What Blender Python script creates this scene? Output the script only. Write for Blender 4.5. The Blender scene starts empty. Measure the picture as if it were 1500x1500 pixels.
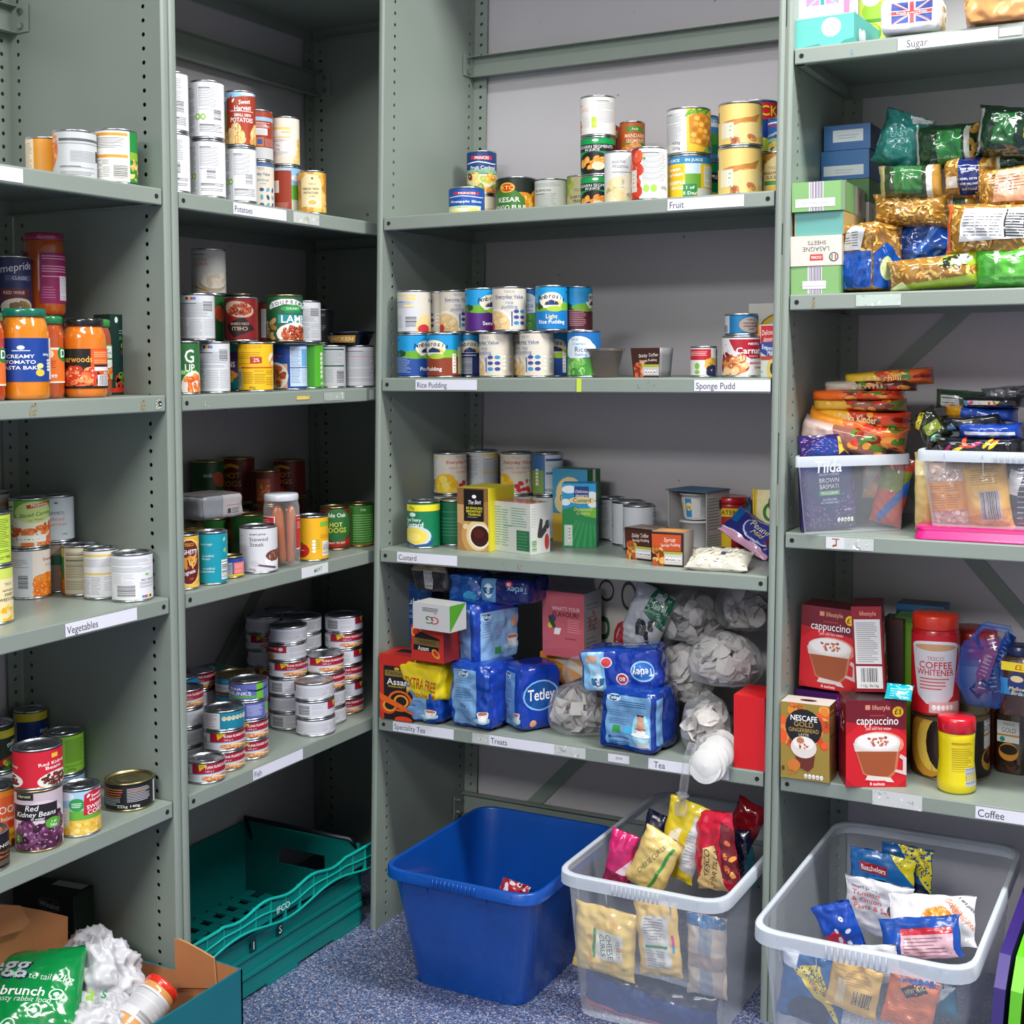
import bpy, math, random
from mathutils import Vector, Matrix, noise
R = random.Random(7)
# ---------------------------------------------------------------- camera, world, lights, exposure
F_PX, YAW, PITCH, ROLL = 1900.5, -0.4733, -0.0405, -0.0076
PPX, PPY = 811.9, 603.25
CAM = Vector((1.6754, -2.4139, 1.3044))
_sy, _cy, _sp, _cp = math.sin(YAW), math.cos(YAW), math.sin(PITCH), math.cos(PITCH)
FW = Vector((_sy*_cp, _cy*_cp, _sp)); _Rt = Vector((_cy, -_sy, 0)); _Up = _Rt.cross(FW)
RT = _Rt*math.cos(ROLL) + _Up*math.sin(ROLL); UP = -_Rt*math.sin(ROLL) + _Up*math.cos(ROLL)
S = bpy.context.scene
COL = S.collection
cd = bpy.data.cameras.new('camera'); cam = bpy.data.objects.new('camera', cd); COL.objects.link(cam)
cam.matrix_world = Matrix(((RT.x, UP.x, -FW.x, CAM.x), (RT.y, UP.y, -FW.y, CAM.y), (RT.z, UP.z, -FW.z, CAM.z), (0, 0, 0, 1)))
cd.sensor_width = 36; cd.lens = F_PX*36/1500; cd.clip_start = 0.02
cd.shift_x = (750-PPX)/1500; cd.shift_y = (PPY-750)/1500
S.camera = cam
S.view_settings.view_transform = 'Standard'; S.view_settings.look = 'None'
S.view_settings.gamma = 1; S.view_settings.use_curve_mapping = False
S.view_settings.exposure = -0.06
S.cycles.max_bounces = 6; S.cycles.diffuse_bounces = 3; S.cycles.glossy_bounces = 3
S.cycles.transparent_max_bounces = 24; S.cycles.transmission_bounces = 4
S.cycles.caustics_reflective = False; S.cycles.caustics_refractive = False
S.cycles.use_denoising = True
w = bpy.data.worlds.new('world'); S.world = w; w.use_nodes = True
w.node_tree.nodes['Background'].inputs[0].default_value = (0.75, 0.8, 0.9, 1)
w.node_tree.nodes['Background'].inputs[1].default_value = 0.12
def area(name, loc, sx, sy, power, col=(1, 0.99, 0.975), rz=0):
    l = bpy.data.lights.new(name, 'AREA'); l.shape = 'RECTANGLE'; l.size = sx; l.size_y = sy; l.energy = power; l.color = col
    o = bpy.data.objects.new(name, l); o.location = loc; o.rotation_euler = (0, 0, rz); COL.objects.link(o); return o
area('ceiling_lamp', (0.9, -0.55, 2.95), 1.2, 0.3, 20)
area('ceiling_lamp', (2.15, -0.5, 2.95), 1.2, 0.3, 84)
area('ceiling_lamp', (1.1, -2.2, 2.95), 1.2, 0.55, 44)
area('ceiling_lamp', (1.0, -4.3, 2.95), 1.2, 0.9, 150)
# ---------------------------------------------------------------- colour + material helpers
def lin(c):
    if isinstance(c, str): c = [int(c[i:i+2], 16)/255 for i in (0, 2, 4)]
    return tuple(x/12.92 if x <= .04045 else ((x+.055)/1.055)**2.4 for x in c[:3])
def nodes(name):
    m = bpy.data.materials.new(name); m.use_nodes = True
    return m, m.node_tree, m.node_tree.nodes['Principled BSDF']
def ramp_mix(nt, fac_socket, c1, c2, lo=.4, hi=.6):
    r = nt.nodes.new('ShaderNodeValToRGB'); r.color_ramp.elements[0].position = lo; r.color_ramp.elements[1].position = hi
    r.color_ramp.elements[0].color = (*c1, 1); r.color_ramp.elements[1].color = (*c2, 1)
    nt.links.new(fac_socket, r.inputs[0]); return r.outputs[0]
def noise_tex(nt, scale, detail=3, coord='Object'):
    tc = nt.nodes.new('ShaderNodeTexCoord'); n = nt.nodes.new('ShaderNodeTexNoise'); n.inputs['Scale'].default_value = scale; n.inputs['Detail'].default_value = detail
    nt.links.new(tc.outputs[coord], n.inputs['Vector']); return n.outputs['Fac']
def add_bump(nt, b, fac, strength, dist=.002):
    bp = nt.nodes.new('ShaderNodeBump'); bp.inputs['Strength'].default_value = strength; bp.inputs['Distance'].default_value = dist
    nt.links.new(fac, bp.inputs['Height']); nt.links.new(bp.outputs[0], b.inputs['Normal'])
def plain(name, col, rough=.5, metal=0, coat=0, bump=0, bscale=60, vary=.06):
    m, nt, b = nodes(name); c = lin(col)
    f = noise_tex(nt, 9)
    b.inputs['Roughness'].default_value = rough; b.inputs['Metallic'].default_value = metal; b.inputs['Coat Weight'].default_value = coat
    nt.links.new(ramp_mix(nt, f, tuple(x*(1-vary) for x in c), tuple(min(1, x*(1+vary)) for x in c), .3, .7), b.inputs['Base Color'])
    if bump: add_bump(nt, b, noise_tex(nt, bscale), bump)
    return m
def attr_mat(name, rough=.45, coat=0, bump=0, bscale=120, spec=.5, sheen=0):
    m, nt, b = nodes(name)
    a = nt.nodes.new('ShaderNodeAttribute'); a.attribute_name = 'Col'
    nt.links.new(a.outputs['Color'], b.inputs['Base Color'])
    b.inputs['Roughness'].default_value = rough; b.inputs['Coat Weight'].default_value = coat; b.inputs['Coat Roughness'].default_value = .08
    b.inputs['Specular IOR Level'].default_value = spec
    if bump: add_bump(nt, b, noise_tex(nt, bscale), bump)
    return m
M = {}
M['paper'] = attr_mat('printed_paper', .42)
M['carton'] = attr_mat('printed_carton', .38, bump=.03)
M['film'] = attr_mat('printed_film', .22, coat=.4, bump=.22, bscale=22)
M['foil'] = attr_mat('glossy_film', .16, coat=.6, bump=.35, bscale=26)
def steel(name, col, wear):
    m, nt, b = nodes(name); c = lin(col)
    f = noise_tex(nt, 3, 2)
    base = ramp_mix(nt, f, tuple(x*.94 for x in c), tuple(x*1.05 for x in c), .3, .7)
    f2 = noise_tex(nt, 55, 6); f3 = noise_tex(nt, 5, 1)
    mu = nt.nodes.new('ShaderNodeMath'); mu.operation = 'MULTIPLY'; nt.links.new(f2, mu.inputs[0]); nt.links.new(f3, mu.inputs[1])
    rp = nt.nodes.new('ShaderNodeValToRGB'); rp.color_ramp.elements[0].position = wear; rp.color_ramp.elements[1].position = wear+.015
    nt.links.new(mu.outputs[0], rp.inputs[0])
    mx = nt.nodes.new('ShaderNodeMix'); mx.data_type = 'RGBA'
    nt.links.new(rp.outputs[0], mx.inputs[0]); nt.links.new(base, mx.inputs[6]); mx.inputs[7].default_value = (*lin('5a5348'), 1)
    nt.links.new(mx.outputs[2], b.inputs['Base Color']); b.inputs['Roughness'].default_value = .36
    add_bump(nt, b, noise_tex(nt, 220), .05, .001)
    return m
M['steel'] = steel('green_enamelled_steel', '8b968d', .49)
M['zinc'] = plain('zinc_bolt', 'b9bcbd', .3, 1)
M['tin'] = plain('tinplate', 'c9cdd2', .27, 1, bump=.05)
M['gold'] = plain('lacquered_tin', 'b8a878', .3, 1)
# ---------------------------------------------------------------- projection helpers (rays into the room -> points on real shelves)
def project(P):
    v = Vector(P)-CAM; z = v.dot(FW)
    return PPX+F_PX*v.dot(RT)/z, PPY-F_PX*v.dot(UP)/z, z
def ray(u, v): return (FW + RT*((u-PPX)/F_PX) + UP*((PPY-v)/F_PX))
def on_z(u, v, z):
    d = ray(u, v); t = (z-CAM.z)/d.z; return CAM+d*t
def on_x(u, v, x):
    d = ray(u, v); t = (x-CAM.x)/d.x; return CAM+d*t
def on_y(u, v, y):
    d = ray(u, v); t = (y-CAM.y)/d.y; return CAM+d*t
# ---------------------------------------------------------------- object helpers
def link(o, parent=None, mw=None):
    COL.objects.link(o)
    if parent: o.parent = parent
    return o
def tag(o, label=None, cat=None, group=None, kind=None):
    if label: o['label'] = label
    if cat: o['category'] = cat
    if group: o['group'] = group
    if kind: o['kind'] = kind
    return o
def empty(name, loc, rz=0, rx=0, ry=0):
    o = bpy.data.objects.new(name, None); o.location = loc; o.rotation_euler = (rx, ry, rz); o.empty_display_size = .05
    return link(o)
class MB:
    """collects polygons, optionally coloured; build() links them as ONE mesh object"""
    def __init__(s): s.v = []; s.f = []; s.c = []; s.m = []; s.key = {}
    def vert(s, p, k=None):
        if k is not None:
            i = s.key.get(k)
            if i is not None: return i
            s.key[k] = len(s.v)
        s.v.append(tuple(p)); return len(s.v)-1
    def poly(s, pts, col=(1, 1, 1), mi=0, keys=None):
        ids = [s.vert(p, keys[i] if keys else None) for i, p in enumerate(pts)]
        if len(set(ids)) < 3: return
        s.f.append(ids); s.c.append(col); s.m.append(mi)
    def box(s, a, b, mp=lambda p: p, col=(1, 1, 1), mi=0):
        x0, y0, z0 = a; x1, y1, z1 = b
        P = [mp(p) for p in ((x0,y0,z0),(x1,y0,z0),(x1,y1,z0),(x0,y1,z0),(x0,y0,z1),(x1,y0,z1),(x1,y1,z1),(x0,y1,z1))]
        n = len(s.v); s.v += [tuple(p) for p in P]
        for q in ((0,3,2,1),(4,5,6,7),(0,1,5,4),(1,2,6,5),(2,3,7,6),(3,0,4,7)):
            s.f.append([n+i for i in q]); s.c.append(col); s.m.append(mi)
    def extrude(s, prof, z0, z1, mp=lambda p: p, col=(1, 1, 1), closed=True, mi=0, axis=2, cap=True):
        """prof: 2D points; extruded along axis"""
        def P(a, b, t): return mp((a, b, t)) if axis == 2 else (mp((t, a, b)) if axis == 0 else mp((a, t, b)))
        n = len(prof); base = len(s.v)
        for t in (z0, z1):
            for a, b in prof: s.v.append(tuple(P(a, b, t)))
        for i in range(n if closed else n-1):
            j = (i+1) % n; s.f.append([base+i, base+j, base+n+j, base+n+i]); s.c.append(col); s.m.append(mi)
        if cap and closed:
            s.f.append([base+i for i in range(n)]); s.f.append([base+n+i for i in range(n)]); s.c += [col, col]; s.m += [mi, mi]
    def lathe(s, prof, n=32, col=(1, 1, 1), mi=0, c=(0, 0), cap=True, cols=None):
        """prof: [(r,z)]"""
        base = len(s.v)
        for r, z in prof:
            for k in range(n):
                a = 2*math.pi*k/n; s.v.append((c[0]+r*math.cos(a), c[1]+r*math.sin(a), z))
        for i in range(len(prof)-1):
            cc = cols[i] if cols else col
            for k in range(n):
                j = (k+1) % n; s.f.append([base+i*n+k, base+i*n+j, base+(i+1)*n+j, base+(i+1)*n+k]); s.c.append(cc); s.m.append(mi)
        if cap:
            s.f.append([base+k for k in range(n)][::-1]); s.f.append([base+(len(prof)-1)*n+k for k in range(n)]); s.c += [col, col]; s.m += [mi, mi]
    def tube(s, pts, r, n=6, col=(1, 1, 1), mi=0):
        pts = [Vector(p) for p in pts]; base = len(s.v)
        for i, p in enumerate(pts):
            t = (pts[min(i+1, len(pts)-1)]-pts[max(i-1, 0)]).normalized()
            a = t.cross(Vector((0, 0, 1)));  a = a if a.length > .1 else t.cross(Vector((1, 0, 0))); a.normalize(); b = t.cross(a)
            for k in range(n):
                q = 2*math.pi*k/n; s.v.append(tuple(p+a*math.cos(q)*r+b*math.sin(q)*r))
        for i in range(len(pts)-1):
            for k in range(n):
                j = (k+1) % n; s.f.append([base+i*n+k, base+i*n+j, base+(i+1)*n+j, base+(i+1)*n+k]); s.c.append(col); s.m.append(mi)
        for q in ([base+k for k in range(n)][::-1], [base+(len(pts)-1)*n+k for k in range(n)]): s.f.append(q); s.c.append(col); s.m.append(mi)
    def mesh(s, name, mats, smooth=False, flip=False):
        me = bpy.data.meshes.new(name); me.from_pydata(s.v, [], s.f)
        for m in (mats if isinstance(mats, (list, tuple)) else [mats]): me.materials.append(m)
        me.polygons.foreach_set('material_index', s.m)
        at = me.color_attributes.new('Col', 'FLOAT_COLOR', 'CORNER')
        buf = []
        for f, c in zip(s.f, s.c): buf += [c[0], c[1], c[2], 1.0]*len(f)
        at.data.foreach_set('color', buf)
        if smooth: me.polygons.foreach_set('use_smooth', [True]*len(s.f))
        me.update(); return me
    def build(s, name, mats, parent=None, smooth=False, fix=False):
        me = s.mesh(name, mats, smooth)
        if fix:
            import bmesh
            bm = bmesh.new(); bm.from_mesh(me); bmesh.ops.recalc_face_normals(bm, faces=bm.faces); bm.to_mesh(me); bm.free()
        return link(bpy.data.objects.new(name, me), parent)
def smooth_angle(o, ang=40):
    me = o.data; me.polygons.foreach_set('use_smooth', [True]*len(me.polygons))
    try: me.set_sharp_from_angle(angle=math.radians(ang))
    except Exception: pass
    return o
# ---------------------------------------------------------------- glyphs from the built-in font
GL = {}
def _glyphs():
    chars = "ABCDEFGHIJKLMNOPQRSTUVWXYZabcdefghijklmnopqrstuvwxyz0123456789£&'%!?.,-:/+é"
    cu = bpy.data.curves.new('glyph', 'FONT'); cu.resolution_u = 3; cu.fill_mode = 'FRONT'
    ob = bpy.data.objects.new('glyph', cu); COL.objects.link(ob)
    def get(t):
        cu.body = t; ob.update_tag(); dg = bpy.context.evaluated_depsgraph_get(); e = ob.evaluated_get(dg)
        me = e.to_mesh(); me.calc_loop_triangles()
        vs = [(v.co.x, v.co.y) for v in me.vertices]; tr = [tuple(vs[i] for i in t_.vertices) for t_ in me.loop_triangles]
        e.to_mesh_clear(); return vs, tr
    for b, off in ((0, 0.0), (1, 0.012)):
        cu.offset = off; cu.resolution_u = 2 if b else 3
        mi = max(x for x, y in get('I')[0])
        hh = max(y for x, y in get('H')[0])
        for c in chars:
            vs, tr = get(c); w2 = max(x for x, y in get(c+'I')[0])
            GL[(b, c)] = (tr, w2-mi)
        GL[(b, ' ')] = ([], .28); GL[('h', b)] = hh
    bpy.data.objects.remove(ob); bpy.data.curves.remove(cu)
_glyphs()
# ---------------------------------------------------------------- 2D artwork (mm) made of coloured convex pieces
def clip(poly, ax, v, keep_less):
    out = []; n = len(poly)
    for i in range(n):
        a, b = poly[i], poly[(i+1) % n]
        ia = (a[ax] <= v+1e-9) if keep_less else (a[ax] >= v-1e-9); ib = (b[ax] <= v+1e-9) if keep_less else (b[ax] >= v-1e-9)
        if ia: out.append(a)
        if ia != ib:
            t = (v-a[ax])/(b[ax]-a[ax]); q = [a[0]+(b[0]-a[0])*t, a[1]+(b[1]-a[1])*t]; q[ax] = v; out.append(tuple(q))
    return out
def slices(poly, ax, g):
    lo = min(p[ax] for p in poly); hi = max(p[ax] for p in poly)
    k = math.floor(lo/g+1e-6); res = []; rest = poly
    while (k+1)*g < hi-1e-6:
        v = (k+1)*g; a = clip(rest, ax, v, True); rest = clip(rest, ax, v, False); k += 1
        if len(a) > 2: res.append(a)
        if len(rest) < 3: return res
    res.append(rest); return res
class Art:
    def __init__(s, W, H, bg=None, clipx=True):
        s.W, s.H = W, H; s.it = []; s.lay = 0; s.clipx = clipx
        if bg is not None: s.r(-W/2, 0, W/2, H, bg)
    def add(s, polys, col, text=False):
        s.it.append((polys, lin(col), s.lay, text)); s.lay += 1; return s
    def r(s, x0, y0, x1, y1, col): return s.add([[(x0, y0), (x1, y0), (x1, y1), (x0, y1)]], col)
    def p(s, pts, col): return s.add([list(pts)], col)
    def e(s, cx, cy, rx, ry, col, rot=0, n=18, a0=0, a1=360):
        c, q = math.cos(math.radians(rot)), math.sin(math.radians(rot)); P = []
        m = n if a1-a0 >= 360 else n+1
        for k in range(m):
            a = math.radians(a0+(a1-a0)*k/n); x, y = rx*math.cos(a), ry*math.sin(a); P.append((cx+x*c-y*q, cy+x*q+y*c))
        return s.add([P], col)
    def t(s, txt, cx, cy, size, col, bold=1, rot=0, fit=None, al='c', it=0, sx=1):
        """size: cap height in mm; fit: squeeze to this width"""
        h = GL[('h', bold)]; k = size/h; adv = 0; P = []
        for ch in txt:
            tr, a = GL.get((bold, ch), GL[(bold, ' ')])
            for t3 in tr: P.append([((x+adv), y) for x, y in t3])
            adv += a
        kx = k*sx
        if fit: kx = fit/adv if adv*kx > fit else kx
        wd = adv*kx; ox = {'c': -wd/2, 'l': 0, 'r': -wd}[al]
        c, q = math.cos(math.radians(rot)), math.sin(math.radians(rot)); out = []
        for t3 in P:
            o = []
            for x, y in t3:
                X, Y = x*kx+ox+y*k*it, y*k-size/2; o.append((cx+X*c-Y*q, cy+X*q+Y*c))
            out.append(o)
        return s.add(out, col, True)
    def small(s, x0, y0, x1, y1, col='8a8a8a', pitch=2.2, th=.75, seed=0, cols=1, rag=.35):
        rr = random.Random(seed+int(abs(x0)*7+abs(y0)*13)); P = []; cw = (x1-x0)/cols
        for c in range(cols):
            y = y1-pitch*.5; xa = x0+c*cw
            while y > y0:
                L = cw*.94*(1-rag*rr.random()*rr.random())
                if rr.random() > .07: P.append([(xa, y-th), (xa+L, y-th), (xa+L, y), (xa, y)])
                y -= pitch
        return s.add(P, col)
    def bar(s, x0, y0, x1, y1, horiz=True, seed=1, bg='ffffff', fg='222222'):
        s.r(x0, y0, x1, y1, bg); rr = random.Random(seed); P = []
        a, b = (y0, y1) if horiz else (x0, x1); m = .07*(b-a); t = a+m
        while t < b-m:
            w_ = rr.choice((.5, .8, 1.2, 1.5))
            if horiz: P.append([(x0+1, t), (x1-1, t), (x1-1, min(t+w_, b)), (x0+1, min(t+w_, b))])
            else: P.append([(t, y0+1), (min(t+w_, b), y0+1), (min(t+w_, b), y1-1), (t, y1-1)])
            t += w_+rr.choice((.6, .9, 1.3))
        return s.add(P, fg)
    def blobs(s, x0, y0, x1, y1, n, cols, size, seed=3, asp=.65, hl=None, ell=None):
        """heap of rounded pieces (fruit, beans, pasta) printed on the label; ell=(cx,cy,rx,ry) keeps centres inside an ellipse"""
        rr = random.Random(seed)
        for i in range(n):
            x, y = rr.uniform(x0, x1), rr.uniform(y0, y1)
            if ell:
                for _ in range(20):
                    if ((x-ell[0])/ell[2])**2+((y-ell[1])/ell[3])**2 < .72: break
                    x, y = rr.uniform(x0, x1), rr.uniform(y0, y1)
            r = size*rr.uniform(.75, 1.15); a = rr.uniform(0, 180); c = cols[i % len(cols)]
            s.e(x, y, r, r*asp, c, a, 10); s.lay -= 1
            if hl: s.e(x-r*.15, y+r*.2, r*.35, r*asp*.3, hl, a, 6); s.lay -= 1
            if i % 4 == 3: s.lay += 1
        s.lay += 1; return s
    def leaf(s, cx, cy, k, col='ffffff'): return s.e(cx, cy, k, k*.45, col, 55, 10)
    def emit(s, mb, mapper, gx=3.0, gy=None, lift=.035, tl=.12, mi=0, base=.0):
        W, H = s.W/2, s.H
        for polys, col, lay, text in s.it:
            L = base+lay*lift+(tl if text else 0)
            for poly in polys:
                if len(poly) < 3: continue
                xs = [p[0] for p in poly]; ys = [p[1] for p in poly]
                if min(ys) >= H or max(ys) <= 0: continue
                if max(ys) > H: poly = clip(poly, 1, H, True)
                if len(poly) > 2 and min(ys) < 0: poly = clip(poly, 1, 0, False)
                if s.clipx and len(poly) > 2:
                    if min(xs) >= W or max(xs) <= -W: continue
                    if max(xs) > W: poly = clip(poly, 0, W, True)
                    if len(poly) > 2 and min(xs) < -W: poly = clip(poly, 0, -W, False)
                if len(poly) < 3: continue
                parts = [poly] if (text and max(xs)-min(xs) < gx) else slices(poly, 0, gx)
                if gy and not (text and max(ys)-min(ys) < gy): parts = [b for a in parts for b in slices(a, 1, gy)]
                for q in parts:
                    if len(q) < 3: continue
                    mb.poly([mapper(x, y, L) for x, y in q], col, mi, [(round(x, 3), round(y, 3), lay, text, id(s)) for x, y in q])
# ---------------------------------------------------------------- the room
D, XB, YB, WB, TP, LH, HP = .392, -.0389, .3307, .9153, .0438, .030, .0254
XL, YW = XB-D-.0065, D+.0065
def wall_mat(name, col, rough):
    m, nt, b = nodes(name); c = lin(col)
    f = noise_tex(nt, 2.5, 4)
    base = ramp_mix(nt, f, tuple(x*.95 for x in c), tuple(x*1.03 for x in c), .3, .7)
    f2 = noise_tex(nt, 30, 7); rp = nt.nodes.new('ShaderNodeValToRGB'); rp.color_ramp.elements[0].position = .70; rp.color_ramp.elements[1].position = .74; nt.links.new(f2, rp.inputs[0])
    mx = nt.nodes.new('ShaderNodeMix'); mx.data_type = 'RGBA'; nt.links.new(rp.outputs[0], mx.inputs[0]); nt.links.new(base, mx.inputs[6]); mx.inputs[7].default_value = (*lin('8b8a88'), 1)
    nt.links.new(mx.outputs[2], b.inputs['Base Color']); b.inputs['Roughness'].default_value = rough
    add_bump(nt, b, noise_tex(nt, 90), .06, .001); return m
M['wall'] = wall_mat('painted_wall', 'c4c1c5', .38); M['wall2'] = wall_mat('painted_room_wall', 'b4b2ae', .6)
def slab(name, a, b, mat):
    m = MB(); m.box(a, b); return tag(m.build(name, mat), kind='structure')
slab('wall_back', (XL-.1, YW, 0), (4.2, YW+.1, 3.0), M['wall'])
slab('wall_left', (XL-.1, -5.7, 0), (XL, YW, 3.0), M['wall'])
slab('wall_right', (4.2, -5.7, 0), (4.3, YW+.1, 3.0), M['wall2'])
slab('wall_front', (XL-.1, -5.8, 0), (4.3, -5.7, 3.0), M['wall2'])
slab('ceiling', (XL-.1, -5.8, 3.0), (4.3, YW+.1, 3.1), plain('ceiling_tile', 'd8d7d2', .8))
fm, nt, b = nodes('speckled_blue_vinyl')
tc = nt.nodes.new('ShaderNodeTexCoord')
vo = nt.nodes.new('ShaderNodeTexVoronoi'); vo.inputs['Scale'].default_value = 330; nt.links.new(tc.outputs['Object'], vo.inputs['Vector'])
sp = nt.nodes.new('ShaderNodeSeparateColor'); nt.links.new(vo.outputs['Color'], sp.inputs[0])
rp = nt.nodes.new('ShaderNodeValToRGB'); cr = rp.color_ramp; cr.interpolation = 'CONSTANT'
for i, (ps, c) in enumerate(((0, '3e4a6c'), (.3, '56648a'), (.58, '707ca0'), (.8, '949db6'), (.91, 'b9bccb'), (.965, 'a87f74'))):
    e = cr.elements[i] if i < 2 else cr.elements.new(ps)
    e.position = ps; e.color = (*lin(c), 1)
nt.links.new(sp.outputs[0], rp.inputs[0]); nt.links.new(rp.outputs[0], b.inputs['Base Color']); b.inputs['Roughness'].default_value = .42
slab('floor', (XL-.1, -5.8, -.1), (4.3, YW+.1, 0), fm)
# ceiling light fittings (the lamps' housings)
for i, (x, y, sy) in enumerate(((.9, -.55, .3), (1.1, -2.2, .55), (1.0, -4.3, .9), (2.15, -.5, .3))):
    m = MB(); m.box((x-.62, y-sy/2-.02, 2.96), (x+.62, y+sy/2+.02, 2.999))
    tag(m.build('ceiling_light', M['wall2']), ('slim white ceiling light over the shelving', 'square white ceiling light behind the shelving aisle', 'white ceiling light near the far room corner', 'slim white ceiling light above the sugar bay')[i], 'light')
# ---------------------------------------------------------------- shelving bays
def hole_cells(mb, mp, a0, a1, z0, z1, n0, dep, r=.0042, th=.0014, ac=None):
    """a strip in the plane 'a'-z at depth coordinate 0..th with a column of round holes; mp((a,t,z))->world"""
    ac = (a0+a1)/2 if ac is None else ac
    k = 0; z = z0
    N = 8
    while z+HP <= z1+1e-6:
        zc = z+HP/2; ring = [(ac+r*math.cos(math.pi/N*(2*i+1)), zc+r*math.sin(math.pi/N*(2*i+1))) for i in range(N)]
        sq = [(a1, z+HP*.7), (ac+r*.4, z+HP), (ac-r*.4, z+HP), (a0, z+HP*.7), (a0, z+HP*.3), (ac-r*.4, z), (ac+r*.4, z), (a1, z+HP*.3)]
        cor = {0: (a1, z+HP), 2: (a0, z+HP), 4: (a0, z), 6: (a1, z)}
        for t in (0, th):
            for i in range(N):
                j = (i+1) % N; pts = [ring[i], sq[i]] + ([cor[i]] if i in cor else []) + [sq[j], ring[j]]
                mb.poly([mp((p[0], t, p[1])) for p in pts])
        for i in range(N):
            j = (i+1) % N; mb.poly([mp((ring[i][0], 0, ring[i][1])), mp((ring[j][0], 0, ring[j][1])), mp((ring[j][0], th, ring[j][1])), mp((ring[i][0], th, ring[i][1]))])
        z += HP
    if z < z1: mb.box((a0, 0, z), (a1, th, z1), mp)
    return z
class Bay:
    """s: along the width, from the end seen first on its open side; q: depth from the open face; world() maps to the room"""
    def __init__(b, name, fn, W, lean): b.name, b.fn, b.W, b.lean = name, fn, W, lean
    def world(b, s, q, z):
        l = b.lean[0]+(b.lean[1]-b.lean[0])*(s/b.W)
        return b.fn(s+l*(z-1.0), q, z)
    def mp(b, p): return b.world(p[0], p[1], p[2])
bays = {
 'B': Bay('B', lambda s, q, z: (XB-q, YB-WB+s, z), WB, (.003, .0)),
 'A': Bay('A', lambda s, q, z: (XB-q, YB-WB-TP-WB+s, z), WB, (.003, .003)),
 'C': Bay('C', lambda s, q, z: (s, q, z), .9027, (.0277, .0204)),
 'D': Bay('D', lambda s, q, z: (.9383+s, q, z), .9027, (.0204, .0204)),
}
HT = {'A': [2.42, 1.6198, 1.2442, .8716, .4916], 'B': [2.16, 1.619, 1.2426, .873, .4905], 'C': [2.42, 1.6238, 1.2655, .8802, .4947], 'D': [2.42, 1.8873, 1.4243, .9684, .4931]}
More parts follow.
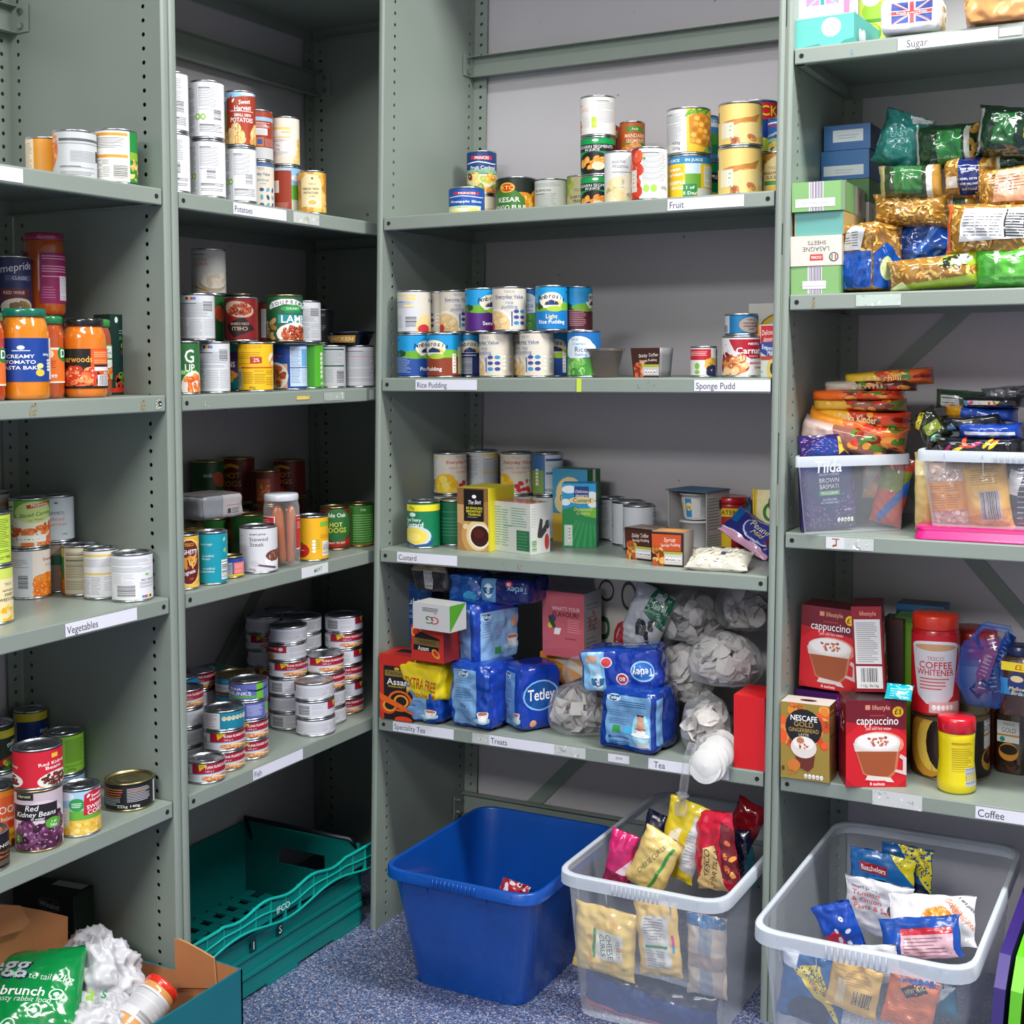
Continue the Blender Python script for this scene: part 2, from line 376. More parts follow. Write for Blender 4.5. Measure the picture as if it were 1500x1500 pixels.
def bay_build(k, label, walls, beams, diags, ztop, shelves_d=D):
    B = bays[k]; W = B.W; root = empty('shelving_bay', (0, 0, 0)); tag(root, label, 'shelving', 'green steel shelving bays')
    T = .0014; BD = .0142 if k in 'CD' else .0182
    for side in (0, 1):
        m = MB()
        # sheet panel: in the q-z plane at s = -0.003 (side 0) or W+.003 (side 1); bead towards the neighbouring bay
        s0 = -.003 if side == 0 else W+.003; sg = -1 if side == 0 else 1
        def mp(p, s0=s0, sg=sg): return B.world(s0+sg*p[1], p[0], p[2])   # p=(q, thickness, z)
        zz = 0.0
        hole_cells(m, mp, .012, .058, .01, ztop, 0, 0, ac=.040)
        m.box((.0, 0, 0), (.012, T, ztop), mp); m.box((.012, 0, 0), (.058, T, .01), mp)
        m.box((.058, 0, 0), (D-.055, T, ztop), mp)
        hole_cells(m, mp, D-.055, D-.004, .01, ztop, 0, 0, ac=D-.027)
        m.box((D-.055, 0, 0), (D-.004, T, .01), mp)
        # rounded front bead
        pr = [(0, 0)]+[(-.004-.0035*math.sin(math.pi*t/6)+.003, BD/2-BD/2*math.cos(math.pi*t/6)) for t in range(7)]+[(.012, BD), (.012, BD-T), (.002, BD-T), (.002, T)]
        m.extrude(pr, 0, ztop, mp)
        # back flange facing the open side, with holes
        def mb2(p, s0=s0, sg=sg): return B.world(s0-sg*p[0], D-.004+p[1], p[2])
        hole_cells(m, mb2, 0, .036, .01, ztop, 0, 0, ac=.019)
        o = m.build('side_panel', M['steel'], root, fix=True)
    for z in HT[k]:
        m = MB(); L = LH
        mp = B.mp
        x0, x1 = .0, W
        m.box((x0, .0012, z-.0012), (x1, D-.006, z), mp)                        # deck
        # front lip, small radius top edge, returned under
        pr = [(0.002, -.0), (.0005, -.0012), (0, -.003), (0, -L+.002), (.0015, -L), (.016, -L), (.016, -L+.0012), (.0016, -L+.0012), (.0014, -.003), (.004, -.0012)]
        m.extrude([(q, z+dz) for q, dz in pr], x0, x1, lambda p: B.world(p[0], p[1], p[2]), axis=0)
        m.box((x0, D-.008, z-L), (x1, D-.006, z), mp)
        for xx in (x0, x1-.0012): m.box((xx, .002, z-L), (xx+.0012, D-.007, z-.001), mp)
        for xx in (x0+.0012, x1-.016): m.box((xx, .004, z-L), (xx+.0148, D-.009, z-L+.0012), mp)
        sh = m.build('shelf', M['steel'], root, fix=True)
        if k in 'BCD' : pass
        HS.setdefault(k, []).append(sh)
        # black disc painting the shade of a punched hole near each lip end, with bolt heads on the inside of the panels
        for xx in (.0125, W-.0125):
            h = MB(); h.extrude([(xx+.0045*math.cos(a*math.pi/6), z-L/2+.0045*math.sin(a*math.pi/6)) for a in range(12)], -.0006, .0006, lambda p: B.world(p[0], p[2], p[1]))
            h.build('lip_hole_shade', M['dark'], sh)
    for (z0, z1) in beams:
        m = MB(); m.box((.0, D-.012, z0), (W, D-.0105, z1), B.mp); m.box((0, D-.03, z1-.0015), (W, D-.0105, z1), B.mp); m.box((0, D-.03, z0), (W, D-.0105, z0+.0015), B.mp)
        for sg, xx in ((1, 0.0), (-1, W)):
            m.box((xx-.001, D-.06, z0), (xx+.001, D-.01, z1), B.mp)
            for zb in (z0+.2*(z1-z0), z0+.75*(z1-z0)): m.lathe2(B.world(xx+sg*.002, D-.042, zb), B, .006) if 0 else None
        bo = m.build('back_beam', M['steel'], root, fix=True)
        for sg, xx in ((1, .001), (-1, W-.001)):
            for zb in (z0+.22*(z1-z0), z0+.76*(z1-z0)):
                bb = MB(); bb.extrude([(D-.042+.006*math.cos(a*math.pi/3), zb+.006*math.sin(a*math.pi/3)) for a in range(6)], 0, .006, lambda p, sg=sg, xx=xx: B.world(xx+sg*p[2], p[0], p[1]))
                bb.build('bolt', M['zinc'], bo)
    for (sa, za, sb, zb) in diags:
        m = MB(); n = Vector((-(zb-za), sb-sa)).normalized()*.016
        pts = [(sa-n.x, za-n.y), (sb-n.x, zb-n.y), (sb+n.x, zb+n.y), (sa+n.x, za+n.y)]
        m.extrude(pts, D+.002, D+.004, lambda p: B.world(p[0], p[2], p[1]))
        m.build('cross_brace', M['steel'], root, fix=True)
    return root
M['dark'] = plain('painted_hole_shade', '0c0e0d', .8)  # near-black colour standing for the shade inside the lip holes
HS = {}; BR = {}
def beam_z(k, u, v0, v1):
    if k in 'CD': a, b_ = on_y(u, v1, D-.012).z, on_y(u, v0, D-.012).z
    else: a, b_ = on_x(u, v1, XB-D+.012).z, on_x(u, v0, XB-D+.012).z
    return (a, b_)
def diag_pts(k, u0, v0, u1, v1):
    if k in 'CD':
        a, b_ = on_y(u0, v0, D+.003), on_y(u1, v1, D+.003); o = 0 if k == 'C' else .9383
        return (a.x-o, a.z, b_.x-o, b_.z)
    a, b_ = on_x(u0, v0, XB-D-.003), on_x(u1, v1, XB-D-.003); o = YB-WB
    return (a.y-o, a.z, b_.y-o, b_.z)
def ext(t, k=3.0):
    """prolong a strap through its two seen points until it leaves the bay"""
    s0, z0, s1, z1 = t; dz = (z1-z0)/(s1-s0)
    a, b_ = .02, .89
    za, zb = z0+dz*(a-s0), z0+dz*(b_-s0)
    def cl(s, z):
        z2 = min(max(z, .03), 2.25); return (s0+(z2-z0)/dz, z2) if z2 != z else (s, z)
    A_, B_ = cl(a, za), cl(b_, zb); return (*A_, *B_)
BR['A'] = bay_build('A', 'green steel shelving bay of tinned vegetables and sauce jars', 0, [beam_z('A', 15, 10, 50)], [], 2.45)
BR['B'] = bay_build('B', 'green steel shelving bay of potatoes, soup, meat and fish tins', 0, [beam_z('B', 370, 80, 116)], [ext(diag_pts('B', 378, 868, 345, 930))], 2.45)
BR['C'] = bay_build('C', 'green steel shelving bay of fruit, puddings, custard and tea', 0, [beam_z('C', 900, 58, 90), beam_z('C', 760, 1172, 1205)], [ext(diag_pts('C', 850, 1122, 792, 1180))], 2.45)
BR['D'] = bay_build('D', 'green steel shelving bay of sugar, pasta, rice and coffee', 0, [], [ext(diag_pts('D', 1395, 463, 1310, 542)), ext(diag_pts('D', 1437, 830, 1490, 890))], 2.45)
# ---- paper strips stuck to the lips
def strip(k, i, u0, u1, txt, off=0, hgt=.0225, ts=10.5, bg='e6e7f2', col='3a3f45', tx=None, draw=None, dz=0, wear=0):
    """shelf i of bay k (as in HT); u0,u1: where the strip starts and ends along the lip"""
    B = bays[k]; z = HT[k][i]-LH/2
    def s_at(u):
        if k in 'CD': x = on_y(u, 0, 0); 
        lo, hi = -1.0, 2.0
        for _ in range(40):
            mid = (lo+hi)/2
            if project(B.world(mid, 0, z))[0] < u: lo = mid
            else: hi = mid
        return lo
    s0, s1 = s_at(u0), s_at(u1); Wm = (s1-s0)*1000; H = hgt*1000
    a = Art(Wm, H, bg)
    if wear: a.blobs(-Wm/2, 0, Wm/2, H, wear, ('b8bcba', 'd8dbd8', 'a5aaa6', 'f2f2f0'), 4, seed=int(u0), asp=.4)
    if txt: a.t(txt, -Wm/2+(tx if tx is not None else 3.5), H*.47, ts*1.22, '2c3036', 0, al='l', sx=.88)
    if draw: draw(a, Wm, H)
    m = MB(); a.emit(m, lambda x, y, L: B.world((s0+s1)/2+x/1000, -.0011-L/1000, z-hgt/2+dz+y/1000), gx=400)
    sh = HS[k][i]; o = m.build('shelf_label', M['paper'], sh)
    return o
strip('A', 1, -60, 33, '')
strip('A', 3, 95, 200, 'Vegetables', ts=10)
strip('B', 1, 341, 419, 'Potatoes', ts=9.5)
strip('B', 1, 429, 467, '', bg='c9cec6', wear=8, draw=lambda a, W, H: a.t('Veg', 0, H/2, 8, 'a8b878', 0, it=.3))
strip('B', 2, 434, 453, '', bg='d8b84a', hgt=.008, draw=lambda a, W, H: a.small(-W/2+1, 1, W/2-1, H-1, 'f3e6a0'))
strip('B', 2, 474, 504, '', bg='a9b3ab', hgt=.018, wear=6)
strip('B', 2, 540, 547, '', bg='d5d9dc')
strip('B', 3, 441, 480, '', bg='dfe2e6', draw=lambda a, W, H: a.t('MEAT', W*.12, H/2, 8, '6f8a3c', 1, rot=6))
strip('B', 4, 370, 443, 'Fish', ts=9.5)
strip('C', 1, 978, 1090, 'Fruit', ts=10.5)
strip('C', 2, 609, 699, 'Rice Pudding', ts=9.5)
strip('C', 2, 1017, 1129, 'Sponge Pudd', ts=10)
strip('C', 2, 845, 852, '', bg='c8e04a', hgt=.028)
strip('C', 3, 582, 670, 'Custard', ts=9.5)
strip('C', 4, 576, 665, 'Speciality Tea', ts=9.5)
strip('C', 4, 692, 717, '', bg='c3c7c4', wear=6)
strip('C', 4, 717, 812, 'Treats', ts=10)
strip('C', 4, 812, 858, '', bg='c9ccca', wear=9, draw=lambda a, W, H: a.t('For', -W*.2, H/2, 6, '55606a', 0))
strip('C', 4, 891, 922, '', bg='dcdde4', hgt=.017, draw=lambda a, W, H: a.t('2018', 0, H/2+1, 5, '444a60', 0, it=.2))
strip('C', 4, 950, 1068, 'Tea', ts=10.5, tx=12)
strip('D', 1, 1315, 1325, '', bg='b8c4b8')
strip('D', 1, 1325, 1462, 'Sugar', ts=11)
strip('D', 1, 1464, 1498, '', bg='d3d6d2', hgt=.014, wear=6)
strip('D', 2, 1254, 1320, '', bg='b9c9bd', hgt=.021, wear=9)
strip('D', 3, 1210, 1237, '', bg='d9dadd', draw=lambda a, W, H: (a.r(-6, H-5, 8, H-3, '9a4a2a'), a.r(1, 5, 3.4, H-4, '9a4a2a'), a.e(-1.5, 6, 4, 2, '9a4a2a', 20)))
strip('D', 3, 1237, 1280, '', bg='c4cac8', wear=12)
strip('D', 4, 1278, 1351, '', bg='cdd0d0', hgt=.028, wear=14)
strip('D', 4, 1429, 1520, 'Coffee', ts=11)
fl = lambda c, n=3, sz=1.6: (lambda a, W, H: a.blobs(-W/2+1, 4, W/2-1, H-4, n, (c,), sz, 3, .7))
for k_, i_, u_, c_, n_, w_ in (('D', 1, 1246, '4a9ad0', 3, 6), ('C', 3, 736, '3a7ab8', 2, 5), ('C', 3, 757, 'b84a3a', 4, 8), ('D', 2, 1190, 'a8844a', 12, 4), ('A', 2, 40, 'b09048', 16, 14), ('A', 2, 205, 'b88a3a', 12, 8), ('A', 2, 226, 'e8e8e4', 12, 10), ('B', 2, 296, 'd8d8a0', 3, 14), ('C', 2, 925, '6a7468', 5, 40)): strip(k_, i_, u_, u_+w_, '', bg=None, hgt=.026, draw=fl(c_, n_)).name = 'paint_fleck'
q_ = [on_x(u, v, .008) for u, v in ((649, 229), (660, 228), (662, 243), (655, 246), (650, 240))]; m = MB(); m.poly([tuple(p) for p in q_], lin('dfe3e0')); m.build('tape_scrap', M['paper'], BR['C'])

for z0_, z1_ in ((1.16, 1.50), (1.56, 1.93), (.98, 1.06)): m = MB(); m.box((-.0182, -.0006, z0_), (-.0150, .004, z1_), bays['D'].mp); m.build('filler_strip', plain('cream_filler', 'd9d2b4', .8), BR['D'])
# ---------------------------------------------------------------- containers
for k_ in ('glassy', 'brine'): pass
def clear_plastic(name, tint, fac, rough=.25):
    """thin clear sheet: mostly see-through, partly a glossy milky surface"""
    m, nt, b = nodes(name); b.inputs['Base Color'].default_value = (*lin(tint), 1); b.inputs['Roughness'].default_value = rough
    tr = nt.nodes.new('ShaderNodeBsdfTransparent'); mx = nt.nodes.new('ShaderNodeMixShader')
    lw = nt.nodes.new('ShaderNodeLayerWeight'); lw.inputs[0].default_value = .35
    mm = nt.nodes.new('ShaderNodeMapRange'); mm.inputs['To Min'].default_value = fac; mm.inputs['To Max'].default_value = min(1, fac+.45)
    nt.links.new(lw.outputs['Facing'], mm.inputs['Value']); nt.links.new(mm.outputs[0], mx.inputs[0])
    nt.links.new(tr.outputs[0], mx.inputs[1]); nt.links.new(b.outputs[0], mx.inputs[2])
    nt.links.new(mx.outputs[0], nt.nodes['Material Output'].inputs[0]); return m, nt, b
M['glass'] = clear_plastic('jar_glass', 'f4f6f6', .06, .05)[0]
M['tub'], _nt, _b = clear_plastic('milky_polypropylene', 'dfe6ee', .13, .25)
M['tubrim'] = clear_plastic('milky_polypropylene_rim', 'dce5ee', .5, .3)[0]
M['poly'], _nt, _b = clear_plastic('crinkled_clear_film', 'e4e6ea', .05, .12)
add_bump(_nt, _b, noise_tex(_nt, 38, 5), 1.0, .006)
def view_dir(P):
    d = Vector((CAM.x-P[0], CAM.y-P[1])); return math.atan2(d.y, d.x)   # direction from thing to camera
def face_cam(P): return view_dir(P)+math.pi/2      # rz so that local -y looks at the camera
_can_cache = {}
def can_body(r, h, ribs, mat, flip=False, open_ring=True):
    key = (r, h, ribs, mat)
    if key not in _can_cache:
        m = MB(); b = []
        for i in range(0, 1): b += [(r-.0012, .0002), (r+.0007, .0006), (r+.0009, .0022), (r+.0004, .0032), (r-.0006, .0040)]
        n = 22 if ribs else 1
        for i in range(1, n):
            z = .006+(h-.012)*i/n; b.append((r-.0004-(.0011 if i % 2 else 0), z))
        b += [(r-.0006, h-.0040), (r+.0004, h-.0032), (r+.0009, h-.0022), (r+.0007, h-.0006), (r-.0010, h-.0002), (r-.0022, h-.0012), (r-.0030, h-.0045), (r-.006, h-.0046), (r-.0075, h-.0036), (r-.010, h-.0038), (r-.0115, h-.0044), (r*.55, h-.0042), (r*.50, h-.0034), (r*.45, h-.0042), (.001, h-.0042)]
        m.lathe(b, 40); me = m.mesh('can_body', M[mat], True)
        _can_cache[key] = me
    return _can_cache[key]
def tab_mesh(r, h):
    key = ('tab', r, h)
    if key not in _can_cache:
        m = MB(); z = h-.0030
        P = [(.020*math.cos(a)*.55, .006+.020*math.sin(a)*.85) for a in [i*math.pi/8 for i in range(16)]]
        Q = [(x*.55, .010+(y-.006)*.5) for x, y in P]
        for i in range(16):
            j = (i+1) % 16
            for z_ in (z, z+.0014): m.poly([(P[i][0], P[i][1], z_), (P[j][0], P[j][1], z_), (Q[j][0], Q[j][1], z_), (Q[i][0], Q[i][1], z_)])
            m.poly([(P[i][0], P[i][1], z), (P[j][0], P[j][1], z), (P[j][0], P[j][1], z+.0014), (P[i][0], P[i][1], z+.0014)])
        m.lathe([(.004, z-.0005), (.004, z+.002), (.001, z+.0022)], 10, c=(0, .026-.006))
        _can_cache[key] = m.mesh('pull_tab', M['tin'], False)
    return _can_cache[key]
_lab_cache = {}
def label_mesh(art, r, h, z0, mat='paper', ribs=False, gap=.0007):
    key = (id(art), r, h, z0)
    if key not in _lab_cache:
        m = MB(); R0 = r+gap
        def mp(x, y, L):
            a = x/1000/R0-math.pi/2; rr = R0+L/1000
            if ribs: rr -= .0006*(.5-.5*math.cos(y*.9))
            return (rr*math.cos(a), rr*math.sin(a), z0+y/1000)
        art.clipx = True; art.emit(m, mp, gx=3.0, gy=(1.75 if ribs else None), lift=.022)
        _lab_cache[key] = m.mesh('paper_label', M[mat], True)
        _lab_cache[key]['keep'] = 1
        KEEP.append(art)
    return _lab_cache[key]
KEEP = []
GRP = {}
def mk(name, me, root): return link(bpy.data.objects.new(name, me), root)
def can(P, r, h, art, label, group=None, rot=0, mat='tin', tab=False, ribs=False, name='food_can', cat='can', band=None, flip=False):
    """a tin: rimmed metal body and a wrapped paper label; rot turns it (degrees) from facing the camera"""
    o = empty(name, P, face_cam(P)+math.radians(rot)); tag(o, label, cat, group)
    mk('can_body', can_body(r, h, ribs, mat), o)
    z0 = .0042 if band is None else band
    if art is not None: 
        l = mk('paper_label', label_mesh(art, r, h, z0, ribs=ribs), o)
        if flip: l.rotation_euler = (math.pi, 0, math.pi); l.location = (0, 0, h)
    if tab: mk('pull_tab', tab_mesh(r, h), o).rotation_euler = (0, 0, R.uniform(0, 6))
    return o
def lab(r, h, bg): return Art(2*math.pi*(r+.0007)*1000, (h-.0084)*1000, bg)
RS, HS_ = .0373, .109          # the usual 400 g tin
def std(bg='f4f4f4'): return lab(RS, HS_, bg)
# where things stand --------------------------------------------------
def zt(k, i): return HT[k][i]
def inward(P, r):
    a = view_dir(P); return Vector((P[0]-r*math.cos(a), P[1]-r*math.sin(a), P[2]))
def at_b(u, v, z, r): return inward(on_z(u, v, z), r)                    # v: lowest seen point of the base rim
def at_t(u, v, z, h, r):                                              # v: highest seen point of the rim, above eye level
    p = on_z(u, v, z+h); p.z = z; return inward(p, r)
def at_d(k, u, q, z):
    """on the plane q metres behind the open face of bay k, under screen column u"""
    B = bays[k]; lo, hi = -1.2, 2.2
    for _ in range(40):
        mid = (lo+hi)/2
        if project(B.fn(mid, q, z))[0] < u: lo = mid
        else: hi = mid
    return Vector(B.fn(lo, q, z))
def up(o, dz): return Vector((o.location.x+R.uniform(-.0012, .0012), o.location.y+R.uniform(-.0012, .0012), o.location.z+dz+.0002))
# ---------------------------------------------------------------- packs: boxes and bags described in box space, then softened by a warp
def pack_mesh(name, w, d, h, faces, base='ffffff', mat='carton', warp=None, g=12, edge=None, body_cols=None, lift=.05):
    """w,d,h in mm; faces: {'front':Art,'right':Art,'left':Art,'top':Art,'back':Art}"""
    W, Dp = w/2, d/2; m = MB(); W_ = warp or (lambda p: p)
    def out(x, y, z):
        q = W_((x, y, z)); return (q[0]/1000, q[1]/1000, q[2]/1000)
    fm_ = {'front': lambda x, y, L: out(x, -Dp-L, y), 'back': lambda x, y, L: out(-x, Dp+L, y),
          'right': lambda x, y, L: out(W+L, x, y), 'left': lambda x, y, L: out(-W-L, -x, y),
          'top': lambda x, y, L: out(x, y-Dp, h+L), 'bottom': lambda x, y, L: out(x, Dp-y, -L)}
    size = {'front': (w, h), 'back': (w, h), 'right': (d, h), 'left': (d, h), 'top': (w, d), 'bottom': (w, d)}
    bc = body_cols or {}
    def NN(a, b_): return (max(2, 2*round(a/g)), max(2, 2*round(b_/g))) if warp else (1, 1)
    for f, (a, b_) in size.items():
        nx, ny = NN(a, b_); c = lin(bc.get(f, base))
        for i in range(nx):
            for j in range(ny):
                pts = [(-a/2+a*(i+di)/nx, b_*(j+dj)/ny) for di, dj in ((0, 0), (1, 0), (1, 1), (0, 1))]
                P3 = [fm_[f](x, y, 0) for x, y in pts]
                m.poly(P3, c, 0, [tuple(round(t, 6) for t in q) for q in P3])
    for f, art in faces.items():
        if art is None: continue
        sx, sy = size[f][0]/art.W, size[f][1]/art.H; KEEP.append(art)
        art.emit(m, lambda x, y, L, f=f, sx=sx, sy=sy: fm_[f](x*sx, y*sy, L), gx=(art.W/NN(*size[f])[0] if warp else 5000), gy=(art.H/NN(*size[f])[1] if warp else None), lift=(lift*2.4 if warp else lift), tl=(.25 if warp else .02), base=(.8 if warp else .03))
    return m, out
def pack(name, P, rz, w, d, h, faces, label, cat, base='ffffff', mat='carton', warp=None, g=12, group=None, rx=0, ry=0, body_cols=None, lift=.05):
    m, out = pack_mesh(name, w, d, h, faces, base, mat, warp, g, body_cols=body_cols, lift=lift)
    me = m.mesh(name, M[mat], bool(warp))
    o = bpy.data.objects.new(name, me); o.location = P; o.rotation_euler = (rx, ry, rz); link(o); tag(o, label, cat, group); return o
def rz_of(k): return 0.0 if k in 'CD' else math.pi/2      # rotation that makes a pack face the open side of its bay
def n3(x, y, z, s, o=0): return noise.noise(Vector((x*s+o, y*s+o*1.7, z*s-o)))
def warp_brick(w, d, h, amp=2.2, rnd=7, seed=0, pinch=.0, tops=0):
    """soft foil brick: rounded corners, dents and pleats"""
    def f(p):
        x, y, z = p[0]/(w/2), p[1]/(d/2), (p[2]-h/2)/(h/2)
        n = (abs(x)**rnd+abs(y)**rnd+abs(z)**rnd)**(1/rnd); mx_ = max(abs(x), abs(y), abs(z), 1e-6); k = mx_/n
        X, Y, Z = x*k*w/2, y*k*d/2, z*k*h/2+h/2
        a = amp*(n3(*p, .022, seed)+.6*n3(*p, .05, seed+5)+.35*abs(n3(p[0], p[1], p[2]*.5, .11, seed+9))-.1)
        X += a*x; Y += a*y; Z += a*z*(.6)
        if tops and z > .5: t = (z-.5)*2; Y *= 1-pinch*t*abs(math.sin(x*2.4+seed)); Z += tops*t*n3(p[0], p[1], 0, .03, seed)
        return (X, Y, max(Z, 0))
    return f
def warp_pillow(w, d, h, amp=2.5, seed=0, en=3.0, sx=.06, vert=True, minh=.06, cr=1.0, bend=0, keepz=False):
    """bag sealed across both ends: thickness falls to the seals, edges gathered and creased"""
    def f(p):
        x, y, z = p[0]/(w/2), p[1]/(d/2), (p[2]-h/2)/(h/2)
        xs = max(0, 1-abs(x)**(en+.6)); zs = max(0, 1-abs(z)**en); t = max(minh, (xs**.55)*(zs**.6))
        cx_ = cr*(n3(x*3, z*9, seed, 1)*2.2*(abs(z)**2)+n3(p[0], p[2], 0, .03, seed)*1.5+abs(n3(p[0], p[2], 5, .06, seed+3))*1.3)
        Y = p[1]*t+amp*cx_*(.5+.5*t)*(1 if y < 0 else -.4)
        X = p[0]*(1-sx*(1-abs(z)**4))+amp*.8*n3(0, p[2], seed, .035)
        Z = p[2]+amp*.8*n3(p[0], 3, seed, .03)*(abs(z)**2)
        if bend: Y += bend*(x*x+.4*z)
        return (X, Y, Z)
    return f
# ---------------------------------------------------------------- jars
def jar(P, r, h, sauce, lidc, art, label, z0=28, neck=.80, lid_h=.014, name='sauce_jar', rot=0, shoulder=.80, cat='jar', sq=0, coat=1):
    o = empty(name, P, face_cam(P)+math.radians(rot)); tag(o, label, cat)
    k = 'sauce_'+sauce
    if k not in M: M[k] = plain('jar_of_sauce_'+sauce, sauce, .12, 0, coat, 0, vary=.12)
    kl = 'lid_'+lidc
    if kl not in M: M[kl] = plain('painted_lid_'+lidc, lidc, .22, 0, .6)
    m = MB(); pr = [(r*.86, 0), (r*.95, .003), (r, .009), (r, h*.30), (r*.995, h*.5), (r, h*shoulder*.9), (r*.97, h*(shoulder)), (r*(neck+.06), h*(shoulder+.08)), (r*neck, h*(shoulder+.11)), (r*neck, h-lid_h)]
    m.lathe(pr, 36); m.build('jar_body', M[k], o, smooth=True)
    m = MB(); rl = r*neck+.003
    m.lathe([(rl-.001, h-lid_h), (rl, h-lid_h+.001), (rl, h-.003), (rl-.0015, h-.0008), (rl-.004, h), (rl-.006, h-.001), (.001, h-.0008)], 36); m.build('jar_lid', M[kl], o, smooth=True)
    if art: mk('paper_label', label_mesh(art, r, h, z0/1000, gap=.0006), o)
    return o
# ---------------------------------------------------------------- label designs: visible part is x -58..58, y 0..100 (flat tins: H 42)
def A(bg='f4f4f4', H=100): return Art(240, H, bg)
def cap(P_): return P_
def scaled_label(art, r, h, mat, ribs):
    key = (id(art), round(r, 4), round(h, 4))
    if key not in _lab_cache:
        m = MB(); R0 = r+.0007; hl = h-.0086; ky = hl/art.H
        def mp(x, y, L):
            a = x/240*2*math.pi-math.pi/2; rr = R0+L/1000
            if ribs: rr -= .0007*(.5-.5*math.cos(y/art.H*2*math.pi*(20 if art.H > 60 else 8)))
            return (rr*math.cos(a), rr*math.sin(a), .0043+y*ky)
        art.emit(m, mp, gx=3.0, gy=(art.H/40 if ribs else None), lift=.018); KEEP.append(art)
        _lab_cache[key] = m.mesh('paper_label', M[mat], True)
    return _lab_cache[key]
LOG = []
def local_q(k, P): return (XB-P.x) if k in 'AB' else P.y
OCC = {}
def free(k, P, r, key, qmin):
    B = bays[k]; q = local_q(k, P); sx = P.x-({'C': 0, 'D': .9383}.get(k, 0)) if k in 'CD' else P.y-(YB-WB-(TP+WB if k == 'A' else 0))
    if q < qmin-1e-4 or q > D-r-.008 or sx < r-.002 or sx > B.W-r+.002: return False
    return all((P.x-x)**2+(P.y-y)**2 >= (r+r2+.0022)**2 for x, y, r2 in OCC.get(key, ()))
def settle(k, P, r, u, z):
    """slide a round thing along its line of sight until it stands clear of its neighbours and of the bay sides"""
    key = (k, round(z, 2)); best = P; q0 = local_q(k, P)
    for step in range(0, 150):
        ok = False
        for sg in ((1, -1) if step else (1,)):
            T = at_d(k, u, q0+sg*step*.002, z)
            if free(k, T, r, key, r+.0005): best = T; ok = True; break
        if ok: break
    else:
        # try sideways too
        done = False
        for du in range(1, 14):
            for sd in (du, -du):
                for step in range(0, 120):
                    T = at_d(k, u+sd, r+.001+step*.003, z)
                    if free(k, T, r, key, r+.0005): best = T; done = True; break
                if done: break
            if done: break
        if not done: print('NOFIT', k, z, u, r)
    OCC.setdefault(key, []).append((best.x, best.y, r)); return best
def put(k, z, u0, u1, hp, vb=None, vt=None, d=None, r=None, h=None):
    """centre, radius and height of a round thing on level z of bay k, from its seen extents"""
    u = (u0+u1)/2; rr, hh = r or .035, h or .1
    for _ in range(5):
        if vb is not None: P = at_b(u, vb, z, rr)
        elif vt is not None: P = at_t(u, vt, z, hh, rr)
        else: P = at_d(k, u, rr+d, z)
        q = local_q(k, P)
        if q < rr+.001: P = at_d(k, u, rr+.001, z)
        elif q > D-rr-.01: P = at_d(k, u, D-rr-.01, z)
        dist = project((P.x, P.y, P.z+hh/2))[2]; th = math.atan2(abs(u-PPX), F_PX)
        if r is None: rr = (u1-u0)/2*dist/F_PX*math.cos(th)
        if h is None: hh = hp*dist/F_PX
    rr = round(rr*2000)/2000; hh = round(hh*1000)/1000; P = settle(k, P, rr, u, z)
    return P, rr, hh
def tin(k, i, u0, u1, hp, art, label, group=None, vb=None, vt=None, d=None, z=None, on=None, r=None, h=None, mat='tin', tab=False, ribs=False, rot=0, cat='can', name='food_can', lmat='paper'):
    if on is not None:                       # stands on another tin
        P = Vector((on.location.x+R.uniform(-.0015, .0015), on.location.y+R.uniform(-.0015, .0015), on.location.z+on['hgt']+.0003)); dist = project(P)[2]
        rr = r or on['rad']; hh = h or (round(hp*dist/F_PX*1000)/1000 if hp else on['hgt'])
    else: P, rr, hh = put(k, z if z is not None else HT[k][i], u0, u1, hp, vb, vt, d, r, h)
    o = empty(name, P+Vector((0, 0, .0003)), face_cam(P)+math.radians(rot)); tag(o, label, cat, group)
    mk('can_body', can_body(rr, hh, ribs, mat), o)
    if art is not None: mk('paper_label', scaled_label(art, rr, hh, lmat, ribs), o)
    if tab: mk('pull_tab', tab_mesh(rr, hh), o).rotation_euler = (0, 0, R.uniform(0, 6))
    o['hgt'] = hh; o['rad'] = rr; LOG.append((k, label[:30], round(local_q(k, P), 3), rr, hh))
    return o
def info(a, x0, x1, y0=6, y1=94, tx='8c8c90', bg=None, seed=0, bar=None, head='555a60', p=3.1):
    if bg: a.r(x0, 0, x1, a.H, bg)
    a.small(x0+2, y0, x1-2, y1, tx, p, 1.1, seed)
    a.small(x0+2, y1-4, x1-(x1-x0)*.4, y1, head, 4, 1.6, seed)
    if bar: a.bar(*bar)
    return a
def fsa(a, x, y, s=1, cols=('7ac143', 'f2a33a', '7ac143', 'd94a3a', '7ac143'), vert=True):
    """traffic-light nutrition lozenges"""
    for i, c in enumerate(cols):
        X, Y = (x, y-i*9*s) if vert else (x+i*9*s, y)
        a.e(X, Y, 5*s if vert else 4*s, 4*s if vert else 5.5*s, 'fbfbfb', 0, 10); a.lay -= 1
        a.e(X, Y-1*s, 3.4*s, 2.4*s, c, 0, 8)
    return a
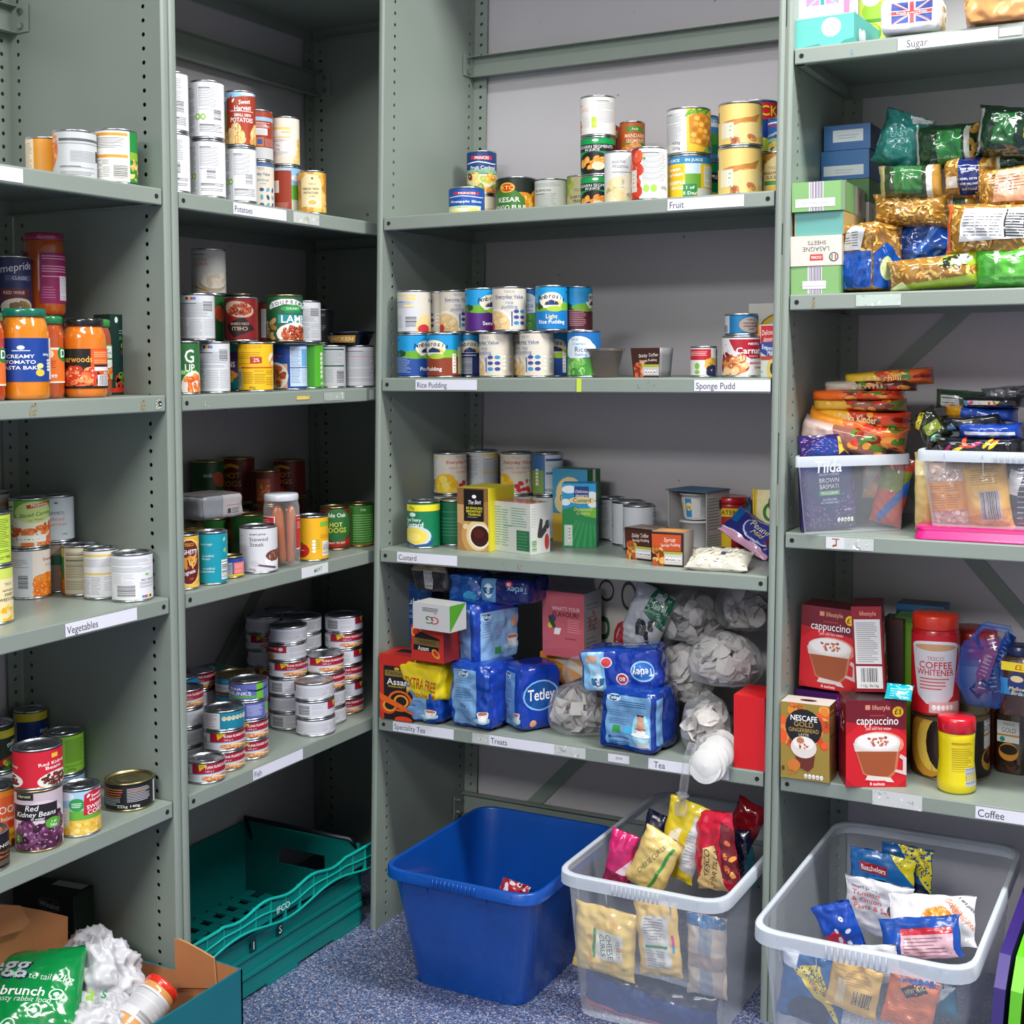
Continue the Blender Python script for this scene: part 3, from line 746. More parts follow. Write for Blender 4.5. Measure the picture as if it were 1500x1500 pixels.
# --- potatoes
def d_white(seed=0, bx=10, gx=-38):
    a = A('eeeff2'); a.r(-70, 0, -69.4, 100, 'b9bcc2'); info(a, -56, -24, 8, 92, '9a9ca2', seed=seed); info(a, -20, 30, 48, 92, '9a9ca2', seed=seed+3)
    a.r(-22, 4, -21.4, 96, 'a9acb2'); a.r(32, 4, 32.6, 96, 'a9acb2'); a.bar(bx, 30, bx+22, 52, True, seed+2, 'eeeff2'); a.e(gx, 36, 6, 6, '8cc63f'); a.e(gx+12, 36, 6, 6, '8cc63f'); a.e(gx, 36, 3, 3, 'eef5e2'); a.e(gx+12, 36, 3, 3, 'eef5e2')
    return info(a, -18, 46, 8, 24, '8a8c92', seed=seed+5)
def d_smallnew():
    a = A('a8391f'); a.r(-64, 0, -36, 100, '7fb24a'); a.r(-64, 66, -36, 100, '7db7dc'); a.p([(-64, 86), (60, 97), (60, 100), (-64, 100)], '8fc4e6'); a.e(-46, 88, 12, 5, 'f2f7fb'); a.e(20, 98, 20, 3, 'f2f7fb'); a.p([(-42, 0), (-30, 84), (-20, 96), (-20, 60), (-30, 0)], 'a8391f')
    a.leaf(-16, 84, 5); a.t('Sweet', 12, 82, 8.5, 'ffffff', 1, 6, it=.15); a.t('Harvest', 8, 70, 9.5, 'ffffff', 1, 4); a.r(-24, 63, 38, 64, 'ffffff')
    a.t('SMALL NEW', 8, 56, 5.5, 'ffffff', 1); a.t('POTATOES', 6, 46.5, 8.2, 'ffffff', 1, fit=66)
    return a.blobs(-56, 2, 62, 34, 26, ('e2b464', 'f0cb86', 'd99f4d', 'efc98a'), 12, 4, .7, 'f9e6bd')
def d_brown():
    a = A('a23b22'); a.r(-50, 0, 60, 24, 'd8dadb'); a.r(-50, 80, 60, 88, '9cc3e2'); a.small(-10, 66, 40, 78, 'e8c9c0', 3, 1.2); a.t('340g', 20, 70, 4, 'ffffff'); a.r(-6, 50, 26, 64, 'f6f0ec'); a.small(-4, 52, 24, 62, '777777'); a.r(-4, 27, 14, 44, 'e58a2c'); a.r(-2, 30, 12, 42, '2a5da8'); a.small(18, 27, 56, 44, 'd9a497'); return a
def d_evpot():
    a = A('ece3cf'); a.r(-60, 93, 60, 100, '4a6fa5'); a.t('TESCO', 4, 88, 4.5, '6e86ad', 0); a.t('Everyday Value', 2, 77, 6.3, '2c4f92', 1); a.t('new potatoes', 2, 65, 6, '6d8bb5', 0); a.t('in water', 10, 57, 3.5, '8aa0c0', 0)
    a.e(-44, 14, 40, 40, 'f3ede0'); a.blobs(-60, 0, -14, 40, 9, ('e0b868', 'eccf92'), 14, 6, .7, 'f7e7bd')
    for i in range(9): a.e(6+(i % 3)*17, 44-(i//3)*16, 6, 4, ('35539a', '5fb3cf')[i % 2], 30*i)
    return a
def d_brown2():
    a = A('9f3a22'); a.r(-64, 94, 60, 100, 'b9d8ec'); a.r(-40, 45, -20, 72, 'f4f0ea'); a.r(14, 0, 44, 100, '8fc4e6'); a.e(28, 78, 14, 7, 'f4f8fb'); a.r(14, 22, 44, 62, '5fae3e'); a.r(14, 0, 44, 30, 'c9d7c4'); a.p([(42, 0), (40, 66), (52, 92), (62, 92), (62, 0)], '9a3322'); a.t('Pot', 54, 46, 9, 'ffffff'); a.small(-50, 4, 12, 24, 'd49a86'); return a
def d_cream():
    a = A('efe6d2'); a.r(-56, 18, 22, 82, 'f3f2ee'); a.r(-54, 74, 16, 80, 'f0d27a'); a.r(-10, 66, 16, 71, 'f0d27a'); a.r(-54, 56, 16, 59, 'f0d27a'); a.small(-54, 46, 16, 54, '9aa0a4'); a.t('567g', -20, 40, 4, '777777', 0); a.t('345g', -20, 31, 4, '777777', 0); a.small(-50, 18, 14, 27, 'aaaaaa')
    return a.blobs(30, 8, 66, 50, 8, ('e7b84e', 'f2cf74'), 12, 2, .7, 'f9e7ae')
def d_peeled():
    a = A('c98a34'); a.blobs(-60, 0, 60, 100, 40, ('e6b04c', 'd99a3a', 'f0c468'), 13, 9, .8, 'f9df9a'); a.p([(-34, 14), (26, 10), (28, 72), (14, 92), (-14, 96), (-34, 80)], 'f0dcaa'); a.e(0, 84, 3, 3, '7a4a2a'); a.t('TESCO', 0, 70, 4.5, '8a6a4a', 0)
    a.t('PEELED NEW', -4, 58, 5.5, '3a2a1a', 1, fit=58); a.t('POTATOES', -4, 48, 5.8, '3a2a1a', 1, fit=56); a.t('in water', 0, 40, 3.2, '5a4a3a'); return a.e(0, 24, 18, 10, 'f6ecd0').e(0, 24, 12, 6, 'e6b860')
POT = 'tins of potatoes on the potato shelf'
Dw = [d_white(0), d_white(3, -4, -46), d_white(5, 14, -20)]
c = tin('B', 1, 229, 279, 87, Dw[1], 'plain white tin half hidden by the upright, lower of the pair', POT, vt=193, h=.112); p1 = c
tin('B', 1, 0, 0, 0, Dw[0], 'plain white tin half hidden by the upright, upper of the pair', POT, on=c)
c = tin('B', 1, 280, 331, 87, Dw[1], 'white bar-coded tin under a white one, two in from the upright', POT, vt=204, h=.112)
tin('B', 1, 0, 0, 0, Dw[2], 'white tin topping the tallest white potato stack', POT, on=c)
c = tin('B', 1, 331, 376, 84, Dw[0], 'white small-print tin under the red small new potatoes tin', POT, vt=208, h=.110)
tin('B', 1, 0, 0, 0, d_smallnew(), 'dark red small new potatoes tin with potato picture, on top', POT, on=c)
c = tin('B', 1, 359, 402, 78, d_evpot(), 'cream and blue value new potatoes tin at stack foot', POT, vt=236, h=.108)
tin('B', 1, 0, 0, 0, d_brown(), 'brick-red tin with silver lower half on the value potatoes', POT, on=c)
c = tin('B', 1, 399, 441, 76, d_brown2(), 'brick-red and sky-blue potato tin below a cream one', POT, vt=243, h=.106)
tin('B', 1, 0, 0, 0, d_cream(), 'cream potato tin stacked on a brick-red one', POT, on=c)
tin('B', 1, 438, 478, 66, d_peeled(), 'golden peeled new potatoes tin standing alone at row end', POT, vt=250, h=.094)
# --- bay A top shelf
def d_may():
    a = A('e0982a'); a.r(-60, 0, -24, 100, 'f0e3c8'); a.small(-58, 10, -26, 92, 'a88a60', 4, 1.4); a.p([(22, 8), (62, 0), (62, 70), (14, 58)], '2a2a2a'); a.p([(25, 11), (62, 3), (62, 66), (18, 55)], 'efe9dc'); a.t('M', 36, 40, 14, '2a2a2a', 0, it=.2); a.r(34, 74, 50, 86, 'f1ede6'); return a
def d_pasta1():
    a = A('c9ccd0'); a.e(-58, 62, 26, 42, 'e07a3a'); a.blobs(-62, 40, -38, 92, 12, ('e9964e', 'd9682c', 'f0ac62'), 7, 2); a.t('NEW', -52, 82, 8, 'f4f0ec'); a.r(-30, 80, 60, 86, '5a5d60'); a.r(-30, 74, 60, 76, '8a8d92'); info(a, -10, 50, 34, 60, '8a8c90'); a.r(44, 38, 56, 62, '26262a'); return info(a, -30, 50, 6, 28, '85878b')
def d_pasta2():
    a = A('1f8c3c'); a.r(-64, 0, 26, 100, 'f0efe9'); a.r(-60, 90, 22, 96, 'e6a22e'); a.small(-58, 64, 20, 88, '777777', 3.2, 1.2); a.r(-60, 47, 22, 53, 'e6a22e'); a.small(-58, 8, -10, 44, '888888', 3.5, 1.1, cols=3); a.bar(-6, 5, 22, 34, True, 4, 'f0efe9')
    a.r(27, 44, 62, 60, '8ab52c'); return a.blobs(30, 2, 62, 44, 14, ('e8b84c', 'f4d27a', 'd89c34'), 7, 8, .5, 'fbe9a8')
c = tin('A', 1, 39, 95, 62, d_may(), 'orange tin with cream panel behind the silver one', vt=200, h=.082)
c = tin('A', 1, 81, 140, 72, d_pasta1(), 'silver-grey tin with orange corner and large print', vt=196, h=.088, r=.036)
c = tin('A', 1, 140, 202, 80, d_pasta2(), 'green tin of pasta with white printed panel, alone by upright', vt=188, h=.098, tab=False)
# --- vegetables
VEG = 'vegetable tins on the third shelf down'
def d_lime():
    a = A('c4e04a'); a.small(-40, 6, 50, 94, '55702a', 3.6, 1.4); return a.t('200g', 40, 12, 5, '3f5a20')
def d_greyorg():
    a = A('b9b7b5'); a.r(-60, 74, 60, 82, 'd9902e'); a.r(-60, 46, 60, 50, 'd9902e'); return info(a, -50, 56, 8, 92, '8d8a88')
def d_sweetc():
    a = A('ecdcae'); a.r(-60, 80, 60, 100, 'cddc62'); a.t('TESCO', 34, 70, 4.5, '5a8a4a'); a.t('NATURALLY', 36, 58, 4, '4a4a3a'); a.t('SWEET', 36, 50, 5.5, '3a3a2a'); a.t('SWEETCORN', 34, 41, 5.5, '3a3a2a'); return a.blobs(-40, 0, 62, 26, 34, ('f2c53a', 'f7d868', 'e8b02a'), 6, 5, .7)
def d_sliced():
    a = A('f0ead2'); a.r(-64, 0, -34, 100, 'd9dcc8'); a.r(-62, 84, -36, 88, '3f8a3a'); a.r(-62, 76, -36, 79, '3f8a3a'); a.r(-62, 42, -36, 45, '3f8a3a'); a.small(-62, 8, -36, 74, '9a9c8a', 3.4)
    a.r(-33, 62, 64, 100, '6aae2e'); a.e(10, 74, 40, 24, 'c7df8a'); a.p([(-4, 82), (50, 90), (50, 98), (-6, 90)], 'c8232c'); a.t('FRESHOVA', 22, 90, 5.5, 'fff4f0', 1, 5, fit=46); a.t('Sliced Carrots', 14, 70, 8, '2c3a1c', 0, 6, it=.2, fit=74); a.t('- in Water -', 14, 58, 5, 'c8403c', 0, 5)
    a.blobs(-33, 0, 62, 42, 40, ('e3702c', 'ee8a42', 'd4571e'), 12, 3, .5, 'f7ab74'); a.r(-24, 8, 34, 24, 'f3efe6'); fsa(a, -18, 16, .9, ('9aa0c8', '7ac143', '7ac143', '7ac143', '7ac143'), False); return a
def d_savers():
    a = A('c9d4dc'); a.e(0, 88, 4, 2.5, '5a6a74'); a.t('savers', 0, 66, 8, '4a5a66', 0, sx=1.1); a.r(-20, 60, 22, 60.8, '7a8a94'); a.t('sliced', 2, 50, 8.5, 'e48a68', 0, sx=1.1); a.t('carrots', 2, 38, 8.5, 'e48a68', 0, sx=1.1); a.t('300g', 18, 14, 4, '5a6a74', 0); a.r(54, 70, 60, 90, 'd9b83a'); a.r(56, 10, 60, 60, '7fa85a'); return a
def d_carval():
    a = A('e9e1d8'); a.r(-64, 0, 4, 100, 'd3d6dc'); a.small(-50, 60, 2, 84, '8d9096', 4, 1.3); a.bar(-26, 16, -4, 50, True, 6, 'd3d6dc'); a.e(-54, 50, 5, 6, '8cc63f'); a.t('Everyday', 42, 80, 6.5, 'd9402e', 1); a.t('sliced', 40, 68, 6.5, 'e79a7a', 0)
    a.p([(5, 0), (64, 0), (64, 44), (36, 52), (5, 40)], 'e97a20'); return a.blobs(8, 0, 62, 44, 40, ('f08a2a', 'f79e42', 'e66e14'), 7, 5, .8, 'ffc07a')
def d_carrotb():
    a = A('8c7a70'); a.r(-64, 56, 64, 78, '1d5a44'); a.small(-60, 82, 60, 96, 'b8aca2'); a.blobs(-10, 4, 60, 54, 16, ('d9803e', 'e79a58', 'c86a2a'), 16, 3, .22); return a
def d_beige():
    a = A('dcd3b8'); a.r(-64, 0, -40, 100, '2f8a3a'); a.r(-64, 80, -42, 100, 'e6cf3a'); a.blobs(-64, 0, -42, 30, 8, ('e8862c',), 8); a.small(-34, 8, 54, 92, '8a8468', 3.6, 1.3); a.small(-34, 60, 20, 92, '5a5440', 12, 1.6); return a
def d_whyel():
    a = A('e2e2e6'); a.r(-50, 88, 44, 93, 'e8c65a'); a.small(-48, 66, 44, 86, '9296a0'); a.r(-50, 70, -34, 75, 'ecd07a'); a.r(-50, 49, 44, 53, 'e8c65a'); a.small(-48, 8, 0, 46, '9a9ea8', 3.3, 1.1, cols=2); a.small(6, 14, 44, 46, '9a9ea8', 4); a.r(50, 0, 64, 100, 'f0ddc6'); a.blobs(52, 10, 64, 34, 3, ('e8803a',), 8); return a
def d_whtid():
    a = A('e4e5ea'); info(a, -52, 50, 60, 94, '9a9da6'); a.small(-40, 34, 6, 60, 'a5a8b0', 4, cols=2); a.bar(-32, 6, 6, 34, True, 8, 'e4e5ea'); a.t('BEST BEFORE', 34, 44, 4, '444a50', 0); a.small(14, 26, 56, 40, '8a8d96'); a.e(30, 56, 5, 3, '8fc27a')
    for i, c_ in enumerate(('3a8fd0', 'c8307a', 'e8c832', '2a2a2a')): a.r(18+i*6, 3, 23.5+i*6, 9, c_)
    return a
s0 = tin('A', 3, -42, 20, 78, d_sweetc(), 'yellow natural sweetcorn tin cut off at the picture edge', VEG, vb=917, h=.097)
s1 = tin('A', 3, 0, 0, 0, d_lime(), 'lime green tin on the natural sweetcorn tin', VEG, on=s0, h=.088)
tin('A', 3, -44, 15, 0, d_greyorg(), 'grey tin with orange bands behind the lime one, top of its stack', VEG, vb=797, z=HT['A'][3]+.1, h=.094)
tin('A', 3, -44, 15, 0, d_greyorg(), 'grey tin with orange bands at the foot of the hidden back stack', VEG, vb=885, h=.0995)
s2 = tin('A', 3, 16, 75, 78, d_carval(), 'white and orange value sliced carrots tin with barcode', VEG, vb=878.5, h=.093)
tin('A', 3, 0, 0, 0, d_sliced(), 'green and white sliced carrots in water tin, on top', VEG, on=s2, h=.092)
s3 = tin('A', 3, 60, 112, 74, d_carrotb(), 'dark tin with green band and carrots behind the front row', VEG, vb=868, h=.095)
tin('A', 3, 0, 0, 0, d_savers(), 'pale blue savers sliced carrots tin, topmost at the back', VEG, on=s3, h=.088)
tin('A', 3, 20, 66, 74, d_greyorg(), 'grey tin hidden behind both carrot stacks, its lid seen', VEG, vb=856, h=.100, z=HT['A'][3]+.07) if 0 else None
tin('A', 3, 92, 146, 80, d_beige(), 'beige tin with green edge, first of the three in front', VEG, vb=871.5, h=.094, tab=True)
tin('A', 3, 124, 174, 80, d_whyel(), 'white tin with yellow stripes between beige and white tins', VEG, vb=877, h=.093, tab=True)
tin('A', 3, 165, 224, 80, d_whtid(), 'plain white bar-coded tin nearest the upright, three in front', VEG, vb=880, h=.088, tab=True)
# --- beans shelf
BE = 'bean and sweetcorn tins on the fourth shelf down'
def d_mush():
    a = A('16377e'); a.r(-64, 78, 64, 100, 'e6d23a'); a.r(-64, 0, -36, 100, 'bcb98a'); a.t('Fresh', 46, 66, 4, '9fb4dc'); a.t('Sliced', 36, 50, 9, 'e9eef8', 1, 5); a.t('Mushrooms', 34, 34, 9, 'e9eef8', 1, 5, fit=62); return a.blobs(-34, 0, 62, 22, 16, ('b98d62', 'd4ae84', '8a6040'), 11, 3, .6)
def d_greycan():
    a = A('b4b4b8'); a.r(-64, 20, -30, 90, 'c8a85a'); info(a, -24, 50, 20, 90, '7f8084', bg='c6c6ca'); return a
def d_mint():
    a = A('1f2b20'); a.r(-64, 74, 64, 92, 'd9cf3c'); a.t('mint', 42, 60, 13, 'e9ece8', 1, 12); a.e(40, 44, 8, 6, '4aa0c8'); a.p([(-10, 20), (60, 36), (60, 20), (-10, 6)], 'b0242a'); a.blobs(-40, 0, 60, 18, 10, ('e0b82c', '2f6a2a'), 10); return a
def d_limebean():
    a = A('86c03c'); a.small(-50, 20, -6, 92, '47702a', 4, 1.4); a.small(2, 14, 50, 92, '3f6626', 4, 1.5); a.t('200g', 14, 9, 6, '35591f', 0); return a
def d_rkb():
    a = A('cf1f33'); a.t('Red Kidney', 26, 64, 9, 'fff6f4', 1, 4, fit=52); a.t('Beans', 26, 52, 9, 'fff6f4', 1, 4); a.r(22, 78, 34, 90, 'f2c33a'); a.t('Kidney', -50, 58, 8, 'f6d8d4'); a.p([(-4, 0), (62, 0), (62, 40)], 'ef8c4e'); a.e(30, 18, 32, 22, 'efe6dc', 12); a.blobs(0, 0, 60, 38, 60, ('5a1f1a', '7a3226', '481612'), 5, 6, .6, 'a86a5a', (30, 18, 28, 18)); a.e(-50, 18, 26, 20, 'efe6dc'); a.blobs(-64, 0, -26, 34, 30, ('5a1f1a', '7a3226'), 5, 7, .6, None, (-50, 18, 22, 16)); return a
def d_rkb2():
    a = A('c9b8c2'); a.e(6, 30, 52, 56, 'ddd0d8'); a.blobs(-56, 0, 52, 70, 90, ('4a1c3c', '6a2f58', '35122a', '7d4470'), 10, 4, .62, 'b98ab0', (2, 26, 54, 50)); a.p([(-40, 88), (-8, 88), (-8, 100), (-40, 100)], '1b1b1d'); a.t('Harvest', -24, 95, 5, 'd9c9a0'); a.r(-50, 52, 32, 80, '221b20'); a.t('Red', -12, 74, 9.5, 'ffffff', 0, it=.2); a.t('Kidney Beans', -6, 63, 8.6, 'ffffff', 0, it=.2, fit=74); a.t('in water', -2, 55, 4.5, 'ffffff', 0, it=.2)
    a.e(24, 44, 14, 10, '57a82e'); a.t('1 of', 24, 46, 4.5, 'ffffff'); a.t('7day', 24, 40, 5, 'ffffff'); a.e(-38, 20, 8, 8, '6cb33a'); a.t('5', -38, 20, 8, 'ffffff'); return a
def d_corn():
    a = A('a9d0ea'); a.r(-64, 30, 64, 56, '68b03c'); a.e(-40, 90, 30, 12, 'e8f2f8'); a.e(-6, 70, 15, 15, '2e9a4a'); a.small(-16, 64, 4, 76, 'e8f5e8', 4, 1.6); a.p([(6, 44), (54, 44), (54, 96), (26, 100), (8, 92)], 'c81e32'); a.leaf(16, 88, 5); a.t('Sweet', 34, 88, 7, 'ffffff', 1, 10); a.t('Harvest', 34, 79, 7, 'ffffff', 1, 8); a.t('SWEET', 32, 63, 9, 'ffffff', 1, 5); a.t('CORN', 34, 51, 10, 'ffffff', 1, 5)
    a.r(-64, 0, 64, 34, 'efc44a'); a.blobs(-60, 0, 60, 30, 70, ('f4d05a', 'e8b238', 'fae08a'), 5, 5, .7); a.r(-48, 22, -20, 64, 'd8dcc0'); fsa(a, -30, 58, .85); return a
def d_food():
    a = A('e88a1e'); a.e(20, 60, 40, 30, 'e8622a'); a.t('FOOD', 22, 66, 13, 'f8f2ea'); a.t('balanced', 26, 50, 7, 'f8e6c8'); a.e(50, 38, 7, 7, 'c8321e'); a.e(26, 40, 7, 7, 'c8321e'); a.r(-64, 0, 64, 30, 'f0b62c'); a.t('kidney', 36, 20, 7, 'a83a1e', 0, it=.2); return a.blobs(20, 0, 64, 10, 5, ('7a2a1e',), 7)
def d_blackfl(H=60):
    a = Art(240, H, '17181c'); a.small(-50, 30, -8, H-6, 'e0763a', 6, 2); a.small(-50, 10, -8, 30, 'b9bbc0', 4, 1.5); a.small(-4, 16, 38, H-6, 'c9cbd0', 4, 1.5); a.small(0, H-18, 30, H-12, 'e0763a', 6, 2); a.t('225g 140g', -2, 8, 6, 'e8e8ea', 1); a.r(46, 2, 62, H-2, 'd8d9dc'); return a
def d_kings():
    a = A('17171a'); a.t('KINGS', 30, 66, 10, 'e9e4dc'); a.t('Mixed', 34, 46, 7, 'e8762a', 0, it=.2); a.t('Beans', 34, 34, 7, 'e8762a', 0, it=.2); return a.small(0, 8, 60, 24, '9a7a5a')
c = tin('A', 4, 22, 70, 70, d_greycan(), 'grey tin under the sliced mushrooms tin', BE, vb=1118, h=.062)
tin('A', 4, 0, 0, 0, d_mush(), 'blue and yellow sliced mushrooms tin at stack top', BE, on=c, h=.080)
c = tin('A', 4, 66, 124, 50, Art(240, 60, '8fb8d8').r(-64, 0, 64, 40, 'e6d65a'), 'blue and yellow flat tin under the lime green one', BE, vb=1160, h=.034)
tin('A', 4, 0, 0, 0, d_limebean(), 'lime green tin with dark green print, on a flat tin', BE, on=c, h=.078, tab=True)
c = tin('A', 4, -34, 24, 80, d_greycan(), 'grey tin under the dark tin lettered mint', BE, vb=1182, h=.060)
tin('A', 4, 0, 0, 0, d_mint(), 'dark tin with yellow band lettered mint', BE, on=c, h=.088)
c = tin('A', 4, 23, 93, 104, d_rkb2(), 'big pale purple kidney beans in water tin', BE, vb=1249, h=.104, mat='gold')
tin('A', 4, 12, 82, 0, d_rkb(), 'red kidney beans tin stacked on a bigger purple one', BE, on=c, h=.068, r=.039)
tin('A', 4, 88, 148, 80, d_corn(), 'blue and yellow sweet corn tin with pull ring', BE, vb=1227, h=.083, tab=True)
tin('A', 4, 154, 226, 0, d_blackfl(), 'flat black tin with bronze lid by the upright', BE, vb=1189.5, h=.052, mat='gold')
c = tin('A', 4, -38, 28, 0, d_food(), 'orange kidney bean tin lettered food', BE, vb=1256, h=.103)
tin('A', 4, -54, 14, 0, d_kings(), 'black mixed bean tin at the very front', BE, vb=1282, h=.062)
# --- soup shelf
SO = 'soup and ready meal tins on the third shelf'
def d_bigsoup():
    a = A('2c6a34'); a.t('NZ', -20, 94, 8, 'c9a83a', 1, it=.3); a.t('G', 14, 74, 26, 'ffffff', 1, fit=30); a.t('UP', 14, 50, 15, 'ffffff', 1, fit=32); a.r(-10, 36, 34, 46, '57b02c'); a.t('KY', -2, 41, 5, 'ffffff'); a.e(26, 12, 34, 32, 'efe6da'); a.blobs(0, 0, 56, 34, 20, ('e8762c', 'f08f42', 'd85c1c'), 9, 3, .7, 'ffb87a', (26, 12, 34, 30)); a.p([(-64, 0), (-20, 0), (-20, 30), (-30, 100), (-64, 100)], 'd9402e'); a.r(-64, 0, -44, 100, 'e8b42c'); a.small(-42, 20, -26, 80, 'f2d0c8', 7, 3); return a
def d_cmyk(seed=0):
    a = A('d6d8dc'); info(a, -54, 40, 50, 84, '8d9098', seed=seed); a.small(-50, 8, 46, 46, 'a0a3aa', 3.6, 1.1, seed, 3)
    for i, c_ in enumerate(('2a2a2a', 'e8c832', 'c8307a', '3a8fd0')): a.r(-26+i*6, 90, -20.5+i*6, 96, c_)
    a.bar(12, 62, 40, 88, True, seed+3, 'd6d8dc'); a.r(48, 0, 60, 100, 'c4c6cc'); return a
def d_hemp():
    a = A('14848f'); a.r(-64, 24, 64, 84, '4a2a6a'); a.t('HE', -34, 74, 12, 'ffffff'); a.t('BEANS', -34, 56, 12, 'ffffff'); a.t('PORK', -36, 42, 6, 'f0e0e8'); return a.blobs(-60, 24, 0, 38, 8, ('e8862c', 'f2a64a'), 9)
def d_yellowcook():
    a = A('f0bd1c'); a.t('HOW TO COOK', -22, 94, 6.5, 'b8761a', 0); a.small(-54, 56, 18, 84, 'a87818', 4, 1.3); a.r(-12, 58, 14, 72, 'b8322a'); a.t('2%', 2, 65, 8, 'ffe9c8'); a.e(48, 68, 16, 14, 'f6ecd0'); a.blobs(38, 60, 58, 76, 6, ('d9682c', 'e8a04a'), 8, 2, .5); a.r(-36, 47, 50, 50, 'c8402a'); a.small(-30, 8, 50, 44, 'a87818', 3.8, 1.3, cols=3); a.bar(-52, 4, -34, 44, True, 4, 'c9d0d8', '6a7078'); a.t('400g', -8, 5, 5, '5a4a1a', 0); return a
def d_blueinfo():
    a = A('1d4a9a'); a.r(0, 4, 52, 96, 'c9dcf0'); a.r(28, 50, 50, 90, '6fb0e0'); a.small(2, 8, 26, 92, '6a8ab8', 3.5, 1.3); a.r(0, 46, 52, 48, '1d3a7a'); a.small(28, 10, 50, 44, '7a96c0', 3.6); a.r(-64, 0, -6, 56, 'd9b08a'); a.e(-36, 28, 32, 32, 'efe9e2'); a.blobs(-60, 8, -12, 48, 24, ('c8642c', 'e08a48', '9a4a1e'), 9, 3, .7, None, (-36, 28, 26, 24)); a.p([(-60, 78), (-20, 72), (-20, 75), (-60, 82)], 'c8323a'); return a
def d_limegreen():
    a = A('3f9a28'); a.r(16, 0, 64, 100, '57b82e'); fsa(a, 40, 78, 1.2, ('a8d86a',)*6); a.t('400g', 44, 8, 7, 'e8f5d8'); return a
def d_greyg():
    a = A('b9bbbf'); a.r(-46, 92, 40, 96, '2c5a48'); info(a, -46, 40, 56, 90, '8a8c90'); a.r(-46, 50, 40, 54, '2c5a48'); a.small(-44, 8, 8, 46, '8f9195', 4, 1.2, cols=3); a.bar(14, 6, 40, 42, True, 2, 'b9bbbf'); a.r(50, 0, 64, 100, '3a4a3c'); return a
def d_pale():
    a = A('d4d4da'); info(a, -52, 56, 8, 92, '9a9ca4'); a.r(-50, 74, 56, 76, 'd88aa0'); return a
def d_dkgreen(t='', col='1f5a2a', tc='e8c84a'):
    a = A(col); a.r(20, 0, 64, 100, col)
    if t: a.t(t, 0, 72, 11, tc, 1)
    a.e(30, 60, 16, 20, 'c8502c', 40); a.small(-50, 10, 0, 40, '4a7a50'); return a
def d_chilli():
    a = A('7a1418'); a.r(-64, 0, -44, 100, '3a0a10'); a.p([(-20, 4), (34, 24), (4, 58), (-40, 34)], '1c1214'); a.t('CHILLI', -4, 26, 9, 'c8a890', 1, 180, fit=42); a.t('CON CARNE', -4, 38, 6, 'c8a890', 1, 180, fit=44); a.e(-6, 74, 38, 20, 'b89a84', -10); return a.blobs(-40, 58, 28, 90, 40, ('8a2c14', 'a8401e', '5a1a0e'), 6, 3, .7, 'd08a5a', (-6, 74, 34, 16))
def d_orangew():
    a = A('a8662a'); a.r(-30, 0, 0, 100, '6a1c1e'); a.r(-24, 10, -2, 84, 'a9abae'); a.small(-22, 12, -4, 82, '6a6c70', 3.6); a.blobs(4, 40, 60, 90, 14, ('c8803a', 'e0a050'), 9); return a
def d_lamb():
    a = A('1d5a34'); a.r(14, 40, 62, 100, '22573a'); a.p([(-36, 78), (-28, 88), (-6, 94), (20, 94), (50, 84), (58, 76), (52, 70), (30, 80), (0, 82), (-24, 74), (-34, 70)], 'e8ece8'); 
    for i, ch in enumerate('SOUPREME'): a.t(ch, -26+i*10.4, 78.5+8.5*math.sin((i+.6)/8*math.pi), 8, '1c2420', 1, 28-i*8)
    a.e(18, 72, 26, 8, '2f9a4a'); a.t('CHUNKY', 18, 72, 5, 'e8f2e8'); a.r(0, 60, 50, 66, '2a7a5a'); a.r(-14, 38, 56, 58, '1a8a8a'); a.t('LAMB', 22, 48, 17, 'ffffff', 1, fit=74); a.e(28, 14, 46, 26, 'ece6de'); a.blobs(-14, 0, 64, 36, 60, ('a83a1e', 'c8582c', '7a2410'), 6, 4, .7, 'e8a070', (28, 14, 40, 20)); a.blobs(-60, 0, -22, 50, 16, ('c89a62', 'a8763e'), 9, 4, .6); fsa(a, -44, 40, .9, ('8ac04a',)*4); return a
def d_dksoup():
    a = A('22262a'); a.t('SOUPREM', -14, 84, 8, '8a8e92', 1, 8); a.e(-20, 66, 16, 6, '3a5a44'); a.t('BEEF', -10, 46, 16, '8c9094', 1, fit=50); return a
def d_chunky():
    a = A('d0cfca'); a.t('smart price', -22, 91, 5, '3a3a3a', 1, sx=.9); a.t('Chunky', -22, 79, 8.6, 'd98a6a', 0); a.t('Chicken', -20, 68, 8.6, 'd98a6a', 0); a.r(-44, 61, -20, 62, 'cfae98'); a.e(14, 24, 36, 22, 'b8a890'); a.e(14, 28, 32, 18, 'e3dccf'); a.blobs(-12, 20, 40, 42, 14, ('cfc0aa', 'e0d4c2'), 8, 3); a.p([(-34, 18), (0, 4), (0, 1), (-36, 14)], 'c88a3a'); a.r(46, 6, 52, 50, 'c8c4a8'); return a
z2 = HT['B'][2]
L2 = z2+.1025
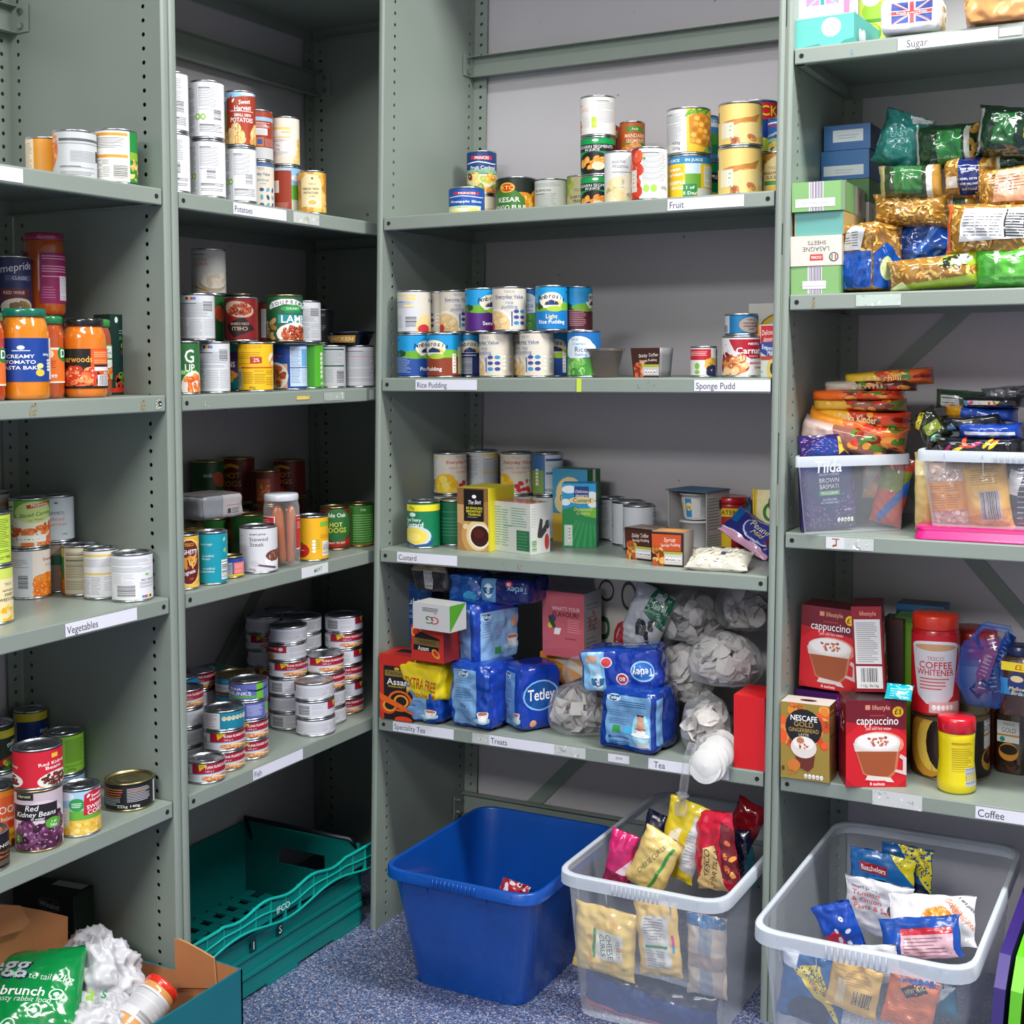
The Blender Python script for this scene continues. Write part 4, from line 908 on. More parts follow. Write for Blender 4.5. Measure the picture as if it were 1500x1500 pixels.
G1 = [tin('B', 2, 248, 293, 78, d_bigsoup(), 'green big soup tin with orange filling, by the upright', SO, d=.004, h=.101),
 tin('B', 2, 291, 337, 75, d_cmyk(1), 'white print-covered tin beside the big soup tin', SO, d=.012, h=.101),
 tin('B', 2, 348, 402, 75, d_yellowcook(), 'bright yellow tin with recipe panel and barcode', SO, d=.008, h=.101, r=.0345),
 tin('B', 2, 328, 372, 73, d_hemp(), 'teal and purple tin partly behind the yellow one', SO, d=.055, h=.101),
 tin('B', 2, 401, 450, 71, d_blueinfo(), 'blue tin with pale panel and bowl picture', SO, d=.03, h=.101),
 tin('B', 2, 430, 474, 74, d_limegreen(), 'lime green tin below a white bar-coded one', SO, d=.062, h=.101),
 tin('B', 2, 463, 507, 67, d_greyg(), 'grey tin with thin green rules, below the flat pie tin', SO, d=.045, h=.097),
 tin('B', 2, 506, 549, 67, d_pale(), 'pale tin with pink rule at the far end of soups', SO, d=.02, h=.097)]
tin('B', 2, 264, 315, 63, d_cmyk(5), 'white tin stacked above the big soup tin', SO, d=.02, z=L2, h=.091)
bk = [tin('B', 2, u0, u1, 70, d_dkgreen('', '1f5a2a'), lb, SO, d=dd, h=.101) for u0, u1, dd, lb in ((288, 330, .11, 'green back row tin hidden under the green carrot tin'), (332, 372, .13, 'green back row tin hidden under the black-topped tin'), (378, 416, .15, 'green back row tin hidden under the orange tin'), (255, 290, .19, 'green back row tin hidden nearest the upright'))]
tin('B', 2, 0, 0, 63, d_dkgreen(), 'green tin with orange shape, behind the white upper tin', SO, on=bk[0], h=.098)
ck = tin('B', 2, 0, 0, 63, d_dkgreen(col='262a28'), 'black tin seen above the red chilli tin', SO, on=bk[1], h=.105, mat='gold')
tin('B', 2, 330, 378, 65, d_chilli(), 'dark red chilli tin standing upside down', SO, d=.03, z=L2, h=.090)
tin('B', 2, 0, 0, 64, d_orangew(), 'brown and orange tin squeezed behind the lamb tin', SO, on=bk[2], h=.094)
tin('B', 2, 391, 444, 73, d_lamb(), 'green chunky lamb soup tin on top of the blue tin', SO, d=.012, z=L2, h=.099, mat='gold')
tin('B', 2, 425, 470, 66, d_cmyk(8), 'white small-print tin right behind the lamb soup', SO, d=.055, z=L2, h=.092)
dk = tin('B', 2, 452, 492, 60, d_greyg(), 'grey back tin under the shadowed soup tin', SO, d=.15, h=.101)
tin('B', 2, 0, 0, 0, d_dksoup(), 'shadowed dark soup tin at the back', SO, on=dk, h=.082)
tw = tin('B', 2, 0, 0, 0, d_dkgreen(), 'green tin under the chunky chicken, second layer back', SO, on=bk[3], h=.098)
tin('B', 2, 281, 331, 63, d_chunky(), 'white chunky chicken tin, highest on this shelf', SO, d=.13, z=z2+.2, h=.096, r=.0345)
# --- meat shelf
ME = 'meat tins on the fourth shelf'
def d_spag():
    a = A('f0b22c'); 
    for y in range(0, 100, 14): a.r(-64, y, 64, y+5, 'f6c65a')
    a.e(14, 50, 38, 46, 'f6d98a'); a.e(14, 50, 35, 43, '6a1a1e'); a.t('TESCO', 16, 84, 6, 'e8b83a'); a.t('SPAGHETTI', 8, 70, 8.5, 'ffffff', 1, fit=62); a.blobs(-6, 44, 36, 60, 14, ('e89a3a', 'f2b85a'), 9, 3, .3); a.t('in', 10, 40, 6, 'f0a03a'); a.t('Bolognese', 8, 30, 8, 'ffffff', 1, 8, fit=60); a.t('rich', 20, 18, 5, 'e8762c'); return a
def d_teal():
    a = A('0f93a8'); a.t('low in sugar', -14, 80, 4.5, 'd9f0f4', 0); a.t('no artificial', -10, 56, 4.5, 'd9f0f4', 0); a.t('flavours', -14, 50, 4.5, 'd9f0f4', 0); a.t('no artificial', -8, 30, 4.5, 'd9f0f4', 0); a.t('preservatives', -12, 24, 4.5, 'd9f0f4', 0); a.e(34, 88, 5, 3, 'b8e08a', 60); a.e(36, 66, 6, 3.5, '8fd05a', 30); a.r(34, 60, 50, 61, '8fd05a'); a.bar(24, 6, 48, 40, True, 5); a.r(24, 42, 48, 46, 'e9ecc0'); return a
def d_blupink():
    a = Art(240, 60, '2a4a9a'); a.r(-64, 0, 64, 7, 'e8c82c'); a.bar(-40, 8, 6, 46, True, 2, 'c9ced6', '5a6070'); a.r(10, 8, 60, 46, 'ee7f7c'); a.small(14, 12, 50, 42, 'f6b0ac', 5, 2); return a
def d_steak():
    a = A('d9d9dd'); a.small(-56, 12, -34, 90, 'a9aab8', 4, 1.4, rag=.7); a.t('smart price', -2, 88, 5, '333333', 1); a.t('Stewed', 0, 76, 9, '3a3a3e', 0); a.t('Steak', -4, 64, 9, '3a3a3e', 0); a.e(34, 24, 22, 16, 'eeeef0'); a.e(36, 36, 22, 13, '6a3a2c'); a.blobs(18, 28, 54, 46, 16, ('7a4636', '5a2c20', '9a6450'), 6, 3, .6); a.e(-8, 20, 10, 6, 'c8c8d0', -30); a.p([(-2, 14), (40, 4), (40, 9), (0, 18)], '6a4a5c'); a.t('392g', -14, 6, 5, '555555', 0); return a
def d_yelltom():
    a = A('eeb31c'); a.r(20, 78, 50, 90, '7fb83a'); a.p([(-50, 34), (-42, 70), (-28, 66), (-34, 32)], 'efe2c0'); a.e(-26, 22, 20, 17, 'c8281e'); a.e(-26, 38, 5, 4, '3f8a2c'); a.small(-36, 16, -16, 26, 'f4c8b8', 5, 2); fsa(a, 4, 44, .9, ('f2eeda',)*4); a.small(10, 20, 20, 50, '7ab03a', 5, 2); a.bar(26, 8, 52, 42, True, 3); a.small(20, 50, 52, 60, 'c88a1a'); return a
def d_olde():
    a = A('5a2a1e'); a.e(6, 58, 42, 42, '2a6a34'); a.t('Olde Oak', 0, 84, 10, 'efe9dc', 1, fit=74); a.t('HOT', 2, 60, 11, 'e0d24a', 1); a.t('DOGS', 6, 46, 12, 'e0d24a', 1, fit=48); a.p([(-40, 26), (0, 14), (44, 26), (44, 12), (0, 2), (-40, 12)], 'a8221e'); a.t('READY TO EAT', 2, 14, 5, 'f2e2d4', 1); return a
def d_greenback():
    a = A('3a7a2c'); a.r(-60, 72, -34, 98, 'b8bcc4'); a.r(-26, 0, -22, 100, '6aa84e'); a.small(-18, 10, 52, 80, '7fb868', 6, 2.2); a.small(-56, 6, -30, 66, '8ab878', 8, 2.5); a.t('Oak', 10, 90, 6, 'cfe0c0'); a.r(-64, 0, 64, 3, 'a8762c'); return a
def d_hot():
    a = A('6a1518'); a.p([(-50, 74), (-20, 84), (0, 78), (0, 86), (-20, 92), (-50, 86)], 'd8a83a'); a.t('HOT', -18, 62, 14, 'd8a84a', 1); a.t('DOGS', -22, 42, 14, 'd8a84a', 1); a.r(10, 0, 64, 100, '7a1a20'); a.e(-30, 10, 20, 20, 'c8502c'); return a
def d_brn(c1='5a1a18'):
    a = A(c1); a.r(-30, 10, 10, 80, '8a4a2a'); a.blobs(-26, 14, 6, 60, 8, ('c8763a', 'a85a2a'), 9, 2, .4); return a
c = tin('B', 3, 247, 292, 0, d_spag(), 'yellow and maroon spaghetti bolognese tin by the upright', ME, vb=865.5, h=.106)
c = tin('B', 3, 288, 334, 0, d_teal(), 'teal tin with white lettering and barcode', ME, vb=858, h=.103, tab=True)
c = tin('B', 3, 318, 357, 0, d_blupink(), 'small blue and pink tin between teal and steak tins', ME, vb=848, h=.044, mat='gold')
c = tin('B', 3, 352, 407, 0, d_steak(), 'white stewed steak tin in front', ME, vb=842.5, h=.096)
c = tin('B', 3, 434, 481, 0, d_yelltom(), 'yellow tin with tomato and barcode beside the sausage jar', ME, vb=823, h=.098)
c = tin('B', 3, 470, 513, 0, d_olde(), 'dark hot dogs tin with green disc, on the far side', ME, vb=806.5, h=.099, mat='gold')
c = tin('B', 3, 505, 549, 0, d_greenback(), 'green hot dogs tin turned to show its back', ME, vb=807.5, h=.100, mat='gold')
g = tin('B', 3, 338, 388, 0, d_dkgreen('', '1f5a24'), 'dark green tin behind the stewed steak', ME, vb=823, h=.101, mat='gold')
g2 = tin('B', 3, 326, 364, 0, d_brn('4a1416'), 'maroon tin between the teal tin and dark green tin', ME, vb=817, h=.101, mat='gold', r=.030)
g3 = tin('B', 3, 292, 334, 0, d_dkgreen('', '1f5a24'), 'green tin under the microwave tray', ME, vb=822, h=.092, mat='gold')
g4 = tin('B', 3, 250, 300, 0, Art(240, 100, 'e0b02a').r(-64, 80, 64, 90, 'f2d878'), 'yellow tin behind the spaghetti tin', ME, vb=838, h=.092, mat='gold')
g5 = tin('B', 3, 372, 412, 0, d_brn(), 'maroon tin below another behind the sausage jar', ME, vb=806, h=.101, mat='gold')
g6 = tin('B', 3, 402, 448, 0, d_brn('6a1518'), 'dark red back tin carrying a second one', ME, vb=790, h=.101, mat='gold')
g7 = tin('B', 3, 284, 330, 0, d_brn('4a1416'), 'maroon back row tin under the tall green one', ME, vb=800, h=.101, mat='gold')
g8 = tin('B', 3, 328, 374, 0, d_brn('4a1416'), 'maroon back row tin under the hot dogs tin', ME, vb=795, h=.101, mat='gold')
tin('B', 3, 0, 0, 0, d_dkgreen('oak', '17481f', 'd9dcd4'), 'dark green tin high at the back', ME, on=g7, h=.104, mat='gold')
tin('B', 3, 0, 0, 0, d_hot(), 'maroon hot dogs tin with gold letters high at the back', ME, on=g8, h=.104, mat='gold')
tin('B', 3, 0, 0, 0, d_brn(), 'maroon tin on top behind the sausage jar', ME, on=g5, h=.080, mat='gold', r=.031)
tin('B', 3, 0, 0, 0, d_hot(), 'dark red tin rising behind the white jar lid', ME, on=g6, h=.090, mat='gold')
# ---------------------------------------------------------------- fish shelf
FI = 'fish tins on the fish shelf'
def d_tuna():
    a = Art(240, 44, 'dcdee4'); a.r(-60, 19, 62, 21, '6a9fd0'); a.r(-30, 21, 62, 44, 'a8152e'); a.p([(-16, 44), (2, 44), (-14, 27)], 'e8c81e'); a.small(-13, 38, -4, 42, '3a2a1a', 3, 1.4)
    a.t('TUNA FLAKES IN BRINE', 28, 36, 6.6, 'ffffff', 1, fit=62); a.t('160 g e', 6, 26.5, 4.2, 'f4dfe0', 1); a.e(56, 34, 5, 6, 'f0dadd')
    a.e(26, 8, 36, 8, 'e0a868'); a.blobs(-6, 3, 56, 14, 30, ('e8a07a', 'd98a5e', 'f0bc98', 'c8764a'), 5, 3, .5, 'f7d8c0'); a.blobs(0, 1, 50, 6, 10, ('7a8a3a', 'a8522c'), 4, 4, .4); a.p([(10, 13), (50, 3), (54, 5), (16, 16)], 'f2d8a4')
    a.bar(-56, 5, -38, 36, True, 3, 'dcdee4'); a.small(-58, 4, -30, 18, 'b0b2ba', 4, 1); return a
def d_tunaback():
    a = Art(240, 44, 'd3d4db'); a.small(-44, 8, 40, 40, '9a9ca8', 4, 1.3); a.small(30, 8, 58, 40, '9a9ca8', 4, 1.2); a.t('160 g', -20, 4, 3.4, '5a5c66', 1); a.t('112 g', 28, 4, 3.4, '5a5c66', 1); a.e(20, 14, 5, 5, 'b8bac2'); a.r(-64, 20, -46, 44, 'a8152e'); return a
def d_tunabar():
    a = Art(240, 44, 'd3d4db'); a.bar(-40, 4, -12, 40, True, 6, 'd3d4db'); a.small(-8, 6, 18, 40, 'a8aab4', 4, 1.2); a.r(24, 21, 64, 44, 'a8152e'); a.p([(38, 44), (56, 44), (42, 25)], 'e8c81e'); a.r(24, 19, 64, 21, '6a9fd0'); return a
def d_tunahalf():
    a = Art(240, 44, 'd6d8de'); a.r(-64, 22, -4, 44, 'a8152e'); a.t('BRINE', -36, 36, 6.4, 'f4e8ea', 1); a.e(-16, 34, 5, 6, 'f0dadd'); a.small(2, 6, 56, 40, '9a9ca8', 4, 1.2); a.blobs(-60, 2, -32, 16, 12, ('e0a070', 'd08a5a'), 6); return a
def d_purp():
    a = Art(240, 44, '5d68b0'); a.r(18, 0, 34, 44, '6ab82c'); a.p([(-2, 30), (18, 26), (42, 30), (52, 37), (50, 28), (44, 25), (18, 20), (4, 24)], '1c2450'); a.t('TUNA', -26, 30, 7, 'ffffff', 0); a.t('CHUNKS', -22, 17, 10, 'ffffff', 0); a.t('by', -46, 22, 12, 'dfe2f2', 0); a.r(-58, 4, 20, 10, '57a83a'); return a
def d_purp2():
    a = Art(240, 44, '5d68b0'); a.small(-6, 6, 30, 40, 'c9cce4', 4, 1.4); a.r(36, 6, 48, 40, '6ab82c'); a.r(36, 6, 48, 14, 'e88a3a'); return a
def d_bluefish():
    a = Art(240, 44, 'cfd3d8'); a.r(-56, 24, -4, 44, '1f8fae'); a.t('essentials', -20, 35, 4, 'a8dcec', 0); a.t('TUNA CHUNKS', -28, 13, 6.5, '2f9ab8', 0, fit=52)
    for x, y, k in ((24, 32, 1), (42, 19, 1)): a.e(x, y, 14*k, 6*k, '1f8fc0'); a.p([(x+11, y), (x+22, y+8), (x+20, y-8)], '1f8fc0')
    a.e(8, 16, 2.5, 2, '1f8fc0'); a.e(14, 22, 2.5, 2, '1f8fc0'); return a
def d_tealn():
    a = Art(240, 46, '127f9a'); a.r(-64, 0, -10, 46, 'd8d9dd'); a.small(-56, 4, -12, 42, 'b5898c', 4, 1.3); 
    for i in range(7): a.e(-2+i*9, 30, 4.6, 7, 'd9d5b8', 0, 8); a.lay -= 1; a.e(-2+i*9, 31, 3, 3, ('e8b03a', 'e0a070', '8ab84a')[i % 3], 0, 8)
    a.p([(40, 22), (50, 20), (54, 34), (44, 34)], 'd8eaf0'); return a
def d_4p():
    a = Art(240, 44, '1f8cc8'); a.t('no', 30, 30, 8, 'e8f2f8', 1); a.e(34, 12, 10, 6, 'e8f2f8'); return a
def d_orange4():
    a = Art(240, 44, 'e8561e'); a.t('4', 34, 32, 16, 'f7d23a', 1); a.t('PACK', 34, 12, 11, 'f7d23a', 1, fit=30); return a
def d_ltblue():
    a = Art(240, 44, '7fb6dc'); a.small(0, 6, 56, 40, 'd4e6f2', 5, 1.6); a.e(46, 34, 6, 6, '2a6aa8'); return a
TU, TB, TR, TH = d_tuna(), d_tunaback(), d_tunabar(), d_tunahalf()
P1, P2_, BF, TN, FP, OR, LB = d_purp(), d_purp2(), d_bluefish(), d_tealn(), d_4p(), d_orange4(), d_ltblue()
ORD = ('lowest', 'second', 'third', 'fourth', 'fifth', 'sixth', 'seventh')
def stack(u0, u1, vb, arts, where, hgt=.038, rots=None, r=None, mats=None):
    o = None; n = len(arts)
    for i, a in enumerate(arts):
        nm = {id(TU): 'red banded tuna tin', id(TB): 'white tuna tin turned to its back', id(TR): 'white tuna tin showing a barcode', id(TH): 'half red, half white tuna tin', id(P1): 'purple tuna chunks tin', id(P2_): 'purple tin turned to its side', id(BF): 'pale tin with two blue fish', id(TN): 'teal and white flat tin', id(FP): 'bright blue fish tin', id(OR): 'orange four pack tin', id(LB): 'light blue fish tin'}[id(a)]
        pos = 'topmost' if i == n-1 else ORD[i]+('')
        lb = f'{nm}, {pos}, {where}'
        if o is None: o = tin('B', 4, u0, u1, 0, a, lb, FI, vb=vb, h=hgt, cat='can', r=r, name='fish_tin', rot=R.uniform(-3, 3))
        else: o = tin('B', 4, 0, 0, 0, a, lb, FI, on=o, h=hgt, name='fish_tin', rot=R.uniform(-4, 4), mat=(mats or {}).get(i, 'tin'))
    return o
stack(274, 330, 1154, [TU], 'standing alone in front', .043)
stack(434, 491, 1085.5, [TB, TR, TB], 'front three-tin stack', .0385)
stack(299, 359, 1135, [TU, TU, TN], 'teal-topped stack', .0405)
stack(336, 393, 1117.5, [TU, TU, P2_, P1], 'purple-topped stack', .0395)
stack(451, 507, 1067.5, [TB, TB, TU, TU], 'four-tin stack behind front three', .0385)
stack(396, 451, 1073, [TR, TB, TR, TU, TH, TB], 'tall white-topped stack', .0375)
stack(478, 533, 1054, [TU, TR, TU, TR, TU, TR], 'tall stack beside corner panel', .0375)
stack(233, 292, 1108, [LB, LB, OR, FP], 'four-pack stack by upright', .0395)
stack(268, 321, 1098, [TB, TU, TB, TU], 'stack between four-pack and teal', .038)
stack(318, 376, 1090, [TU, TB, BF, BF], 'stack behind purple tins', .037, mats={3: 'gold'})
stack(250, 306, 1068, [TB, TB, TR], 'short stack by upright', .038)
stack(415, 473, 1052, [TB, TR, TB, TB, TB, TB], 'stack behind the tall white-topped one', .0375)
stack(362, 415, 1050, [TB, TU, TU, TB, TU, TB], 'stack between fish and tall one', .0375)
stack(388, 445, 1040, [TB, TB, TB, TB, TB, TB], 'rearmost stack', .0372)
stack(246, 296, 1054, [TB, TB, TB, TU], 'rear stack by upright', .038)
# ---------------------------------------------------------------- fruit shelf
FR = 'fruit tins on the fruit shelf'
def princes(a, name, y0=90):
    a.p([(-30, y0-3), (28, y0-5), (28, y0+5), (-30, y0+5)], 'd8283a'); a.t('PRINCES', 0, y0, 7, 'ffffff', 1, fit=50)
    a.p([(-46, y0-12), (-10, y0-8), (30, y0-13), (44, y0-12), (44, y0-14.5), (30, y0-16), (-10, y0-11), (-46, y0-15)], 'e8eef6'); return a
def d_pslice():
    a = A('1251a8'); princes(a, '', 82); a.t('Pineapple Slices', -2, 52, 8.5, 'ffffff', 1, fit=76); a.r(-60, 26, 34, 36, 'c8e6b8'); a.t('with juice', -10, 31, 4, '4a7a3a', 0); a.p([(-60, 0), (50, 0), (30, 28), (-60, 26)], 'eef0c8'); a.blobs(-40, 4, 20, 20, 10, ('f0d84a', 'f6e87a'), 12, 4, .5); return a
def d_cocktail():
    a = A('12407e'); princes(a, '', 86); a.t('Fruit Cocktail', 4, 62, 9, 'ffffff', 1, fit=82); a.r(-58, 48, 50, 57, '8fc8a0'); a.t('with juice', -4, 52.5, 4, '2a5a3a', 0); a.r(-64, 0, 64, 46, 'dfe2b8'); return a.blobs(-56, 2, 58, 42, 26, ('f0b83a', 'b8cf5a', 'e8903a', '8aa83a', 'f6da7a', '7a2a2a'), 13, 5, .7, 'fbeeba')
def d_kesar():
    a = A('17231a'); a.blobs(4, 4, 62, 76, 12, ('f0a01e', 'f7b834', 'e8901a'), 26, 4, .6, 'fbd36a'); a.e(-24, 38, 42, 40, '3f7a26'); a.e(-18, 78, 16, 12, 'f0b42c'); a.e(-18, 78, 13, 9, 'c8321e'); a.t('KTC', -18, 78, 9, 'f7e04a', 1); a.t('KESAR', -16, 50, 11, 'ffffff', 1); a.t('MANGO PULP', -20, 32, 10, 'ffffff', 1, fit=76); return a.t('SWEETENED', -20, 20, 4, 'dfe8c8', 1)
def d_whiteg():
    a = A('d9dbd6'); a.small(-50, 82, 30, 94, '9a9c98'); a.t('BEST BEFORE END', -22, 74, 5, '4a4c4a', 1, fit=44); info(a, -50, 20, 26, 68, '9a9c98'); a.r(-50, 4, -38, 18, '4f9a3a'); a.bar(-28, 3, 24, 16, True, 3, 'd9dbd6'); a.r(42, 14, 56, 60, 'e0c8b8'); return a
def d_pears():
    a = A('c3bb8a'); a.blobs(-60, 60, -30, 100, 5, ('8aa03a', 'a8b84a'), 16); a.t('TESCO', -8, 68, 6, '5a7a3a', 0); a.t('QUARTERED', -10, 52, 6.4, '3a3a2a', 1, fit=48); a.t('PEARS', -10, 42, 6.4, '3a3a2a', 1); a.r(-40, 22, 20, 33, '4f8a3a'); a.t('IN JUICE', -10, 27.5, 5, 'e8f0d0', 1); return a
def d_mand(top=1):
    a = A('00a04e'); a.e(-6, 94, 7, 4, 'e8f6e8'); a.r(-64, 62, 64, 84, '1c2226'); a.t('MANDARIN SEGMENTS', -14, 76, 8.5, 'ffffff', 0, fit=100); a.t('IN JUICE', -14, 67, 6.5, 'ffffff', 1); a.e(-12, 28, 44, 34, '151a18'); a.blobs(-50, 10, 24, 52, 26, ('f49a2c', 'f7ae4a', 'ec8a1c'), 9, 4, .6, 'fbd08a', (-14, 32, 34, 20)); a.e(0, 20, 14, 12, 'f2e6c8'); a.e(0, 20, 9, 8, 'e8d8a8'); fsa(a, 44, 44, .9); return a
def d_whpeach():
    a = A('ece9e4'); a.t('Value', -50, 80, 7, 'e89a7a', 0); a.small(-50, 60, -16, 72, 'f0b8a0', 5, 2); a.blobs(-60, 8, -46, 40, 6, ('e87a4a',), 8); info(a, -4, 50, 30, 92, 'b4b4b8'); a.small(-38, 18, -16, 48, 'b0b0b0', 5); a.r(-14, 16, -3, 46, 'b8d84a'); a.r(-14, 24, -3, 32, 'f0d23a'); return a
def d_redcan():
    a = A('c02434'); a.r(-64, 0, 64, 36, 'd4d6da'); a.small(-60, 4, 60, 32, 'a0a2a8', 7, 3); a.r(-10, 70, 30, 90, 'a8d05a'); return a
def d_mandb():
    a = A('b8581e'); a.r(-20, 76, 36, 90, '3f8a2c'); a.t('Asda', 8, 83, 7, 'e8f0c8', 1); a.t('MANDARIN', 10, 64, 11, 'f2d8b8', 1, fit=70); a.t('SEGMENTS', 12, 50, 10, 'f2d8b8', 1, fit=64); a.r(-30, 36, 50, 44, '3f8a2c'); return a.blobs(-50, 0, 40, 32, 10, ('e88a3c', 'f0a050', 'd9762c'), 20, 3, .8, 'f6c08a')
def d_ornb():
    a = A('e8dcc8'); return a.blobs(-60, 30, 60, 90, 12, ('e87a1c', 'f29a3a'), 26, 3, .6, 'f6c07a')
def d_wait():
    a = A('e6e6e6'); a.t('essential', -2, 82, 7, '5a5c60', 0); a.t('Waitrose', 2, 72, 7.4, '6a6c70', 0); a.small(-20, 56, 40, 64, 'a8a89a', 6, 2); a.blobs(-50, 4, 30, 44, 14, ('f2e2b8', 'f6ecd2', 'ecd8a0'), 16, 3, .8); return a
def d_tom():
    a = A('e4e4e4'); a.r(-50, 0, -22, 100, 'c8281e'); a.blobs(-50, 10, -24, 96, 10, ('d9402a', 'c8281e', 'e8603a'), 15, 4, .8, 'f29a7a'); a.r(-48, 14, -28, 58, 'e8e4d8'); fsa(a, -38, 50, .9, ('7ac143', '7ac143', 'd94a3a', '7ac143')); info(a, -16, 50, 36, 94, '96989c'); a.e(-10, 80, 3, 3, '5a9a2c'); a.e(-6, 20, 7, 8, '9ad04a'); a.e(10, 20, 7, 8, '9ad04a'); a.t('400g', 36, 22, 7, '5a5c60', 0); return a
def d_pine():
    a = A('e4e4e2'); info(a, -56, -8, 20, 92, '96989c'); a.t('432g', -24, 22, 6, '5a5a5a', 0); a.t('259g', -24, 10, 6, '5a5a5a', 0); a.r(-4, 0, 64, 100, 'e8c23a')
    a.p([(2, 20), (50, 6), (60, 40), (54, 80), (20, 96), (0, 80)], 'c8862a')
    for i in range(5):
        for j in range(5): a.e(6+i*11+j*2, 26+j*13-i*1.5, 5.2, 5.5, ('e0a43c', 'f0bc52', 'b8701e')[(i+j) % 3], 20, 8); a.lay -= 1
    a.lay += 1; a.blobs(-2, 90, 40, 100, 8, ('4a8a2c', '6aa83a'), 12, 2, .25); a.blobs(30, 4, 62, 16, 8, ('5a8a2c', '8ab84a'), 12, 2, .25); return a
def d_shpine():
    a = A('f0c81e'); a.r(-64, 84, 64, 100, '2a8ac0'); a.t('IN JUICE', -34, 92, 6, 'ffffff', 1); a.t('IN JUICE', 8, 92, 6, 'ffffff', 1); a.r(-8, 20, 20, 84, '6aa83a'); a.r(-8, 60, 20, 84, 'cfe4f0'); a.p([(-52, 44), (-14, 46), (-12, 78), (-50, 76)], 'e8b81a'); a.t('Sweet', -32, 72, 9, 'ffffff', 1, 3); a.t('Harvest', -32, 60, 9, 'ffffff', 1, 3); a.t('PINEAPPLE', -30, 40, 8.5, 'ffffff', 1, fit=44); a.t('RINGS', -24, 28, 6.5, 'ffffff', 1); a.r(-12, 4, 12, 36, '2a8a4a'); a.t('1 of', 0, 28, 7, 'ffffff', 1); a.t('5 Day', 0, 15, 7, 'ffffff', 1); a.r(26, 30, 56, 78, 'e9ecd8'); a.small(28, 34, 54, 76, '8a8c88', 4); a.r(14, 4, 60, 26, 'd8dadc'); return a
def d_bluegr():
    a = A('3a8ac0'); a.r(-10, 76, 64, 86, 'e8f0f8'); a.t('IN JUICE', 20, 90, 7, 'ffffff', 1); a.r(0, 30, 64, 60, '4a9a3a'); a.r(20, 10, 50, 34, '1d7a44'); return a
def d_greenap():
    a = A('00803c'); a.r(-64, 52, 64, 76, '1a2420'); a.t('PINEAPPLE', 10, 66, 9, 'ffffff', 0); a.r(-64, 0, 64, 28, 'e8c83a'); return a
def d_yribs():
    a = A('f0cf7a'); a.r(46, 50, 60, 100, 'a8bc52'); a.r(-58, 56, -48, 84, '3a3c3a'); a.p([(-34, 56), (20, 66), (40, 76), (30, 54), (-10, 46)], 'c8863c'); a.e(20, 24, 44, 30, 'f4da90'); a.blobs(-30, 0, 50, 16, 6, ('c87a4a', 'f0cf7a'), 12); a.r(-40, 14, -12, 54, 'f2e6c8'); fsa(a, -18, 44, 1, ('7ac143', '7ac143', 'e8903a', '7ac143')); a.r(40, 20, 56, 44, 'e9ece0'); a.small(42, 24, 54, 42, '8a8c88', 4); return a
def d_pack():
    a = A('1a3f8c'); a.r(-64, 64, 64, 98, 'd02030'); a.t('PACK', 6, 82, 20, 'f7e23a', 1, fit=72); a.t('4', 52, 84, 20, '3fae3a', 1); a.blobs(-10, 0, 30, 20, 8, ('f0e04a', 'a8c83a'), 12); a.r(-30, 36, 0, 44, 'e8eef6'); return a
def d_princ2():
    a = A('2a6ab8'); a.t('PRINCES', -30, 82, 9, 'd8283a', 1); a.r(-60, 88, 0, 92, 'ffffff'); a.t('Pineapple Sl', -30, 58, 9, 'ffffff', 1, 10); a.r(-60, 36, 10, 46, 'a8d8a0'); a.blobs(-60, 4, 0, 32, 10, ('f0d84a', 'f6ec9a'), 12); return a
def d_tpine():
    a = A('9a6a2a'); a.blobs(-60, 0, 60, 100, 40, ('b8802e', 'c8963a', '7a4e1c'), 10, 6, .8); a.p([(-34, 12), (20, 12), (26, 70), (0, 96), (-30, 76)], 'efd89a'); a.t('TESCO', -6, 66, 6, '5a8a3a', 0); a.t('PINEAPPLE', -12, 54, 7, '3a2a1a', 1, fit=40); a.t('SLICES', -10, 44, 7, '3a2a1a', 1); a.r(-30, 26, 20, 36, '4f9a3a'); a.e(0, 16, 18, 8, 'f2c82c'); return a
tin('C', 1, 658, 710, 0, d_pslice(), 'short blue pineapple slices tin at the row start', FR, vt=273, h=.069)
c = tin('C', 1, 684, 728, 0, A('e4d8c0').small(-50, 40, 50, 60, 'e8a080', 8, 3), 'cream tin with orange print under the fruit cocktail', FR, vt=285, h=.073)
tin('C', 1, 0, 0, 0, d_cocktail(), 'tall blue fruit cocktail tin on a cream one', FR, on=c, h=.104, r=.035)
tin('C', 1, 727, 786, 0, d_kesar(), 'wide dark mango pulp tin with green disc', FR, vt=258, h=.108)
tin('C', 1, 784, 831, 0, d_whiteg(), 'plain off-white tin between mango and pears', FR, vt=262, h=.100)
c = tin('C', 1, 851, 902, 0, d_mand(), 'bottom green mandarin tin of the tall three', FR, vt=256, h=.0845)
c = tin('C', 1, 0, 0, 0, d_mand(0), 'middle green mandarin segments tin under a white one', FR, on=c, h=.0845)
tin('C', 1, 0, 0, 0, d_whpeach(), 'white tin crowning the green mandarin stack', FR, on=c, h=.089)
tin('C', 1, 886, 930, 0, d_wait(), 'white ribbed tin lettered essential, cream fruit picture', FR, vt=220, h=.110, ribs=True)
tin('C', 1, 925, 977, 0, d_tom(), 'white tin with red tomato panel on the fruit shelf', FR, vt=214, h=.109)
c = tin('C', 1, 979, 1042, 0, d_shpine(), 'yellow and blue pineapple rings tin, lower of pair', FR, vt=226, h=.096)
tin('C', 1, 0, 0, 0, d_pine(), 'white tin with big pineapple picture, upper of pair', FR, on=c, h=.096)
c = tin('C', 1, 1052, 1116, 0, d_yribs(), 'lower ribbed yellow pear tin', FR, vt=213, h=.0965, ribs=True)
